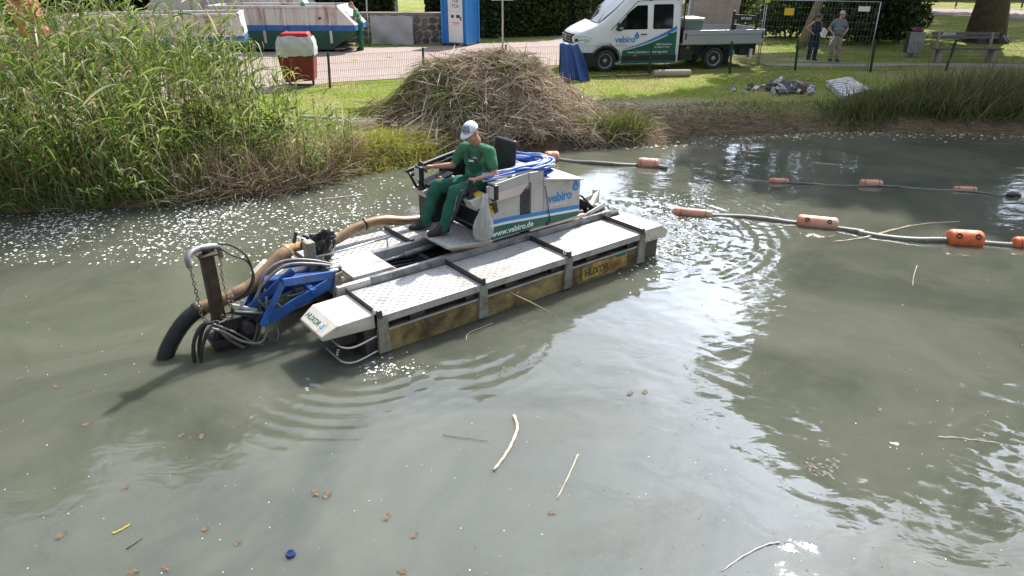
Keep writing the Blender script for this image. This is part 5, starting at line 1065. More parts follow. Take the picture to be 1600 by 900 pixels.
# bib, straps, pocket of the overalls
sw = (J['shL'] - J['shR']).normalized(); fr_ = Vector((-1, -.35, 0)).normalized(); ch = J['chest']
mb = MB(); vs = []; rows = 7; cols = 9
for i in range(rows):
    t_ = i / (rows - 1); c = (J['pelvis'] + Vector((0, 0, .04))).lerp(ch + Vector((0, 0, .045)), t_); wd = .145 - .045 * t_; rad = (.146 if t_ < .6 else .146 - .05 * (t_ - .6))
    for j in range(cols):
        a = (j / (cols - 1) - .5) * 2; vs.append(c + sw * wd * a + fr_ * (rad + .018 - .075 * a * a * (1.15 - .15 * t_) + (.006 if t_ > .55 else .012)))
mb.add(vs, [(i * cols + j, i * cols + j + 1, (i + 1) * cols + j + 1, (i + 1) * cols + j) for i in range(rows - 1) for j in range(cols - 1)], None, True)
bib = mb.build('bib', MT['greentrouser'], op); q = bib.modifiers.new('t', 'SOLIDIFY'); q.thickness = .006; q.offset = 1
top = [vs[(rows - 2) * cols + j] for j in range(cols)] + [vs[(rows - 1) * cols + j] for j in range(cols)]; mb = MB(); mb.add([v + fr_ * .009 for v in top], [(j, j + 1, cols + j + 1, cols + j) for j in range(cols - 1)], None, True); o = mb.build('bib_pocket', MT['greytrim'], bib); q = o.modifiers.new('t', 'SOLIDIFY'); q.thickness = .006
pc = (top[4] + top[13]) / 2 + fr_ * .018; mb = MB(); mb.bar(pc - sw * .035, pc + sw * .035, .004, .022, (0, 0, 1)); mb.build('pocket_badge', MT['decalwhite'], bib)
for s_, sh in ((1, J['shL']), (-1, J['shR'])):
    a0 = vs[(rows - 1) * cols + (cols - 2 if s_ > 0 else 1)]; tp_ = sh - sw * s_ * .075 + Vector((0, 0, .066)); strap_over('strap', [a0 + fr_ * .008 - Vector((0, 0, .02)), a0.lerp(tp_, .55) + fr_ * .045, tp_ + fr_ * .02, tp_ - fr_ * .06 - Vector((0, 0, .02)), tp_ - fr_ * .14 - Vector((0, 0, .14))], .042, MT['greytrim'], bib, fr_ if True else 0)
lg = J['shL'] - sw * .10 + fr_ * .105 - Vector((0, 0, .085)); text('chest_logo', 'vebiro', .028, axes(lg + fr_ * .02 - sw * .06, sw, (0, 0, 1)), MT['decalwhite'], op)
# darker knee and side panels with pale piping
for s_ in 'L':
    hp, kn, an = J['hip' + s_], J['kn' + s_], J['an' + s_]; side_ = Vector((.25, -1, 0)).normalized()
    strap_over('side_panel', [hp.lerp(kn, .35) + side_ * .106 - Vector((0, 0, .01)), hp.lerp(kn, .75) + side_ * .096, kn + side_ * .088 + Vector((.03, 0, -.02)), kn.lerp(an, .5) + side_ * .083 + Vector((.03, 0, 0)), an + side_ * .074 + Vector((.03, 0, .04))], .075, MT['greytrim'], tr, side_)
    strap_over('piping', [hp.lerp(kn, .75) + side_ * .095 + Vector((-.03, 0, .045)), kn + side_ * .092 + Vector((-.035, 0, .0)), kn.lerp(an, .5) + side_ * .088 + Vector((-.012, 0, 0)), kn.lerp(an, .75) + side_ * .08 + Vector((-.01, 0, .0))], .009, MT['greysheet'], tr, side_)
def stand(px, py, label, J, look, C, hgt=1.75, rz=0, **kw):
    p = at(px, py, .45); z = float(land(p.x, p.y)); rt = empty('person', (p.x, p.y, z), rz, label, 'person'); s = hgt / 1.75
    J = {a: Vector(b) * s for a, b in J.items()}
    if kw.get('hands'): kw['hands'] = {a: (tuple(Vector(v[0]) * s), *v[1:]) for a, v in kw['hands'].items()}
    r = figure(rt, J, look, kw.pop('front', (0, -1, 0)), C, .014, **kw); eyes(r[0]['head'], r[4], rt); return rt, r
# image-left elbow out with the hand on the hip; x = image right, -y = towards the camera
base = dict(head=(.02, -.02, 1.64), neck=(0, 0, 1.50), chest=(0, 0, 1.30), pelvis=(0, 0, .98), shL=(.17, 0, 1.44), shR=(-.17, 0, 1.44), elL=(.27, .03, 1.17), elR=(-.27, .03, 1.17), wrL=(.22, -.10, .98), wrR=(-.22, -.1, .98),
            hipL=(.09, 0, .93), hipR=(-.09, 0, .93), knL=(.11, -.02, .50), knR=(-.11, -.02, .50), anL=(.12, .01, .10), anR=(-.12, .01, .10), toL=(.15, -.17, .04), toR=(-.15, -.17, .04))
Jw = dict(base, head=(.03, -.02, 1.60), shL=(.15, 0, 1.42), shR=(-.15, 0, 1.42), elR=(-.36, .04, 1.22), wrR=(-.17, -.08, 1.06), elL=(.22, .0, 1.16), wrL=(.20, -.22, 1.10))
hw = dict(R=((-.14, -.10, 1.02), (.5, -.2, -.8), (0, -1, .2), (0, .8, 0)), L=((.19, -.29, 1.08), (-.1, -1, -.1), (-.3, 0, 1), (0, 0, -1)))
w, r = stand(1267, 94, 'woman in a navy top and navy trousers holding papers, left of the two onlookers', Jw, (.75, -.6, -.15), dict(skin=MT['skin'], shirt=MT['navy'], trousers=MT['navy'], shoes=MT['darkshoe']), 1.58, 0, hands=hw, female=True, barearm=True, k=.88, trouser_r=1.35)
H = r[0]['head']; Mh = r[4]; ring_shell('hair', H + Mh @ Vector((-.02, 0, .03)), Mh, .108, .092, .10, MT['hairbrown'], w, -.35); mb = MB(); capsule(mb, H + Mh @ Vector((-.11, 0, .05)), .035, H + Mh @ Vector((-.17, 0, -.12)), .02); mb.build('ponytail', MT['hairbrown'], w)
pw = empty('paper_sheets', w.location + Vector((.17, -.31, .97)), 0, 'white sheets of paper held by the woman in navy', 'paper'); mb = MB(); mb.box((0, 0, 0), (.22, .01, .31), (-.5, .55, .1)); mb.box((.015, .008, .0), (.21, .006, .30), (-.5, .65, .1)); mb.build('sheet', MT['paper'], pw)
Jm = dict(base, head=(.05, -.02, 1.66), elL=(.34, .05, 1.16), wrL=(.20, -.08, .99), elR=(-.33, .05, 1.18), wrR=(-.21, -.10, 1.0), anL=(.13, .01, .10), anR=(-.10, .05, .10))
hm = dict(R=((-.18, -.13, .95), (.2, -.1, -1), (0, -1, 0), (1, .3, 0)), L=((.16, -.12, .95), (-.3, 0, -1), (0, -1, 0), (-1, .3, 0)))
mn, r = stand(1301, 97, 'grey-haired man in a grey polo shirt and khaki trousers with hands on hips', Jm, (.55, -.8, -.1), dict(skin=MT['skin'], shirt=MT['greypolo'], trousers=MT['khaki'], shoes=MT['darkshoe']), 1.66, 0, hands=hm, k=.99, wide=1.08, trouser_r=1.2)
H = r[0]['head']; Mh = r[4]; ring_shell('hair', H + Mh @ Vector((-.022, 0, .025)), Mh, .105, .088, .097, MT['hairgrey'], mn, -.25)
MB().box((.0, -.132, .93), (.30, .02, .035)).build('belt', MT['black'], mn, .005)
pm_ = empty('paper_roll', mn.location + Vector((-.20, -.14, .80)), 0, 'white paper held low in the hand of the grey-haired man', 'paper'); MB().box((-.03, 0, -.06), (.05, .015, .30), (.1, .35, .1)).build('sheet', MT['paper'], pm_)
Jk = dict(base, head=(-.24, -.03, 1.60), neck=(-.13, 0, 1.47), chest=(-.08, 0, 1.28), pelvis=(.03, 0, .98), shL=(-.10, -.17, 1.42), shR=(-.10, .17, 1.42), elL=(-.07, -.24, 1.14), wrL=(-.22, -.20, .97), elR=(-.2, .24, 1.16), wrR=(-.40, .18, 1.05),
          hipL=(.03, -.09, .93), hipR=(.03, .09, .93), knL=(.02, -.10, .5), knR=(-.03, .10, .5), anL=(.04, -.11, .10), anR=(-.01, .12, .10), toL=(-.15, -.13, .04), toR=(-.2, .13, .04))
hk = dict(L=((-.27, -.18, .93), (-1, .1, -.5), (0, .6, .7), (0, 0, -1)), R=((-.46, .17, 1.04), (-1, 0, -.2), (0, -.6, .7), (0, 0, -1)))
wk, r = stand(565, 79, 'worker in an olive cap and dark green clothes bending over the end of the skip', Jk, (-.85, -.2, -.5), dict(skin=MT['skin'], shirt=MT['greenshirt'], trousers=MT['greentrouser'], shoes=MT['darkshoe']), 1.80, 0, hands=hk, front=(-1, 0, 0), k=1.03, trouser_r=1.25)
cap(r[0]['head'], r[4], wk, MT['olive'], MT['olive'])
# ================================================================ pickup truck (x = front to rear along the near side, y = away, z up)
vp = Vector((2.96, 23.22, 0)); vp.z = float(land(2.96 + 1.8, 23.6)) + .01
van = empty('flatbed_truck', vp, R(10.2), 'white double-cab flatbed truck with blue and green livery parked on the grass', 'truck')
VW = 2.0
def vbody():
    st = [(-1.02, .50, 1.02), (-1.0, .40, 1.10), (-.93, .26, 1.17), (-.75, .12, 1.25), (-.5, .05, 1.35), (-.28, .02, 1.44), (-.05, .0, 1.60), (.25, .0, 1.86), (.55, .0, 2.12), (.72, .0, 2.25), (.92, .0, 2.33), (1.3, .0, 2.37), (1.9, .0, 2.38), (2.3, .0, 2.37), (2.42, .02, 2.34)]
    mb = MB(); secs = []
    for x, s, zt in st:
        zb = .30 if x < -.9 else .24; th = max(0, zt - 1.25); hd = x < -.2
        half = [(s + .02, zb), (s, .55), (s, .95), (s + .012, min(1.22, zt - .10)), (s + .02 + th * .085, zt - .09 if not hd else zt - .05), (s + .06 + th * .10, zt - .03), (s + .20 + th * .10, zt + (.0 if not hd else .02))]
        half = [(min(y, .98), z) for y, z in half]; secs.append([(x, y, z) for y, z in half] + [(x, VW - y, z) for y, z in reversed(half)])
    n = len(secs[0]); vs = [p for s in secs for p in s]
    fs = [(i * n + k, i * n + k + 1, (i + 1) * n + k + 1, (i + 1) * n + k) for i in range(len(secs) - 1) for k in range(n - 1)] + [(i * n + n - 1, i * n, (i + 1) * n, (i + 1) * n + n - 1) for i in range(len(secs) - 1)] + [tuple(range(n)), tuple(reversed(range((len(secs) - 1) * n, len(secs) * n)))]
    mb.add(vs, fs, None, True)
    o = mb.build('cab_body', MT['white'], van); o.modifiers.new('b', 'BEVEL').width = .01
    # wheel arch cut
    cut = MB(); cut.lathe((0, -.2, .33), [(.44, 0), (.44, 2.4)], 24, (0, 1, 0)); c = cut.build('cut', None, None); bo = o.modifiers.new('c', 'BOOLEAN'); bo.object = c; bo.operation = 'DIFFERENCE'; bo.solver = 'EXACT'
    c.parent = van; bpy.context.view_layer.update(); dg = bpy.context.evaluated_depsgraph_get(); me = bpy.data.meshes.new_from_object(o.evaluated_get(dg)); o.modifiers.clear(); o.data = me; bpy.data.objects.remove(c)
    return o
body = vbody()
def yside(x, z):
    zt = float(np.interp(x, [-.28, -.05, .25, .55, .72, .92, 1.3, 2.42], [1.44, 1.6, 1.86, 2.12, 2.25, 2.33, 2.37, 2.34])); th = max(0, zt - 1.25)
    return float(np.interp(z, [.95, 1.22, zt - .09, zt - .03], [0, .012, .02 + th * .085, .06 + th * .10])) if z > .95 else 0
def vpanel(name, poly, m, off=.004, parent=van, th=.004, mirror=False):
    P = [(x, z) for x, z in poly]; mb = MB(); n = len(P)
    for sgn in ((0, 1) if mirror else (0,)):
        a = [(x, (yside(x, z) - off) if not sgn else VW - yside(x, z) + off, z) for x, z in P]; b_ = [(x, y + (th + .003) * (1 if not sgn else -1), z) for x, y, z in a]
        mb.add(a + b_, [tuple(range(n)), tuple(reversed(range(n, 2 * n)))] + [(i, (i + 1) % n, n + (i + 1) % n, n + i) for i in range(n)])
    return mb.build(name, m, parent)
def rr(poly, r=.04, k=3):
    out = []; n = len(poly)
    for i in range(n):
        p = Vector(poly[i]); a = Vector(poly[i - 1]); c = Vector(poly[(i + 1) % n]); d1 = (a - p).normalized() * r; d2 = (c - p).normalized() * r
        for j in range(k + 1): t_ = j / k; out.append(tuple((p + d1) * (1 - t_) ** 2 + p * 2 * t_ * (1 - t_) + (p + d2) * t_ * t_))
    return out
fd = vpanel('front_door', rr([(.14, 1.26), (.14, .86), (.46, .62), (.55, .30), (1.40, .30), (1.40, 2.10), (.98, 2.08)], .05), MT['white'], .005)
rd = vpanel('rear_door', rr([(1.425, .30), (2.30, .30), (2.30, 2.12), (1.425, 2.11)], .05), MT['white'], .005)
vpanel('door_gap', [(.125, 1.27), (.125, .84), (.45, .60), (.535, .285), (1.412, .285), (1.412, 2.125), (.97, 2.10)], MT['rubber'], .002); vpanel('door_gap', [(1.413, .285), (2.315, .285), (2.315, 2.14), (1.413, 2.125)], MT['rubber'], .002)
vpanel('door_window', rr([(.26, 1.27), (1.32, 1.28), (1.30, 1.98), (.97, 1.97), (.72, 1.80)], .04), MT['glassy'], .008, fd); vpanel('door_window', rr([(1.50, 1.28), (2.16, 1.28), (2.15, 2.0), (1.50, 2.0)], .05), MT['glassy'], .008, rd)
vpanel('window_divider', [(.50, 1.28), (.53, 1.28), (.66, 1.74), (.63, 1.74)], MT['black'], .010, fd)
vpanel('far_side_window', rr([(.26, 1.27), (1.32, 1.28), (1.30, 1.98), (.97, 1.97), (.72, 1.80)], .04), MT['glassy'], .008)
for x, p in ((1.20, fd), (2.08, rd)): mb = MB(); mb.box((x, -.022, 1.13), (.20, .02, .03)); mb.build('door_handle', MT['black'], p, .006)
mb = MB(); mb.box((.34, -.17, 1.37), (.14, .14, .24)); mb.bar((.38, -.12, 1.36), (.36, .02, 1.30), .04, .05); mir = mb.build('wing_mirror', MT['black'], van, .03); MB().box((.38, -.245, 1.34), (.11, .006, .05)).build('indicator', MT['greysheet'], mir)
# windscreen sits 6 mm proud of the sloping front
a0, a1 = (-.235, 1.475), (.70, 2.235); nx_, nz_ = -(a1[1] - a0[1]), (a1[0] - a0[0]); ln_ = math.hypot(nx_, nz_); nx_, nz_ = nx_ / ln_ * .012, nz_ / ln_ * .012
mb = MB(); vs = []
for (x, z), w_ in ((a0, .16), ((.25, 1.863), .12), (a1, .22)):
    for y in (w_, VW / 2, VW - w_): vs.append((x + nx_, y, z + nz_ + (.02 if y == VW / 2 else 0)))
mb.add(vs, [(0, 1, 4, 3), (1, 2, 5, 4), (3, 4, 7, 6), (4, 5, 8, 7)]); ws = mb.build('windscreen', MT['glassy'], van)
mb = MB(); mb.bar((-.27, .25, 1.47), (-.24, 1.0, 1.50), .04, .03); mb.bar((-.26, .2, 1.48), (.12, .7, 1.78), .015, .02); mb.bar((-.26, .95, 1.50), (.08, 1.45, 1.76), .015, .02); mb.build('wiper', MT['black'], ws)
mb = MB(); vs = []
for z, ex in ((.84, 0), (1.14, .035)):
    for y, x in ((.30, -.955), (.45, -1.035), (1.0, -1.06), (1.55, -1.035), (1.70, -.955)): vs.append((x + ex, y, z))
mb.add(vs, [(i, i + 1, 6 + i, 5 + i) for i in range(4)]); gl = mb.build('grille', MT['black'], van)
mb = MB()
for k in range(3): mb.bar((-1.055 + k * .01, .46, .92 + k * .08), (-1.055 + k * .01, 1.54, .92 + k * .08), .014, .014)
mb.build('grille_bar', MT['zinc'], gl); mb = MB(); pts = [(-1.075 , 1 + .085 * math.cos(q * .5236), .99 + .085 * math.sin(q * .5236)) for q in range(12)]; mb.tube(pts, .010, 6, closed=True); mb.bar((-1.078, .96, 1.05), (-1.078, 1.0, .93), .012); mb.bar((-1.078, 1.04, 1.05), (-1.078, 1.0, .93), .012); mb.build('front_emblem', MT['zinc'], gl)
for s_ in (0, 1):
    Y = (lambda y: y) if not s_ else (lambda y: VW - y)
    mb = MB(); a = [(-.98, Y(.29), .86), (-.99, Y(.30), 1.08), (-.80, Y(.115), 1.10), (-.52, Y(.028), 1.07), (-.56, Y(.03), .97), (-.76, Y(.105), .87)]; b_ = [(x + .06, y + (.04 if not s_ else -.04), z) for x, y, z in a]; mb.add(a + b_, [tuple(range(6)), tuple(reversed(range(6, 12)))] + [(i, (i + 1) % 6, 6 + (i + 1) % 6, 6 + i) for i in range(6)]); hl = mb.build('headlight', MT['lens'], van)
    mb = MB(); mb.lathe((-.93, Y(.22), .97), [(.05, -.05), (.055, .0)], 12, (-1, -.6 if not s_ else .6, 0)); mb.bar((-.98, Y(.27), .955), (-.62, Y(.03), .995), .02, .012); mb.build('lamp_reflector', MT['black'], hl)
mb = MB(); vs = []
for z in (.20, .60):
    for x, y in ((-.36, -.012), (-.62, .03), (-.86, .14), (-1.0, .34), (-1.06, 1.0), (-1.0, 1.66), (-.86, 1.86), (-.62, 1.97), (-.36, 2.012)): vs.append((x + (.05 if z < .3 else 0), y, z))
mb.add(vs, [(i, i + 1, 10 + i, 9 + i) for i in range(8)]); o = mb.build('bumper', MT['black'], van); q = o.modifiers.new('t', 'SOLIDIFY'); q.thickness = .03
for s_ in (0, 1):
    mb = MB(); y = -.012 if not s_ else VW + .0; P = []
    for k in range(13): a = math.pi * k / 12; P.append((-.475 * math.cos(a), .34 + .475 * math.sin(a)))
    Q = [(x * .88, .34 + (z - .34) * .88) for x, z in P]; vs = [(x, y, z) for x, z in P] + [(x, y, z) for x, z in Q] + [(x, y + .012, z) for x, z in P] + [(x, y + .3 * (1 if not s_ else -1), z) for x, z in Q]
    mb.add(vs, [(i, i + 1, 14 + i, 13 + i) for i in range(12)] + [(13 + i, 14 + i, 40 + i, 39 + i) for i in range(12)] + [(i, 26 + i, 27 + i, i + 1) for i in range(12)])
    mb.build('wheel_arch_trim', MT['black'], van)
mb = MB(); mb.box((1.42, -.006, .39), (1.82, .022, .22)); mb.build('sill_cladding', MT['black'], van, .005); MB().bb(.46, 2.36, -.02, .0, .235, .255).build('sill_strip', MT['zinc'], van)
MB().box((.95, -.022, .50), (.09, .012, .05)).build('side_marker', MT['amber'], van); MB().box((2.72, .03, .70), (.09, .012, .05)).build('side_marker', MT['amber'], van)
mb = MB(); mb.bb(-.7, 2.4, .3, 1.7, .25, .7); mb.build('underbody', MT['black'], van)
# livery on the near side
def vdec(name, up_, lo_, x0, x1, m, off=.0135, n=16):
    mb = MB(); xs = [x0 + (x1 - x0) * i / n for i in range(n + 1)]; vs = [(x, yside(x, up_(x)) - off, up_(x)) for x in xs] + [(x, yside(x, lo_(x)) - off, lo_(x)) for x in xs] + [(x, yside(x, lo_(x)) - .004, lo_(x)) for x in xs]; q = n + 1
    mb.add(vs, [(i, i + 1, q + i + 1, q + i) for i in range(n)] + [(q + i, q + i + 1, 2 * q + i + 1, 2 * q + i) for i in range(n)]); return mb.build(name, m, van)
sw1 = lambda x: .66 + .17 * ((x - .35) / 1.95) + .42 * max(0, (x - .45) / 1.87) ** 1.7
vdec('green_field', lambda x: sw1(x) - .025, lambda x: .50, .52, 2.30, MT['decalgreen'])
vdec('green_lower', lambda x: .335 , lambda x: .262, .50, 2.30, MT['decalgreen'], .018)
vdec('blue_swoosh', lambda x: sw1(x) + .02 + .11 * max(0, (x - .5) / 1.8), lambda x: sw1(x) + .015, .5, 2.30, MT['decalblue'], .0145)
text('company_lettering', 'vebiro', .27, axes((.27, -.0135, .90), (1, 0, 0), (0, 0, 1)), MT['decalblue'], van, .001, .004, sx=.95)
drop(axes((.98, -.0135, 1.07), (1, 0, 0), (0, 0, 1)), .15, MT['decalblue'], van)
text('lettering', 'gewässerservice', .055, axes((.30, -.0135, .82), (1, 0, 0), (0, 0, 1)), MT['greysheet'], van, .001)
text('web_lettering', 'www.Gewässer-sanierung.com', .115, axes((.70, -.0165, .565), (1, 0, .0), (0, 0, 1)), MT['decalwhite'], van, .001, .001, sx=.92)
text('address_lettering', '18233 Neubukow', .075, axes((1.62, -.0165, .80), (1, 0, 0), (0, 0, 1)), MT['decalwhite'], van, .001, .001)
text('phone_lettering', 'Tel. 038294 / 75 64', .065, axes((1.56, -.0165, .715), (1, 0, 0), (0, 0, 1)), MT['decalwhite'], van, .001, .001)
# flatbed
MT['bedalu'] = mat('bed_aluminium', (.44, .45, .46), .4, .35, .05, 3, .05)
mb = MB(); mb.bb(2.50, 5.30, .0, 2.08, .78, .84); mb.build('bed_floor', MT['bedalu'], van)
mb = MB(); mb.bb(2.52, 5.28, -.03, .0, .80, 1.22); ns = mb.build('side_board', MT['bedalu'], van, .006)
mb = MB(); mb.bb(2.62, 5.20, -.040, -.031, .98, 1.02); mb.bb(2.62, 5.20, -.044, -.031, 1.10, 1.13); mb.build('board_rib', MT['bedalu'], ns)
mb = MB(); mb.bb(2.62, 5.20, -.0335, -.031, 1.06, 1.075); mb.build('board_groove', MT['steel'], ns)
for x in (2.60, 5.23): MB().bb(x - .018, x + .018, -.048, -.03, .95, 1.15).build('board_latch', MT['black'], ns)
MB().bb(2.52, 5.28, 2.08, 2.11, .80, 1.22).build('side_board', MT['bedalu'], van, .006); MB().bb(5.28, 5.31, .0, 2.08, .80, 1.22).build('tail_board', MT['bedalu'], van, .006)
mb = MB(); mb.bb(2.50, 2.53, 0, 2.08, .84, 1.3)
for y in (.05, .5, 1.0, 1.5, 2.0): mb.bar((2.52, y, .84), (2.52, y, 2.30), .04)
for z in (1.45, 1.62, 1.79, 1.96, 2.13, 2.28): mb.bar((2.52, .05, z), (2.52, 2.0, z), .03)
mb.build('headboard_rack', MT['black'], van)
# black lattice bar at the tail, with its white writing
mb = MB(); mb.bar((4.22, .10, 1.0), (4.22, .10, 1.78), .07); mb.bar((5.20, .40, 1.0), (5.20, .40, 1.66), .08); mb.bar((4.22, .10, 1.60), (5.20, .40, 1.52), .05, .16, (0, 0, 1)); mb.box((4.25, .1, 1.26), (.14, .12, .22)); rb = mb.build('load_bar', MT['black'], van, .008)
text('bar_lettering', 'MIT KRAFT', .10, axes((4.50, .145, 1.515), (.98, .30, -.06), (0, 0, 1)), MT['decalwhite'], rb, .001, .002, sx=.95)
mb = MB(); mb.bb(2.50, 5.2, .25, 1.85, .45, .78); mb.bb(2.5, 2.9, .05, .4, .30, .72); mb.bb(4.55, 5.1, .1, 1.9, .42, .62); mb.bb(4.15, 4.19, .02, .4, .12, .6); mb.build('chassis', MT['black'], van)
mb = MB(); mb.lathe((4.30, .12, .50), [(.08, -.05), (.11, 0)], 14, (0, -1, 0)); mb.build('reflector_disc', MT['greysheet'], van)
mb = MB(); mb.bb(4.90, 4.98, .02, .2, .34, .62); mb.build('rear_light', MT['white'], van, .01); MB().bb(4.985, 5.01, .03, .19, .46, .62).build('rear_light', MT['red'], van)
def wheel(x, y, sgn):
    ty = MB(); ty.lathe((x, y, .345), [(.21, .04), (.24, .0), (.32, -.01), (.345, .03), (.345, .19), (.32, .22), (.24, .21)], 28, (0, sgn, 0)); ty = ty.build('tyre', MT['rubber'], van)
    rm = MB(); rm.lathe((x, y, .345), [(.0, .035), (.06, .03), (.07, .05), (.19, .06), (.205, .02), (.222, .005), (.225, .04)], 28, (0, sgn, 0), cap=False); rm = rm.build('rim', MT['bedalu'], ty)
    mb = MB()
    for k in range(10):
        a = k * .6283; c, s_ = math.cos(a), math.sin(a); c2, s2 = math.cos(a + .33), math.sin(a + .33); c3, s3 = math.cos(a + .17), math.sin(a + .17)
        mb.add([(x + c * .10, y + sgn * .047, .345 + s_ * .10), (x + c * .185, y + sgn * .055, .345 + s_ * .185), (x + c2 * .185, y + sgn * .055, .345 + s2 * .185), (x + c3 * .10, y + sgn * .047, .345 + s3 * .10)], [(0, 1, 2, 3)])
    mb.build('rim_openings', MT['black'], rm)
for x in (0, 3.66):
    wheel(x, .02, 1) ; wheel(x, VW - .02, -1)
mb = MB()
for x in (3.66,):
    P = [(x - .44 * math.cos(math.pi * k / 10), .36 + .42 * math.sin(math.pi * k / 10)) for k in range(11)]; vs = [(a, .0, z) for a, z in P] + [(a, .36, z) for a, z in P]; mb.add(vs, [(i, i + 1, 12 + i, 11 + i) for i in range(10)])
o = mb.build('mudguard', MT['black'], van); q = o.modifiers.new('t', 'SOLIDIFY'); q.thickness = .02
def on_van(name, x, y, z, label, cat): 
    T = Matrix.Translation(vp) @ Matrix.Rotation(R(10.2), 4, 'Z'); p = T @ Vector((x, y, z)); return empty(name, p, R(10.2), label, cat)
bx = on_van('storage_box', 2.92, .55, .84, 'grey lidded storage box on the flatbed right behind the cab', 'box'); mb = MB(); mb.box((0, 0, .33), (.60, .8, .66)); mb.build('box_body', mat('box_grey', (.16, .18, .17), .5, 0, .1, 4, .1), bx, .02); mb = MB(); mb.box((0, 0, .70), (.66, .86, .09)); mb.build('box_lid', MT['bedalu'], bx, .02); MB().box((.15, -.405, .52), (.10, .006, .06)).build('green_sticker', mat('sticker', (.0, .35, .2), .4, 0, .05, 3, 0), bx)
# ================================================================ things round the yard
def gz(x, y): return float(land(x, y))
MT['fencegreen'] = mat('fence_green', (.02, .06, .035), .5, .2, .2, 9, .1)
MT['galv'] = mat('galvanised_tube', (.42, .44, .45), .4, .6, .12, 9, .1)
FP = [(-9.8, 18.2), (-7.5, 19.2), (-5.07, 20.14), (-2.6, 21.35), (-.2, 22.1), (1.9, 22.5), (4.28, 22.7), (6.85, 22.95), (9.15, 23.6), (11.4, 23.2), (13.9, 23.4), (16.6, 23.3), (19.4, 23.1)]
fn = empty('mesh_fence', (*FP[0], gz(*FP[0])), 0, 'low green wire mesh fence running along the lawn in front of the yard and truck', 'fence')
o_ = Vector((*FP[0], gz(*FP[0]))); pm = None
for i, (x, y) in enumerate(FP):
    z = gz(x, y); mb = MB(); mb.box((0, 0, .45), (.06, .05, 1.0)); mb.box((0, 0, .955), (.07, .06, .015))
    if pm is None: pm = mb.mesh('post', MT['fencegreen'])
    p = link('post', pm, None, fn); p.location = Vector((x, y, z)) - o_; p.rotation_euler = (R((i * 37 % 7) - 3), R((i * 53 % 9) - 4), 0)
    if i:
        x0, y0 = FP[i - 1]; a = Vector((x0, y0, gz(x0, y0))) - o_; b_ = Vector((x, y, z)) - o_; L = (b_ - a).length; d = (b_ - a) / L; mb = MB(); n = int(L / .055); w = .003
        sd2_ = d.cross(Vector((0, 0, 1))).normalized(); off = sd2_ * .035
        for k in range(n + 1):
            q = a + d * (L * k / n) + off; mb.add([q - d * w + Vector((0, 0, .05)), q + d * w + Vector((0, 0, .05)), q + d * w + Vector((0, 0, .88)), q - d * w + Vector((0, 0, .88))], [(0, 1, 2, 3)])
        for zz in (.06, .26, .46, .66, .87):
            h_ = .0025; mb.add([a + off + Vector((0, 0, zz - h_)), b_ + off + Vector((0, 0, zz - h_)), b_ + off + Vector((0, 0, zz + h_)), a + off + Vector((0, 0, zz + h_))], [(0, 1, 2, 3)])
        tag(mb.build('wire_mesh', MT['fencegreen'], fn), kind='stuff')
def site_fence(x0, y0, x1, y1, label, h=2.05, plate=None):
    z = gz(x0, y0); rt = empty('site_fence_panel', (x0, y0, z), math.atan2(y1 - y0, x1 - x0), label, 'fence panel', 'temporary fence panels'); L = math.hypot(x1 - x0, y1 - y0)
    for c in ([(0, 0, .0), (0, 0, h)], [(L, 0, .0), (L, 0, h)]): mb = MB(); mb.tube(c, .014, 8); mb.build('upright', MT['galv'], rt)
    for zz in (.18, h): mb = MB(); mb.tube([(0, 0, zz), (L, 0, zz)], .013, 8); mb.build('rail', MT['galv'], rt)
    mb = MB(); n = int(L / .10); w = .0016
    for k in range(1, n): mb.add([(L * k / n - w, 0, .18), (L * k / n + w, 0, .18), (L * k / n + w, 0, h), (L * k / n - w, 0, h)], [(0, 1, 2, 3)])
    for k in range(1, 9): zz = .18 + (h - .18) * k / 9; mb.add([(0, 0, zz - .0016), (L, 0, zz - .0016), (L, 0, zz + .0016), (0, 0, zz + .0016)], [(0, 1, 2, 3)])
    tag(mb.build('wire_infill', MT['galv'], rt), kind='stuff')
    return rt
s1 = site_fence(8.5, 25.25, 11.6, 23.85, 'galvanised site fence panel in front of the two onlookers')
s2 = site_fence(5.2, 27.0, 8.45, 25.3, 'galvanised site fence panel behind the flatbed of the truck')
def plate(name, u, z, w, h, m, rt, label):
    T = Matrix.Translation(rt.location) @ Matrix.Rotation(rt.rotation_euler.z, 4, 'Z'); p = T @ Vector((u, -.03, z)); o = MB().box((0, 0, 0), (w, .008, h)).build(name, m, None); o.location = p; o.rotation_euler = (0, 0, rt.rotation_euler.z); return tag(o, label, 'notice plate')
plate('notice_plate', .73, 1.70, .30, .22, MT['yellow'], s1, 'yellow notice plate on the site fence left of the onlookers'); plate('notice_plate', 2.96, 1.84, .34, .15, MT['decalwhite'], s1, 'white notice plate on the site fence right of the onlookers')
wl = empty('warning_lamp', (8.47, 25.27, gz(8.5, 25.2) + 2.0), 0, 'red warning lamp with yellow base on top of the site fence', 'warning lamp'); MB().lathe((0, 0, .18), [(.03, 0), (.10, .02), (.11, .12), (.08, .2), (.02, .23)], 16).build('red_lens', MT['red'], wl); MB().box((.03, -.03, .06), (.13, .10, .20)).build('battery_case', MT['yellow'], wl, .01)
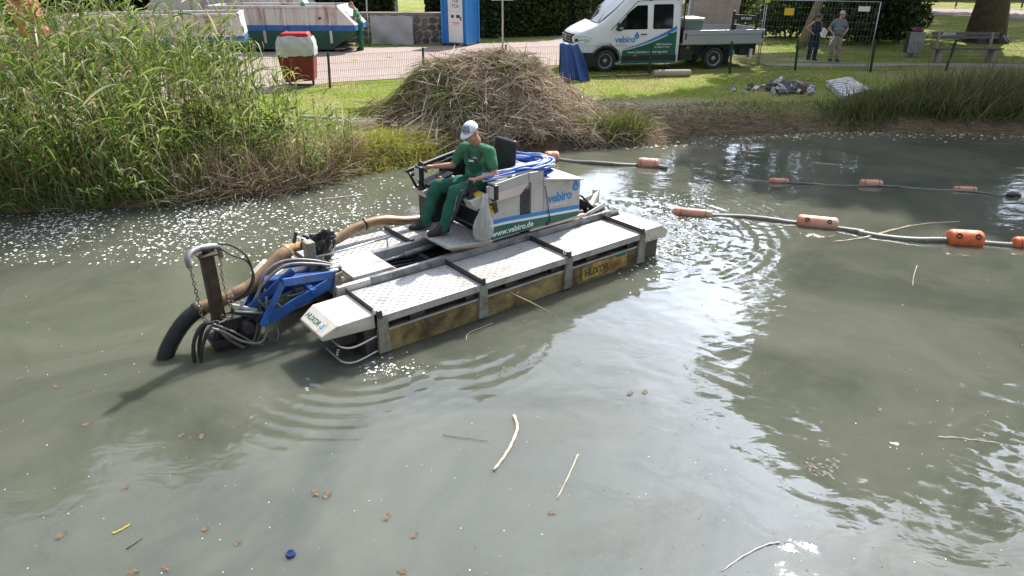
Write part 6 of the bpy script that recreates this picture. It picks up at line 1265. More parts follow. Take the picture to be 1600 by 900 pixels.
# portable toilet
tx, ty_ = -2.15, 31.35 ; to = empty('portable_toilet', (tx, ty_, gz(tx, ty_)), R(-24), 'blue portable toilet with a white door at the end of the stone wall', 'toilet')
MT['toiletblue'] = mat('toilet_blue', (.015, .17, .50), .4, 0, .08, 3, .05); MT['toiletblue2'] = mat('toilet_blue_frame', (.03, .25, .62), .4, 0, .05, 3, .05)
MB().bb(-.55, .55, -.55, .55, .08, 2.15).build('cabin_body', MT['toiletblue'], to, .02); MB().bb(-.58, .58, -.58, .58, .0, .09).build('skid', MT['black'], to, .01)
mb = MB(); mb.prism([(-.58, 2.15), (.58, 2.15), (.5, 2.33), (-.5, 2.33)], 1, -.58, .58); mb.build('roof', MT['decalwhite'], to, .02)
for x in (-.555, .555):
    for y in (-.555, .555): MB().bb(x - .04, x + .04, y - .04, y + .04, .09, 2.15).build('corner_post', MT['toiletblue2'], to, .01)
dr = MB().bb(-.26, .40, -.585, -.555, .14, 2.08).build('door', MT['white'], to, .01); MB().bb(.30, .35, -.60, -.585, 1.0, 1.15).build('door_handle', MT['black'], dr)
TF = axes((-.10, -.588, 1.62), (1, 0, 0), (0, 0, 1)); text('door_lettering', 'TOI\nTOI', .19, TF @ Matrix.Translation((.02, .06, 0)), MT['black'], dr, .001, .003)
mb = MB()
for a, b_ in (((-.14, 1.36), (.30, 1.36)), ((-.14, 1.94), (.30, 1.94)), ((-.14, 1.36), (-.14, 1.94)), ((.30, 1.36), (.30, 1.94))): mb.bar((a[0], -.587, a[1]), (b_[0], -.587, b_[1]), .010, .003)
mb.build('lettering_frame', MT['black'], dr)
mb = MB(); mb.bb(-.12, .0, -.588, -.584, 1.10, 1.22); mb.bb(.12, .28, -.588, -.584, 1.10, 1.22); mb.build('pictogram', MT['black'], dr); mb = MB(); mb.bb(-.08, .24, -.588, -.584, .90, .93); mb.bb(-.05, .20, -.588, -.584, .83, .845); mb.build('door_notice', MT['red'], dr)
sp = MB().bb(-.56, -.555, -.28, .12, 1.25, 1.85).build('side_plate', MT['decalwhite'], to); text('side_lettering', 'TOI\nTOI', .17, axes((-.563, .06, 1.62), (0, -1, 0), (0, 0, 1)), MT['black'], sp, .001, .003)
MB().bb(-.56, -.555, -.34, .14, 1.02, 1.14).build('side_label', MT['decalwhite'], to)
mb = MB()
for k in range(5): mb.bb(-.562, -.55, -.45 + k * .2, -.40 + k * .2, .2, .95)
mb.build('side_ribs', MT['toiletblue2'], to)
# white sign seen from behind its pole
sg2 = empty('sign', (-.38, 30.2, gz(-.38, 30.2)), R(4), 'plain white sign board on a grey pole behind the cut reed heap', 'sign'); mb = MB(); mb.tube([(0, 0, -.1), (0, 0, 3.4)], .04, 10); mb.build('pole', MT['galv'], sg2); MB().bb(-.44, .44, .045, .06, 1.78, 3.0).build('board', MT['decalwhite'], sg2, .006)
# grey sheet hung on the wall
gs = empty('grey_sheet', (-4.9, 31.35, gz(-4.9, 31.3)), R(-3.3), 'creased grey sheet hung over the stone wall next to the worker', 'sheet'); mb = MB(); n1_, n2_ = 24, 14
vs = [(-1.0 + 1.78 * i / n1_, -.10 + .035 * math.sin(i * .31 + j * .45) + .02 * math.sin(j * .55 - i * .6) - .25 * (1 - j / n2_) * .4, .02 + 1.13 * j / n2_ + .015 * math.sin(i * .8)) for i in range(n1_ + 1) for j in range(n2_ + 1)]
mb.add(vs, [(i * (n2_ + 1) + j, (i + 1) * (n2_ + 1) + j, (i + 1) * (n2_ + 1) + j + 1, i * (n2_ + 1) + j + 1) for i in range(n1_) for j in range(n2_)], None, True); mb.build('sheet', MT['greysheet'], gs)
for k in range(3): MB().bb(-.9 + k * .8, -.86 + k * .8, -.12, .1, 1.13, 1.17).build('clamp', MT['darksteel'], gs)
mb = MB(); mb.tube([(0, 0, 0), (.05, 0, 2.6)], .03, 8); pst = mb.build('lamp_post_stub', MT['galv'], None); pst.name = 'grey_pole'; pst.location = (-5.9, 30.6, gz(-5.9, 30.6)); tag(pst, 'thin grey pole leaning beside the worker in front of the wall', 'pole')
# skips
MT['skipwhite'] = mat('skip_white', (.66, .62, .58), .55, 0, .08, 2, .1, 30, dirt=(.30, .13, .06), dscale=2.6, damt=.38, streak=True); MT['skipblue'] = mat('skip_blue', (.02, .13, .38), .55, 0, .15, 3, .1, 30, dirt=(.2, .15, .1), dscale=3, damt=.3); MT['skipgreen'] = mat('skip_green', (.01, .075, .045), .6, 0, .25, 3, .15, 30, dirt=(.06, .04, .03), dscale=3, damt=.4); MT['skipinner'] = mat('skip_inside', (.26, .20, .16), .8, 0, .25, 3, .3, dirt=(.16, .08, .04), dscale=3)
def skip(x, y, rz, L, Wd, Hh, label, lower='skipgreen', zb=.55, seed=0, name='skip', slope=.62):
    rt = empty(name, (x, y, gz(x, y)), rz, label, 'skip', 'skips in the gravel yard'); sl = slope      # origin at the near right foot, body runs to -x
    def sec(z, ins): return ins
    def side_poly(z0, z1):
        def xr(z): return np.interp(z, [.12, .80, 1.0, Hh], [-.95, .0, .0, -slope])
        zs = [z0] + [z for z in (.80, 1.0) if z0 < z < z1] + [z1]
        R_ = [(float(xr(z)), z) for z in zs]; L_ = [(-L - .0 + float(-xr(z)), z) for z in reversed(zs)]; return R_ + L_
    def band(nm, z0, z1, m, off=0.0):
        mb = MB(); P = side_poly(z0, z1)
        for y0, y1 in ((-.0 - off, .05), (Wd - .05, Wd + off)): mb.prism(P, 1, y0, y1)
        n = len(P) // 2
        for s_ in (P[:n], list(reversed(P[n:]))):
            for k in range(n - 1):
                (xa, za), (xb, zb_) = s_[k], s_[k + 1]; sg_ = -.05 if s_ is P[:n] or s_[0][0] > -L / 2 else .05; mb.add([(xa, 0.05, za), (xa, Wd - .05, za), (xb, Wd - .05, zb_), (xb, .05, zb_), (xa + sg_, 0.05, za), (xa + sg_, Wd - .05, za), (xb + sg_, Wd - .05, zb_), (xb + sg_, .05, zb_)], [(0, 1, 2, 3), (7, 6, 5, 4), (0, 3, 7, 4), (1, 5, 6, 2)])
        return mb.build(nm, m, rt)
    band('lower_body', .12, .80, MT[lower]); band('stripe', .80, 1.0, MT['skipblue'], .004); band('upper_body', 1.0, Hh, MT['skipwhite'])
    mb = MB(); mb.bb(-L + .5, -.5, .05, Wd - .05, .12, .17); mb.build('floor', MT['skipinner'], rt); mb = MB(); 
    mb.bb(-L + .6, -slope, -.05, .07, Hh - .05, Hh + .03); mb.bb(-L + .6, -slope, Wd - .07, Wd + .05, Hh - .05, Hh + .03); mb.bb(-slope - .08, -slope + .02, -.05, Wd + .05, Hh - .05, Hh + .03); mb.bb(-L + .58, -L + .7, -.05, Wd + .05, Hh - .05, Hh + .03); mb.build('rim', MT['skipwhite'], rt, .01)
    k = 0; xx = -.95
    while xx > -L + .9: MB().bb(xx - .05, xx + .05, -.055, .0, .35, Hh - .05).build('rib', MT['skipwhite'], rt, .008); MB().bb(xx - .053, xx + .053, -.060, .0, .805, .995).build('rib_stripe', MT['skipblue'], rt); xx -= .85
    mb = MB(); mb.bb(-.9, -.75, .1, .4, 0, .14); mb.bb(-L + .75, -L + .9, .1, .4, 0, .14); mb.bb(-.9, -.75, Wd - .4, Wd - .1, 0, .14); mb.bb(-L + .75, -L + .9, Wd - .4, Wd - .1, 0, .14); mb.build('skid', MT['darksteel'], rt)
    for sx_ in (-1.3, -L + 1.3): MB().tube([(sx_, -.06, 1.25), (sx_, -.13, 1.25)], .05, 10).build('lifting_pin', MT['darksteel'], rt)
    return rt
skA = skip(-8.75, 24.3, R(15), 5.6, 1.8, 1.66, 'white and blue steel skip with a rusty rim nearest behind the reeds', seed=1, slope=.06)
skB = skip(-5.95, 28.4, R(-2), 6.2, 1.9, 1.66, 'white blue and green skip with sloping end beside the worker', seed=2); 
skC = skip(-8.3, 31.8, R(2), 7.2, 1.9, 1.95, 'rearmost pale skip standing behind the other two', seed=3)
text('chalk_marks', 'Rene', .16, axes((-4.55, -.008, 1.12), (1, 0, 0), (0, 0, 1)), MT['darksteel'], skB, .001, .001, shear=.3)
mb = MB(); mb.lathe((-1.9, .03, 1.69), [(.10, 0), (.10, .02), (.07, .12), (.0, .15)], 12); gc = mb.build('green_cap', mat('turquoise_cap', (.02, .35, .22), .5, 0, .1, 5, .1), None); gc.parent = None; gc.matrix_world = Matrix.Translation(skB.location) @ Matrix.Rotation(R(-2), 4, 'Z'); tag(gc, 'small turquoise tub standing on the rim of the green skip', 'tub')
# red box with grey cover
rb2 = empty('red_container', (-6.0, 20.6, gz(-6, 20.6)), R(6), 'dark red box container with a crumpled grey cover by the mesh fence', 'container')
mb = MB(); mb.prism([(-.38, .12), (.42, .16), (.48, .85), (-.50, .85)], 1, -.3, .35); mb.build('box_body', mat('dark_red_paint', (.20, .012, .015), .45, 0, .2, 4, .1), rb2, .015)
mb = MB(); mb.prism([(-.42, 1.22), (.44, 1.22), (.36, 1.42), (-.34, 1.42)], 1, -.26, .3); mb.build('red_hood', mat('bright_red_paint', (.42, .02, .03), .45, 0, .15, 4, .1), rb2, .03)
mb = MB(); n = 28; vs = []; rs3 = np.random.default_rng(5)
for i, (r, z) in enumerate(((.30, 1.40), (.50, 1.33), (.56, 1.18), (.57, 1.0), (.56, .82))):
    for k in range(n): a = 2 * math.pi * k / n; c_, s__ = math.cos(a), math.sin(a); q = (abs(c_) ** 6 + abs(s__) ** 6) ** (-1 / 6); vs.append((r * q * c_ * .93 + rs3.normal(0, .012), r * q * s__ * .65 + .02 + rs3.normal(0, .012), z + rs3.normal(0, .015)))
mb.add(vs, [(i * n + k, i * n + (k + 1) % n, (i + 1) * n + (k + 1) % n, (i + 1) * n + k) for i in range(1, 4) for k in range(n)]); mb.build('grey_cover', mat('pale_cover', (.50, .51, .50), .5, 0, .12, 4, .2), rb2)
for x in (-.3, .35): mb = MB(); mb.bar((x, 0, -.02), (x, 0, .14), .06); mb.build('leg', MT['darksteel'], rb2)
# orange barrel on a dark container, far left
dc = empty('dark_container', (-14.2, 20.2, gz(-14, 20)), R(8), 'dark grey container mostly hidden by the reeds at the far left', 'container'); MB().bb(-2.2, 1.6, 0, 1.6, 0, 1.25).build('container_body', MT['darksteel'], dc, .03); MB().bb(-2.25, 1.65, -.04, .06, 1.22, 1.30).build('container_rim', MT['steel'], dc)
ba = empty('orange_barrel', (-12.45, 19.6, 1.72), 0, 'orange plastic barrel leaning above the reeds in the top left corner', 'barrel'); ba.rotation_euler = (R(-8), R(-18), 0)
MB().lathe((0, 0, 0), [(.25, 0), (.30, .03), (.32, .2), (.335, .22), (.32, .25), (.34, .5), (.355, .53), (.34, .56), (.36, .85), (.38, .88), (.38, 1.0), (.33, 1.04)], 24).build('barrel_body', mat('red_orange_plastic', (.52, .10, .06), .45, 0, .15, 4, .1), ba); MB().lathe((0, 0, 1.03), [(.385, 0), (.385, .05), (.2, .07)], 24).build('barrel_lid', MT['orange'], ba); MB().bb(-.4, .4, -.4, .4, -.5, .0).build('barrel_pallet', MT['wood'], ba)
# bin, bench
bn_ = empty('litter_bin', (14.75, 27.2, gz(14.8, 27.2)), R(-6), 'grey slatted litter bin with a dark red lid left of the bench', 'litter bin')
for k in range(5): MB().bb(-.26 + k * .105, -.165 + k * .105, -.2, -.17, .17, .90).build('slat', mat('bin_slat', (.30, .31, .29), .6, .1, .2, 5, .2) if k == 0 else bpy.data.materials['bin_slat'], bn_, .004)
mb = MB(); mb.bb(-.25, .25, -.17, .2, .18, .88); mb.build('inner_liner', MT['darksteel'], bn_, .01); mb = MB(); mb.bb(-.05, .05, -.05, .05, -.1, .2); mb.bb(-.2, .2, -.15, .15, .10, .17); mb.build('stand', MT['concrete'], bn_); MB().lathe((.02, 0, .9), [(.2, 0), (.2, .05), (.15, .14), (.05, .17)], 16).build('lid', mat('dark_red_lid', (.12, .012, .015), .5, 0, .1, 4, .1), bn_)
bcx, bcy = 15.75, 25.75; be_ = empty('park_bench', (bcx, bcy, gz(bcx, bcy)), R(-1), 'weathered wooden park bench with white scribble on its backrest', 'bench')
for z, y in ((.92, .12), (.80, .10)): MB().box((0, y, z), (2.3, .045, .10), (R(-10), 0, 0)).build('backrest_plank', MT['greywood'], be_, .006)
for y in (-.32, -.20, -.08): MB().box((0, y, .46), (2.3, .10, .045)).build('seat_plank', MT['greywood'], be_, .006)
for x in (-.92, .92):
    mb = MB(); mb.bb(x - .06, x + .06, -.34, -.20, 0, .44); mb.bb(x - .06, x + .06, -.02, .10, 0, .44); mb.bar((x, .06, .40), (x, .15, .97), .10, .06); mb.build('leg', MT['concrete'], be_, .008)
text('white_scribble', 'ESAOUN', .11, axes((-.83, .062, .885), (1, 0, 0), (0, -.17, 1)), MT['decalwhite'], be_, .001, .005, shear=.35)
# far fence and wall strip beyond the upper path
ff = empty('far_fence', (22, 57, gz(22, 57)), R(-20), 'long pale rail fence beyond the upper path at the right edge', 'fence')
for k in range(14): MB().bb(k * 2 - .05, k * 2 + .05, -.05, .05, 0, 1.0).build('post', MT['greywood'], ff)
for z in (.45, .9): MB().bb(-.05, 26, -.03, .03, z - .05, z + .05).build('rail', MT['greywood'], ff)
# blue sheet draped over a trestle by the heap
bt = empty('blue_sheet', (1.82, 21.75, gz(1.8, 21.7)), R(-3), 'dark blue sheet draped over a trestle in front of the truck bonnet', 'sheet')
mb = MB(); n1_, n2_ = 30, 12; vs = []
for i in range(n1_ + 1):
    for j in range(n2_ + 1):
        t_ = j / n2_; s_ = i / n1_; x = -.42 + (.52 + .40 * (1 - t_)) * s_ + .04 * math.sin(t_ * 3); fold = .09 * math.sin(s_ * 15 + 1.1 * math.sin(t_ * 2.3)) * (1.15 - t_) + .03 * math.sin(s_ * 34 + t_ * 4) * (1 - t_); z = 1.02 * t_ - .05 * (1 - t_) * math.sin(s_ * 9); vs.append((x, -.22 - (1 - t_) * .26 + fold, max(.01, z + .02 * math.sin(s_ * 7))))
for i in range(n1_ + 1):
    for j in range(n2_ + 1):
        t_ = 1 - j / n2_; s_ = i / n1_; x = -.42 + (.52 + .30 * (1 - t_)) * s_; vs.append((x, .12 + (1 - t_) * .2 + .05 * math.sin(s_ * 17) * (1 - t_), max(.01, 1.02 * t_ + .02 * math.sin(s_ * 7))))
q = n2_ + 1; h_ = (n1_ + 1) * q; mb.add(vs, [(b0 + i * q + j, b0 + (i + 1) * q + j, b0 + (i + 1) * q + j + 1, b0 + i * q + j + 1) for b0 in (0, h_) for i in range(n1_) for j in range(n2_)] + [(i * q + n2_, (i + 1) * q + n2_, h_ + (i + 1) * q, h_ + i * q) for i in range(n1_)], None, True)
o = mb.build('sheet', MT['tarpblue'], bt); q_ = o.modifiers.new('t', 'SOLIDIFY'); q_.thickness = .006
mb = MB(); mb.bar((-.36, -.05, 1.0), (.05, -.05, 1.0), .05); mb.bar((-.3, -.05, 1), (-.3, -.3, 0), .04); mb.bar((.0, -.05, 1), (.1, -.3, 0), .04); mb.bar((-.3, -.05, 1), (-.3, .2, 0), .04); mb.bar((.0, -.05, 1), (.1, .2, 0), .04); mb.build('trestle', MT['wood'], bt)
# planks and kerb log in front of the truck
for (px, py, px2, py2, w, h, nm, m, lb) in ((925, 120.5, 953, 119, .12, .03, 'plank', 'wood', 'short thin plank on the grass beside the blue sheet'), (963, 120, 1014, 116.5, .16, .05, 'plank', 'wood', 'pale wooden plank on the grass under the front door of the truck')):
    a = at(px, py, .47); b_ = at(px2, py2, .47); a.z = gz(a.x, a.y) + h / 2 + .02; b_.z = gz(b_.x, b_.y) + h / 2 + .02; c_ = (a + b_) / 2; mb = MB(); mb.bar(a - c_, b_ - c_, w, h, (0, 0, 1)); o = mb.build(nm, MT[m], None, .004); o.location = c_; tag(o, lb, 'plank')
a = at(1021, 117.5, .5); b_ = at(1078, 116, .5); a.z = gz(a.x, a.y) + .10; b_.z = gz(b_.x, b_.y) + .10; c_ = (a + b_) / 2; mb = MB(); mb.tube([a - c_, (b_ - a) * .2 + a - c_, (b_ - a) * .8 + a - c_, b_ - c_], [.115, .12, .118, .11], 12); o = mb.build('log', MT['concrete'], None, .01); o.location = c_; tag(o, 'pale round log lying on the grass under the rear of the truck cab', 'log')
# leaning board and bars behind the flatbed
lb_ = empty('leaning_board', (7.2, 26.9, gz(7.2, 26.9)), R(8), 'large beige board standing tilted behind the flatbed', 'board'); mb = MB(); mb.prism([(-.95, -.05), (.75, -.05), (1.15, 3.3), (-.85, 3.3)], 1, 0, .09)
mb.build('board', mat('beige_board', (.40, .32, .25), .8, 0, .12, 4, .2, dirt=(.30, .23, .18)), lb_, .01); mb = MB()
for z in (1.5, 2.45): mb.bb(-.35, .2, -.012, 0, z, z + .035)
mb.build('frame_line', MT['greysheet'], lb_)
for k in range(10): MB().bb(-.90 + .012 * k, -.86 + .012 * k, -.012, .0, 1.05 + k * .17, 1.17 + k * .17).build('blue_mark', MT['decalblue'], lb_)
br = empty('bar_stack', (5.35, 27.1, gz(5.35, 27.1)), R(8), 'row of upright grey steel bars behind the truck cab', 'steel bars')
for k in range(6): mb = MB(); mb.bar((k * .27 - .4, 0, 0), (k * .27 - .36 + .02 * k, .03, 2.7), .035); mb.build('bar', MT['galv'], br)
wb = empty('pale_bale', (5.7, 28.3, gz(5.7, 28.3)), R(8), 'pale pinkish sacks stacked behind the steel bars', 'sacks')
for i, (x, z) in enumerate(((-.4, .15), (.3, .15), (-.1, .45), (.45, .45), (-.3, .75), (.3, .75), (0, 1.05), (.1, 1.35), (-.2, 1.62))): mb = MB(); mb.sphere((x, 0, z + .2), 1, 12, 8, (.42, .28, .17)); mb.build('sack', mat('pale_sack', (.55, .46, .42), .8, 0, .12, 6, .4) if i == 0 else bpy.data.materials['pale_sack'], wb)
gp = empty('panel_rack', (4.3, 31, gz(4.3, 31)), R(-60), 'upright grey corrugated panels left of the truck windscreen', 'panels')
for k in range(6): MB().bb(k * .3 - .6, k * .3 - .33, 0, .05 + .03 * (k % 2), 0, 2.6).build('panel', MT['galv'], gp)
# pipes lying on the lawn
for i, (x, y, a_, L, lb) in enumerate(((-4.15, 15.75, -.25, 1.3, 'long grey plastic pipe on the lawn left of the heap'), (-3.45, 15.5, .35, .7, 'short grey pipe piece crossing the end of the long pipe'), (-3.5, 15.25, -.1, .6, 'second short grey pipe lying nearest the bank'))):
    mb = MB(); d = Vector((math.cos(a_), math.sin(a_), 0)) * L / 2; mb.tube([-d, -d * .9, d * .9, d], [.05, .04, .04, .055], 10); o = mb.build('pipe', MT['greysheet'], None); o.location = (x, y, gz(x, y) + .07); tag(o, lb, 'pipe', 'grey pipes on the lawn')
# debris pile and broken slab
rs4 = np.random.default_rng(11); dx_, dy_ = 7.35, 19.7; db = empty('debris_pile', (dx_, dy_, gz(dx_, dy_)), 0, 'pile of pale and dark rubbish on the right bank left of the broken slab', 'rubbish pile')
tones = [mat('rubbish_pale', (.68, .66, .64), .7, 0, .2, 8, .4), mat('rubbish_dark', (.10, .10, .115), .6, 0, .3, 8, .4), mat('rubbish_brown', (.14, .08, .055), .8, 0, .3, 8, .5), mat('rubbish_grey', (.40, .40, .43), .7, 0, .3, 8, .4)]
for k in range(64):
    x, y = rs4.normal(0, .50), rs4.normal(0, .26); r = rs4.uniform(.04, .15); mb = MB(); n = 8; vs = []; M = Euler(rs4.uniform(0, 3, 3)).to_matrix(); s3 = rs4.uniform(.3, 1.5, 3)
    mb.sphere((0, 0, 0), 1, 8, 5, tuple(r * s3), M); mb.v = [tuple(Vector(v) * (1 + rs4.uniform(-.38, .38))) for v in mb.v]; mb.sm = [False] * len(mb.sm); o = mb.build('rubbish_piece', tones[k % 4], db); o.location = (x, y, max(.03, .24 - abs(x) * .25) * rs4.uniform(.3, 1))
mb = MB()
for k in range(26): a = rs4.uniform(0, 6.28); c = Vector((rs4.normal(0, .5), rs4.normal(0, .3), rs4.uniform(.05, .35))); d = Vector((math.cos(a), math.sin(a), rs4.uniform(-.2, .5))) * rs4.uniform(.15, .4); mb.tube([c - d, c, c + d], [.012, .012, .008], 5)
tag(mb.build('loose_sticks', MT['wood'], db), kind='stuff')
q0, q1, q2, q3 = at(1290, 137, .45), at(1325, 130, .45), at(1358, 150, .35), at(1316, 163, .35); c_ = (q0 + q1 + q2 + q3) / 4; sl_ = empty('broken_pallet', (c_.x, c_.y, gz(c_.x, c_.y)), 0, 'whitish broken slatted pallet lying tilted on the right bank', 'pallet')
def bil(a, b): return (q0.lerp(q1, a)).lerp(q3.lerp(q2, a), b) - Vector((c_.x, c_.y, gz(c_.x, c_.y)))
MT['slabwhite'] = mat('whitewashed_wood', (.58, .57, .54), .8, 0, .12, 6, .4, dirt=(.25, .2, .15), dscale=5)
zo = Vector((0, 0, .18))
for k in range(8):
    t_ = (k + .5) / 8; mb = MB(); mb.bar(bil(.02, t_) + zo, bil(.62 if 1 < k < 6 else .98, t_) + zo, .17 if k in (0, 7) else .12, .03, (0, 0, 1)); mb.build('slat', MT['slabwhite'], sl_)
mb = MB(); mb.add([tuple(bil(.60, .2) + zo), tuple(bil(1, .15) + zo), tuple(bil(1.02, .9) + zo), tuple(bil(.62, .85) + zo)] + [tuple(bil(.60, .2) + zo - Vector((0, 0, .05))), tuple(bil(1, .15) + zo - Vector((0, 0, .05))), tuple(bil(1.02, .9) + zo - Vector((0, 0, .05))), tuple(bil(.62, .85) + zo - Vector((0, 0, .05)))], [(0, 1, 2, 3), (7, 6, 5, 4), (0, 4, 5, 1), (1, 5, 6, 2), (2, 6, 7, 3), (3, 7, 4, 0)]); mb.build('board', MT['slabwhite'], sl_)
for t_ in (.06, .94, .5): mb = MB(); mb.bar(bil(t_, .02) + zo * .55, bil(t_, .98) + zo * .55, .09, .10, (0, 0, 1)); mb.build('bearer', MT['slabwhite'], sl_)
# ================================================================ floating hoses and floats
def flo(px, py, ang, L, r, m, label, holes=0, tilt=0, sub=.35):
    p = at(px, py, r * .35); rt = empty('hose_float', (p.x, p.y, r * sub), ang, label, 'float', 'plastic floats on the hoses'); rt.rotation_euler = (0, tilt, ang)
    body = MB(); body.lathe((-L / 2, 0, 0), [(r * .62, 0), (r * .86, .012), (r * .98, .04), (r, .07), (r, L * .48), (r * .985, L * .5), (r, L * .52), (r, L - .07), (r * .98, L - .04), (r * .86, L - .012), (r * .62, L)], 20, (1, 0, 0)); body = body.build('float_shell', m, rt)
    for k in range(holes):
        x = (-.27 + .54 * k / max(1, holes - 1)) * L; a = R(38); c = Vector((x, -math.cos(a) * r, math.sin(a) * r)); nrm = Vector((0, -math.cos(a), math.sin(a))); mb = MB(); mb.lathe(c - nrm * .012, [(r * .26, 0), (r * .27, .008), (r * .30, .019), (r * .27, .021), (r * .20, .012), (.0, .009)], 14, nrm); mb.build('moulded_hole', MT['floathole'], body)
    for x in (-L * .32, L * .32): mb = MB(); mb.tube([(x, r * 1.01 * math.cos(q * .3927), r * 1.01 * math.sin(q * .3927)) for q in range(16)], .004, 5, closed=True); mb.build('band', m if holes else MT['floathole'], body)
    return rt, p
fl = [flo(862, 246, .05, .30, .13, MT['orange'], 'round salmon float right behind the boat cabin'), flo(1013, 256, -.28, .42, .115, MT['orange'], 'salmon float on the upper hose between boat and open water'),
      flo(1217, 283, -.12, .34, .055, MT['orange'], 'small faded red float, left one on the thin middle line'), flo(1361, 287, -.12, .38, .075, MT['orange'], 'small red float at the centre of the thin middle line', 0), flo(1508, 296, -.12, .38, .055, MT['orange'], 'small faded red float, right one on the thin middle line'),
      flo(1083, 333, -.30, .60, .075, MT['orange'], 'long slim salmon float in the white churned water behind the stern'), flo(1277, 349, -.32, .58, .115, MT['orange'], 'big salmon float with two moulded holes on the near hose', 2), flo(1507, 374, -.18, .46, .14, MT['orange2'], 'big bright orange float with square holes on the near hose', 2), flo(1606, 381, -.1, .40, .10, MT['orange2'], 'orange float cut by the right edge of the view')]
def fhose(pts, r, label, m='hosefloat', dz=.3, rib=.10):
    P = [at(x, y, r * dz) for x, y in pts]; o0 = P[0].copy(); P = [p - o0 for p in P]; p, rr = ribbed(P, r, 10, .05, rib); 
    for i, q in enumerate(p): q.z += -.02 * (1 + math.sin(i * .11)) * .6
    mb = MB(); mb.tube(p, rr, 10); o = mb.build('floating_hose', MT[m], None); o.location = o0; return tag(o, label, 'hose', 'hoses floating behind the boat')
fhose([(860, 246), (900, 252), (950, 256), (985, 257), (1010, 257), (1042, 263)], .045, 'grey-green floating hose from the cabin through the upper salmon float', dz=.5)
fhose([(1155, 279), (1190, 282), (1260, 287), (1330, 289), (1365, 290), (1430, 293), (1500, 298), (1540, 302), (1590, 308)], .022, 'thin dark line carrying the three small red floats', dz=.6)
fhose([(1085, 335), (1140, 337), (1180, 341), (1230, 347), (1277, 351), (1320, 359), (1350, 364)], .050, 'near floating hose left part through the salmon float', dz=.15)
fhose([(1340, 363), (1380, 369), (1430, 375), (1455, 376), (1507, 377), (1560, 381), (1620, 386)], .055, 'near floating hose right part through the bright orange float', dz=.25)
o = MB().sphere((0, 0, .02), 1, 10, 6, (.14, .07, .06)).build('dark_float', MT['black'], None); o.location = at(1583, 307, 0); tag(o, 'small black lump floating at the right end of the thin line', 'float')
# ================================================================ things drifting on the water
def drift(name, pts, r, m, label, cat='stick', lift=.006, taper=.6, group='sticks drifting on the water'):
    P = [at(x, y, lift) for x, y in pts]; c_ = P[0].copy(); c_.z = 0; P = spline([p - c_ for p in P], 6); n = len(P); mb = MB()
    for i, q in enumerate(P): q.z += .003 * math.sin(i * 1.7)
    mb.tube(P, [r * (1 - (1 - taper) * i / n) * (1 + .12 * math.sin(i * 2.1)) for i in range(n)], 7); o = mb.build(name, m, None); o.location = c_; return tag(o, label, cat, group)
MT['palestick'] = mat('pale_stick', (.62, .52, .38), .7, 0, .15, 12, .3, 60, dirt=(.30, .22, .14), dscale=9)
drift('stick', [(803, 650), (808, 668), (800, 692), (786, 716), (771, 735)], .017, MT['palestick'], 'thick pale curved stick floating in the open water below the boat')
drift('stick', [(903, 710), (889, 742), (870, 780)], .006, MT['palestick'], 'thin straight pale stalk floating right of the thick curved stick')
drift('reed_leaf', [(1218, 848), (1196, 852), (1160, 870), (1128, 893)], .008, MT['greysheet'], 'bent pale green reed leaf near the bottom edge', 'reed leaf')
drift('stick', [(1465, 683), (1495, 684), (1525, 688), (1562, 692)], .007, MT['palestick'], 'long pale stalk floating at the lower right')
drift('stick', [(692, 679), (728, 684), (763, 689)], .004, MT['wood'], 'thin dark twig left of the thick curved stick')
drift('stick', [(1302, 378), (1345, 372), (1390, 360), (1440, 350), (1500, 346)], .010, MT['palestick'], 'long pale stalk crossing the near hose')
drift('stick', [(1350, 372), (1400, 358), (1420, 352)], .006, MT['palestick'], 'short pale stalk beside the crossing stalk on the near hose')
drift('stick', [(1270, 254), (1315, 258)], .008, MT['palestick'], 'pale stalk floating alone in the dark far water'); drift('stick', [(505, 311), (540, 307), (566, 304)], .010, MT['palestick'], 'brownish stalk in the foam by the left bank')
drift('stick', [(175, 834), (190, 827), (203, 819)], .006, MT['yellow'], 'short yellow stalk floating at the lower left'); drift('stick', [(198, 858), (222, 841)], .005, MT['rust'], 'short brown stalk floating below the yellow one')
drift('stick', [(1433, 415), (1428, 430), (1426, 447)], .004, MT['palestick'], 'short pale stalk standing out below the bright orange float'); drift('stick', [(770, 505), (733, 520), (729, 532)], .004, MT['palestick'], 'tiny pale curl of reed beside the hull')
ca = at(454, 866, 0); cp = empty('blue_bottle_cap', (ca.x, ca.y, -.03), R(10), 'dark blue bottle cap sticking out of the water near the bottom edge', 'bottle cap'); MT['capblue'] = mat('cap_blue', (.015, .02, .12), .35, 0, .1, 6, .05)
cp.rotation_euler = (R(14), R(6), 0); MB().lathe((0, 0, 0), [(.033, -.07), (.034, .045), (.030, .055), (.0, .055)], 20, sm=False).build('cap_shell', MT['capblue'], cp); MB().lathe((0, 0, .056), [(.026, 0), (.026, .004), (.021, .004), (.021, .0)], 20, sm=False).build('cap_rim', MT['darkblue'], cp)
MT['weed'] = mat('wet_weed', (.06, .042, .028), .6, 0, .4, 20, .3)
MT['leafbrown'] = mat('fallen_leaf', (.12, .075, .045), .7, 0, .3, 20, .3); lm0 = None; rs5 = np.random.default_rng(21)
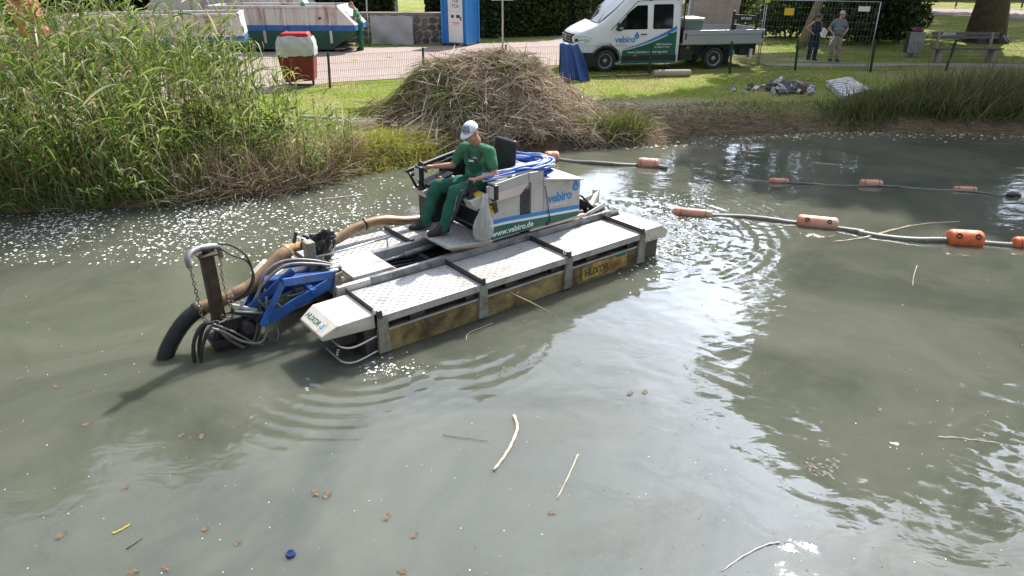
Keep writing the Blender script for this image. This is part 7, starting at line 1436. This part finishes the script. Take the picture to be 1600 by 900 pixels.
LV = [(135, 663, 'brown leaf alone in the green water left of the sunken hose mouth reflection'), (30, 591, 'brown leaf nearest the left edge below the hose mouth'), (86, 604, 'brown leaf second from the left edge below the hose mouth'), (195, 762, 'brown leaf floating just above the yellow stalk'), (95, 836, 'large brown leaf left of the yellow stalk'), (321, 826, 'brown leaf pair member right of the short brown stalk'), (510, 773, 'brown leaf upper right of the blue bottle cap'), (604, 807, 'brown leaf right of the blue bottle cap'), (371, 848, 'brown leaf just left of the blue bottle cap'), (492, 770, 'small brown leaf touching a larger one above the blue bottle cap'), (648, 836, 'pale brown leaf well right of the blue bottle cap'), (627, 893, 'brown leaf on the bottom edge of the picture'), (862, 802, 'brown leaf below the thin straight stalk'), (985, 614, 'brown leaf in the bright middle water right of the weed scraps'), (1375, 640, 'brown leaf above the white foam scraps in the lower right water'), (1008, 612, 'brown leaf closest right of another leaf in the bright middle water'), (208, 893, 'brown leaf on the bottom edge below the short brown stalk'), (258, 888, 'brown leaf on the bottom edge left of the blue bottle cap'), (283, 680, 'brown leaf below the boat bow, left one of two'), (314, 682, 'brown leaf below the boat bow, right one of two'), (1283, 660, 'brown leaf at the left border of the lower right tree reflection')]
for i, (x, y, lbl) in enumerate(LV):
    if lm0 is None:
        mb = MB(); n = 9; vs = [(0, 0, .004)]
        for k in range(n): a = 2 * math.pi * k / n; r = .5 * (1 + .25 * math.sin(k * 2.7)); vs.append((r * math.cos(a), r * .62 * math.sin(a), .08 * math.sin(k * 1.9)))
        mb.add(vs, [(0, k + 1, (k + 1) % n + 1) for k in range(n)]); lm0 = mb.mesh('floating_leaf', MT['leafbrown'])
    o = link('floating_leaf', lm0, None); p = at(x, y, .005); s_ = rs5.uniform(.05, .085); o.location = (p.x, p.y, .006); o.scale = (s_, s_, .06); o.rotation_euler = (0, 0, rs5.uniform(0, 6.28)); tag(o, lbl, 'leaf', 'brown leaves floating on the water')
MT['foam'] = mat('foam', (.78, .79, .77), .7, 0, .06, 30, .3, 80)
def flecks(name, n, px, py, size, label, wpow=1.0, dens=None, m='foam', zo_=.003, hgt=.25, cat='foam'):
    x = U(*px, n * 4); y = U(*py, n * 4); k = np.ones(n * 4, bool) if dens is None else U(0, 1, n * 4) < dens(x, y); x, y = x[k][:n], y[k][:n]; n = len(x)
    xx = (x - 800) / FPX; yy = -(y - 450) / FPX; dy = math.cos(PITCH) + yy * math.sin(PITCH); dz = -math.sin(PITCH) + yy * math.cos(PITCH); t_ = -CH / dz; X, Y = xx * t_, dy * t_; s = size[0] + (size[1] - size[0]) * U(0, 1, n) ** 3
    kk = Y < shore(X) + .05; X, Y, s = X[kk], Y[kk], s[kk]; n = len(X); m_ = 7; a0 = U(0, 6.28, n); V = np.zeros((n, m_ + 1, 3)); V[:, 0, 0] = X; V[:, 0, 1] = Y; Z0 = waterz(X, Y) + zo_; V[:, 0, 2] = Z0 + s * hgt; el = U(.45, 1, n); ea = U(0, 6.28, n)
    for q in range(m_):
        a = a0 + 2 * np.pi * q / m_; r = s * U(.6, 1.2, n); u, v = r * np.cos(a), r * np.sin(a) * el; V[:, q + 1, 0] = X + u * np.cos(ea) - v * np.sin(ea); V[:, q + 1, 1] = Y + u * np.sin(ea) + v * np.cos(ea); V[:, q + 1, 2] = Z0 - .001
    o = (np.arange(n) * (m_ + 1))[:, None]; F = np.concatenate([o + np.array([0, q + 1, (q + 1) % m_ + 1]) for q in range(m_)]); ob = link(name, np_mesh(name, V.reshape(-1, 3), F), MT[m], smooth=True); return tag(ob, label, cat, kind='stuff')
flecks('foam_flecks', 5200, (-40, 640), (275, 415), (.004, .030), 'white foam flecks drifting in front of the left bank', dens=lambda x, y: np.clip(.12 + np.exp(-((y - 345 - .03 * (300 - x)) / 32) ** 2) * np.clip((640 - x) / 250, 0, 1) * (.55 + .45 * np.sin(x * .03 + y * .05)), 0, 1))
flecks('stern_foam_glints', 1500, (925, 1150), (300, 480), (.004, .028), 'white flecks for churned foam and water glints behind the stern', dens=lambda x, y: np.exp(-(((x - 1035) / 60) ** 2 + ((y - 362) / 50) ** 2)), hgt=.35)  # white flecks stand for foam and also for glints on the ripples
flecks('bow_foam', 260, (560, 760), (550, 600), (.004, .020), 'small white foam splash at the front corner of the hull', dens=lambda x, y: np.exp(-(((x - 600) / 45) ** 2 + ((y - 575) / 12) ** 2)))
flecks('specks', 420, (-40, 1640), (420, 900), (.0015, .007), 'tiny pale specks scattered over the open water', cat='specks')
flecks('dark_specks', 700, (700, 1640), (420, 900), (.002, .010), 'tiny dark specks scattered over the open water', m='weed', cat='specks')
flecks('bright_patches', 150, (1180, 1600), (560, 900), (.004, .024), 'small white foam scraps in the lower right water', dens=lambda x, y: np.exp(-(((x - 1390) / 20) ** 2 + ((y - 697) / 12) ** 2)) + .01, cat='foam')
flecks('weed_scraps', 130, (740, 850), (550, 590), (.006, .03), 'brown weed scraps floating beside the hull', m='weed', dens=lambda x, y: np.exp(-(((x - 800) / 40) ** 2 + ((y - 572 + (x - 800) * .3) / 6) ** 2)), cat='weed scraps')
flecks('weed_clot', 60, (1260, 1310), (715, 745), (.008, .03), 'dark clot of weed with pale scraps in the lower right water', m='weed', cat='weed')
flecks('shore_scraps', 700, (860, 1600), (195, 235), (.01, .05), 'dry scraps drifting along the far waterline', m='palestick', dens=lambda x, y: np.exp(-((y - np.interp(x, [860, 1050, 1300, 1600], [236, 226, 208, 212])) / 5) ** 2), cat='scraps')
for o in list(bpy.data.objects):
    if o.name.startswith('cut') and o.parent is None and o.type == 'MESH' and 'label' not in o: print('stray', o.name)
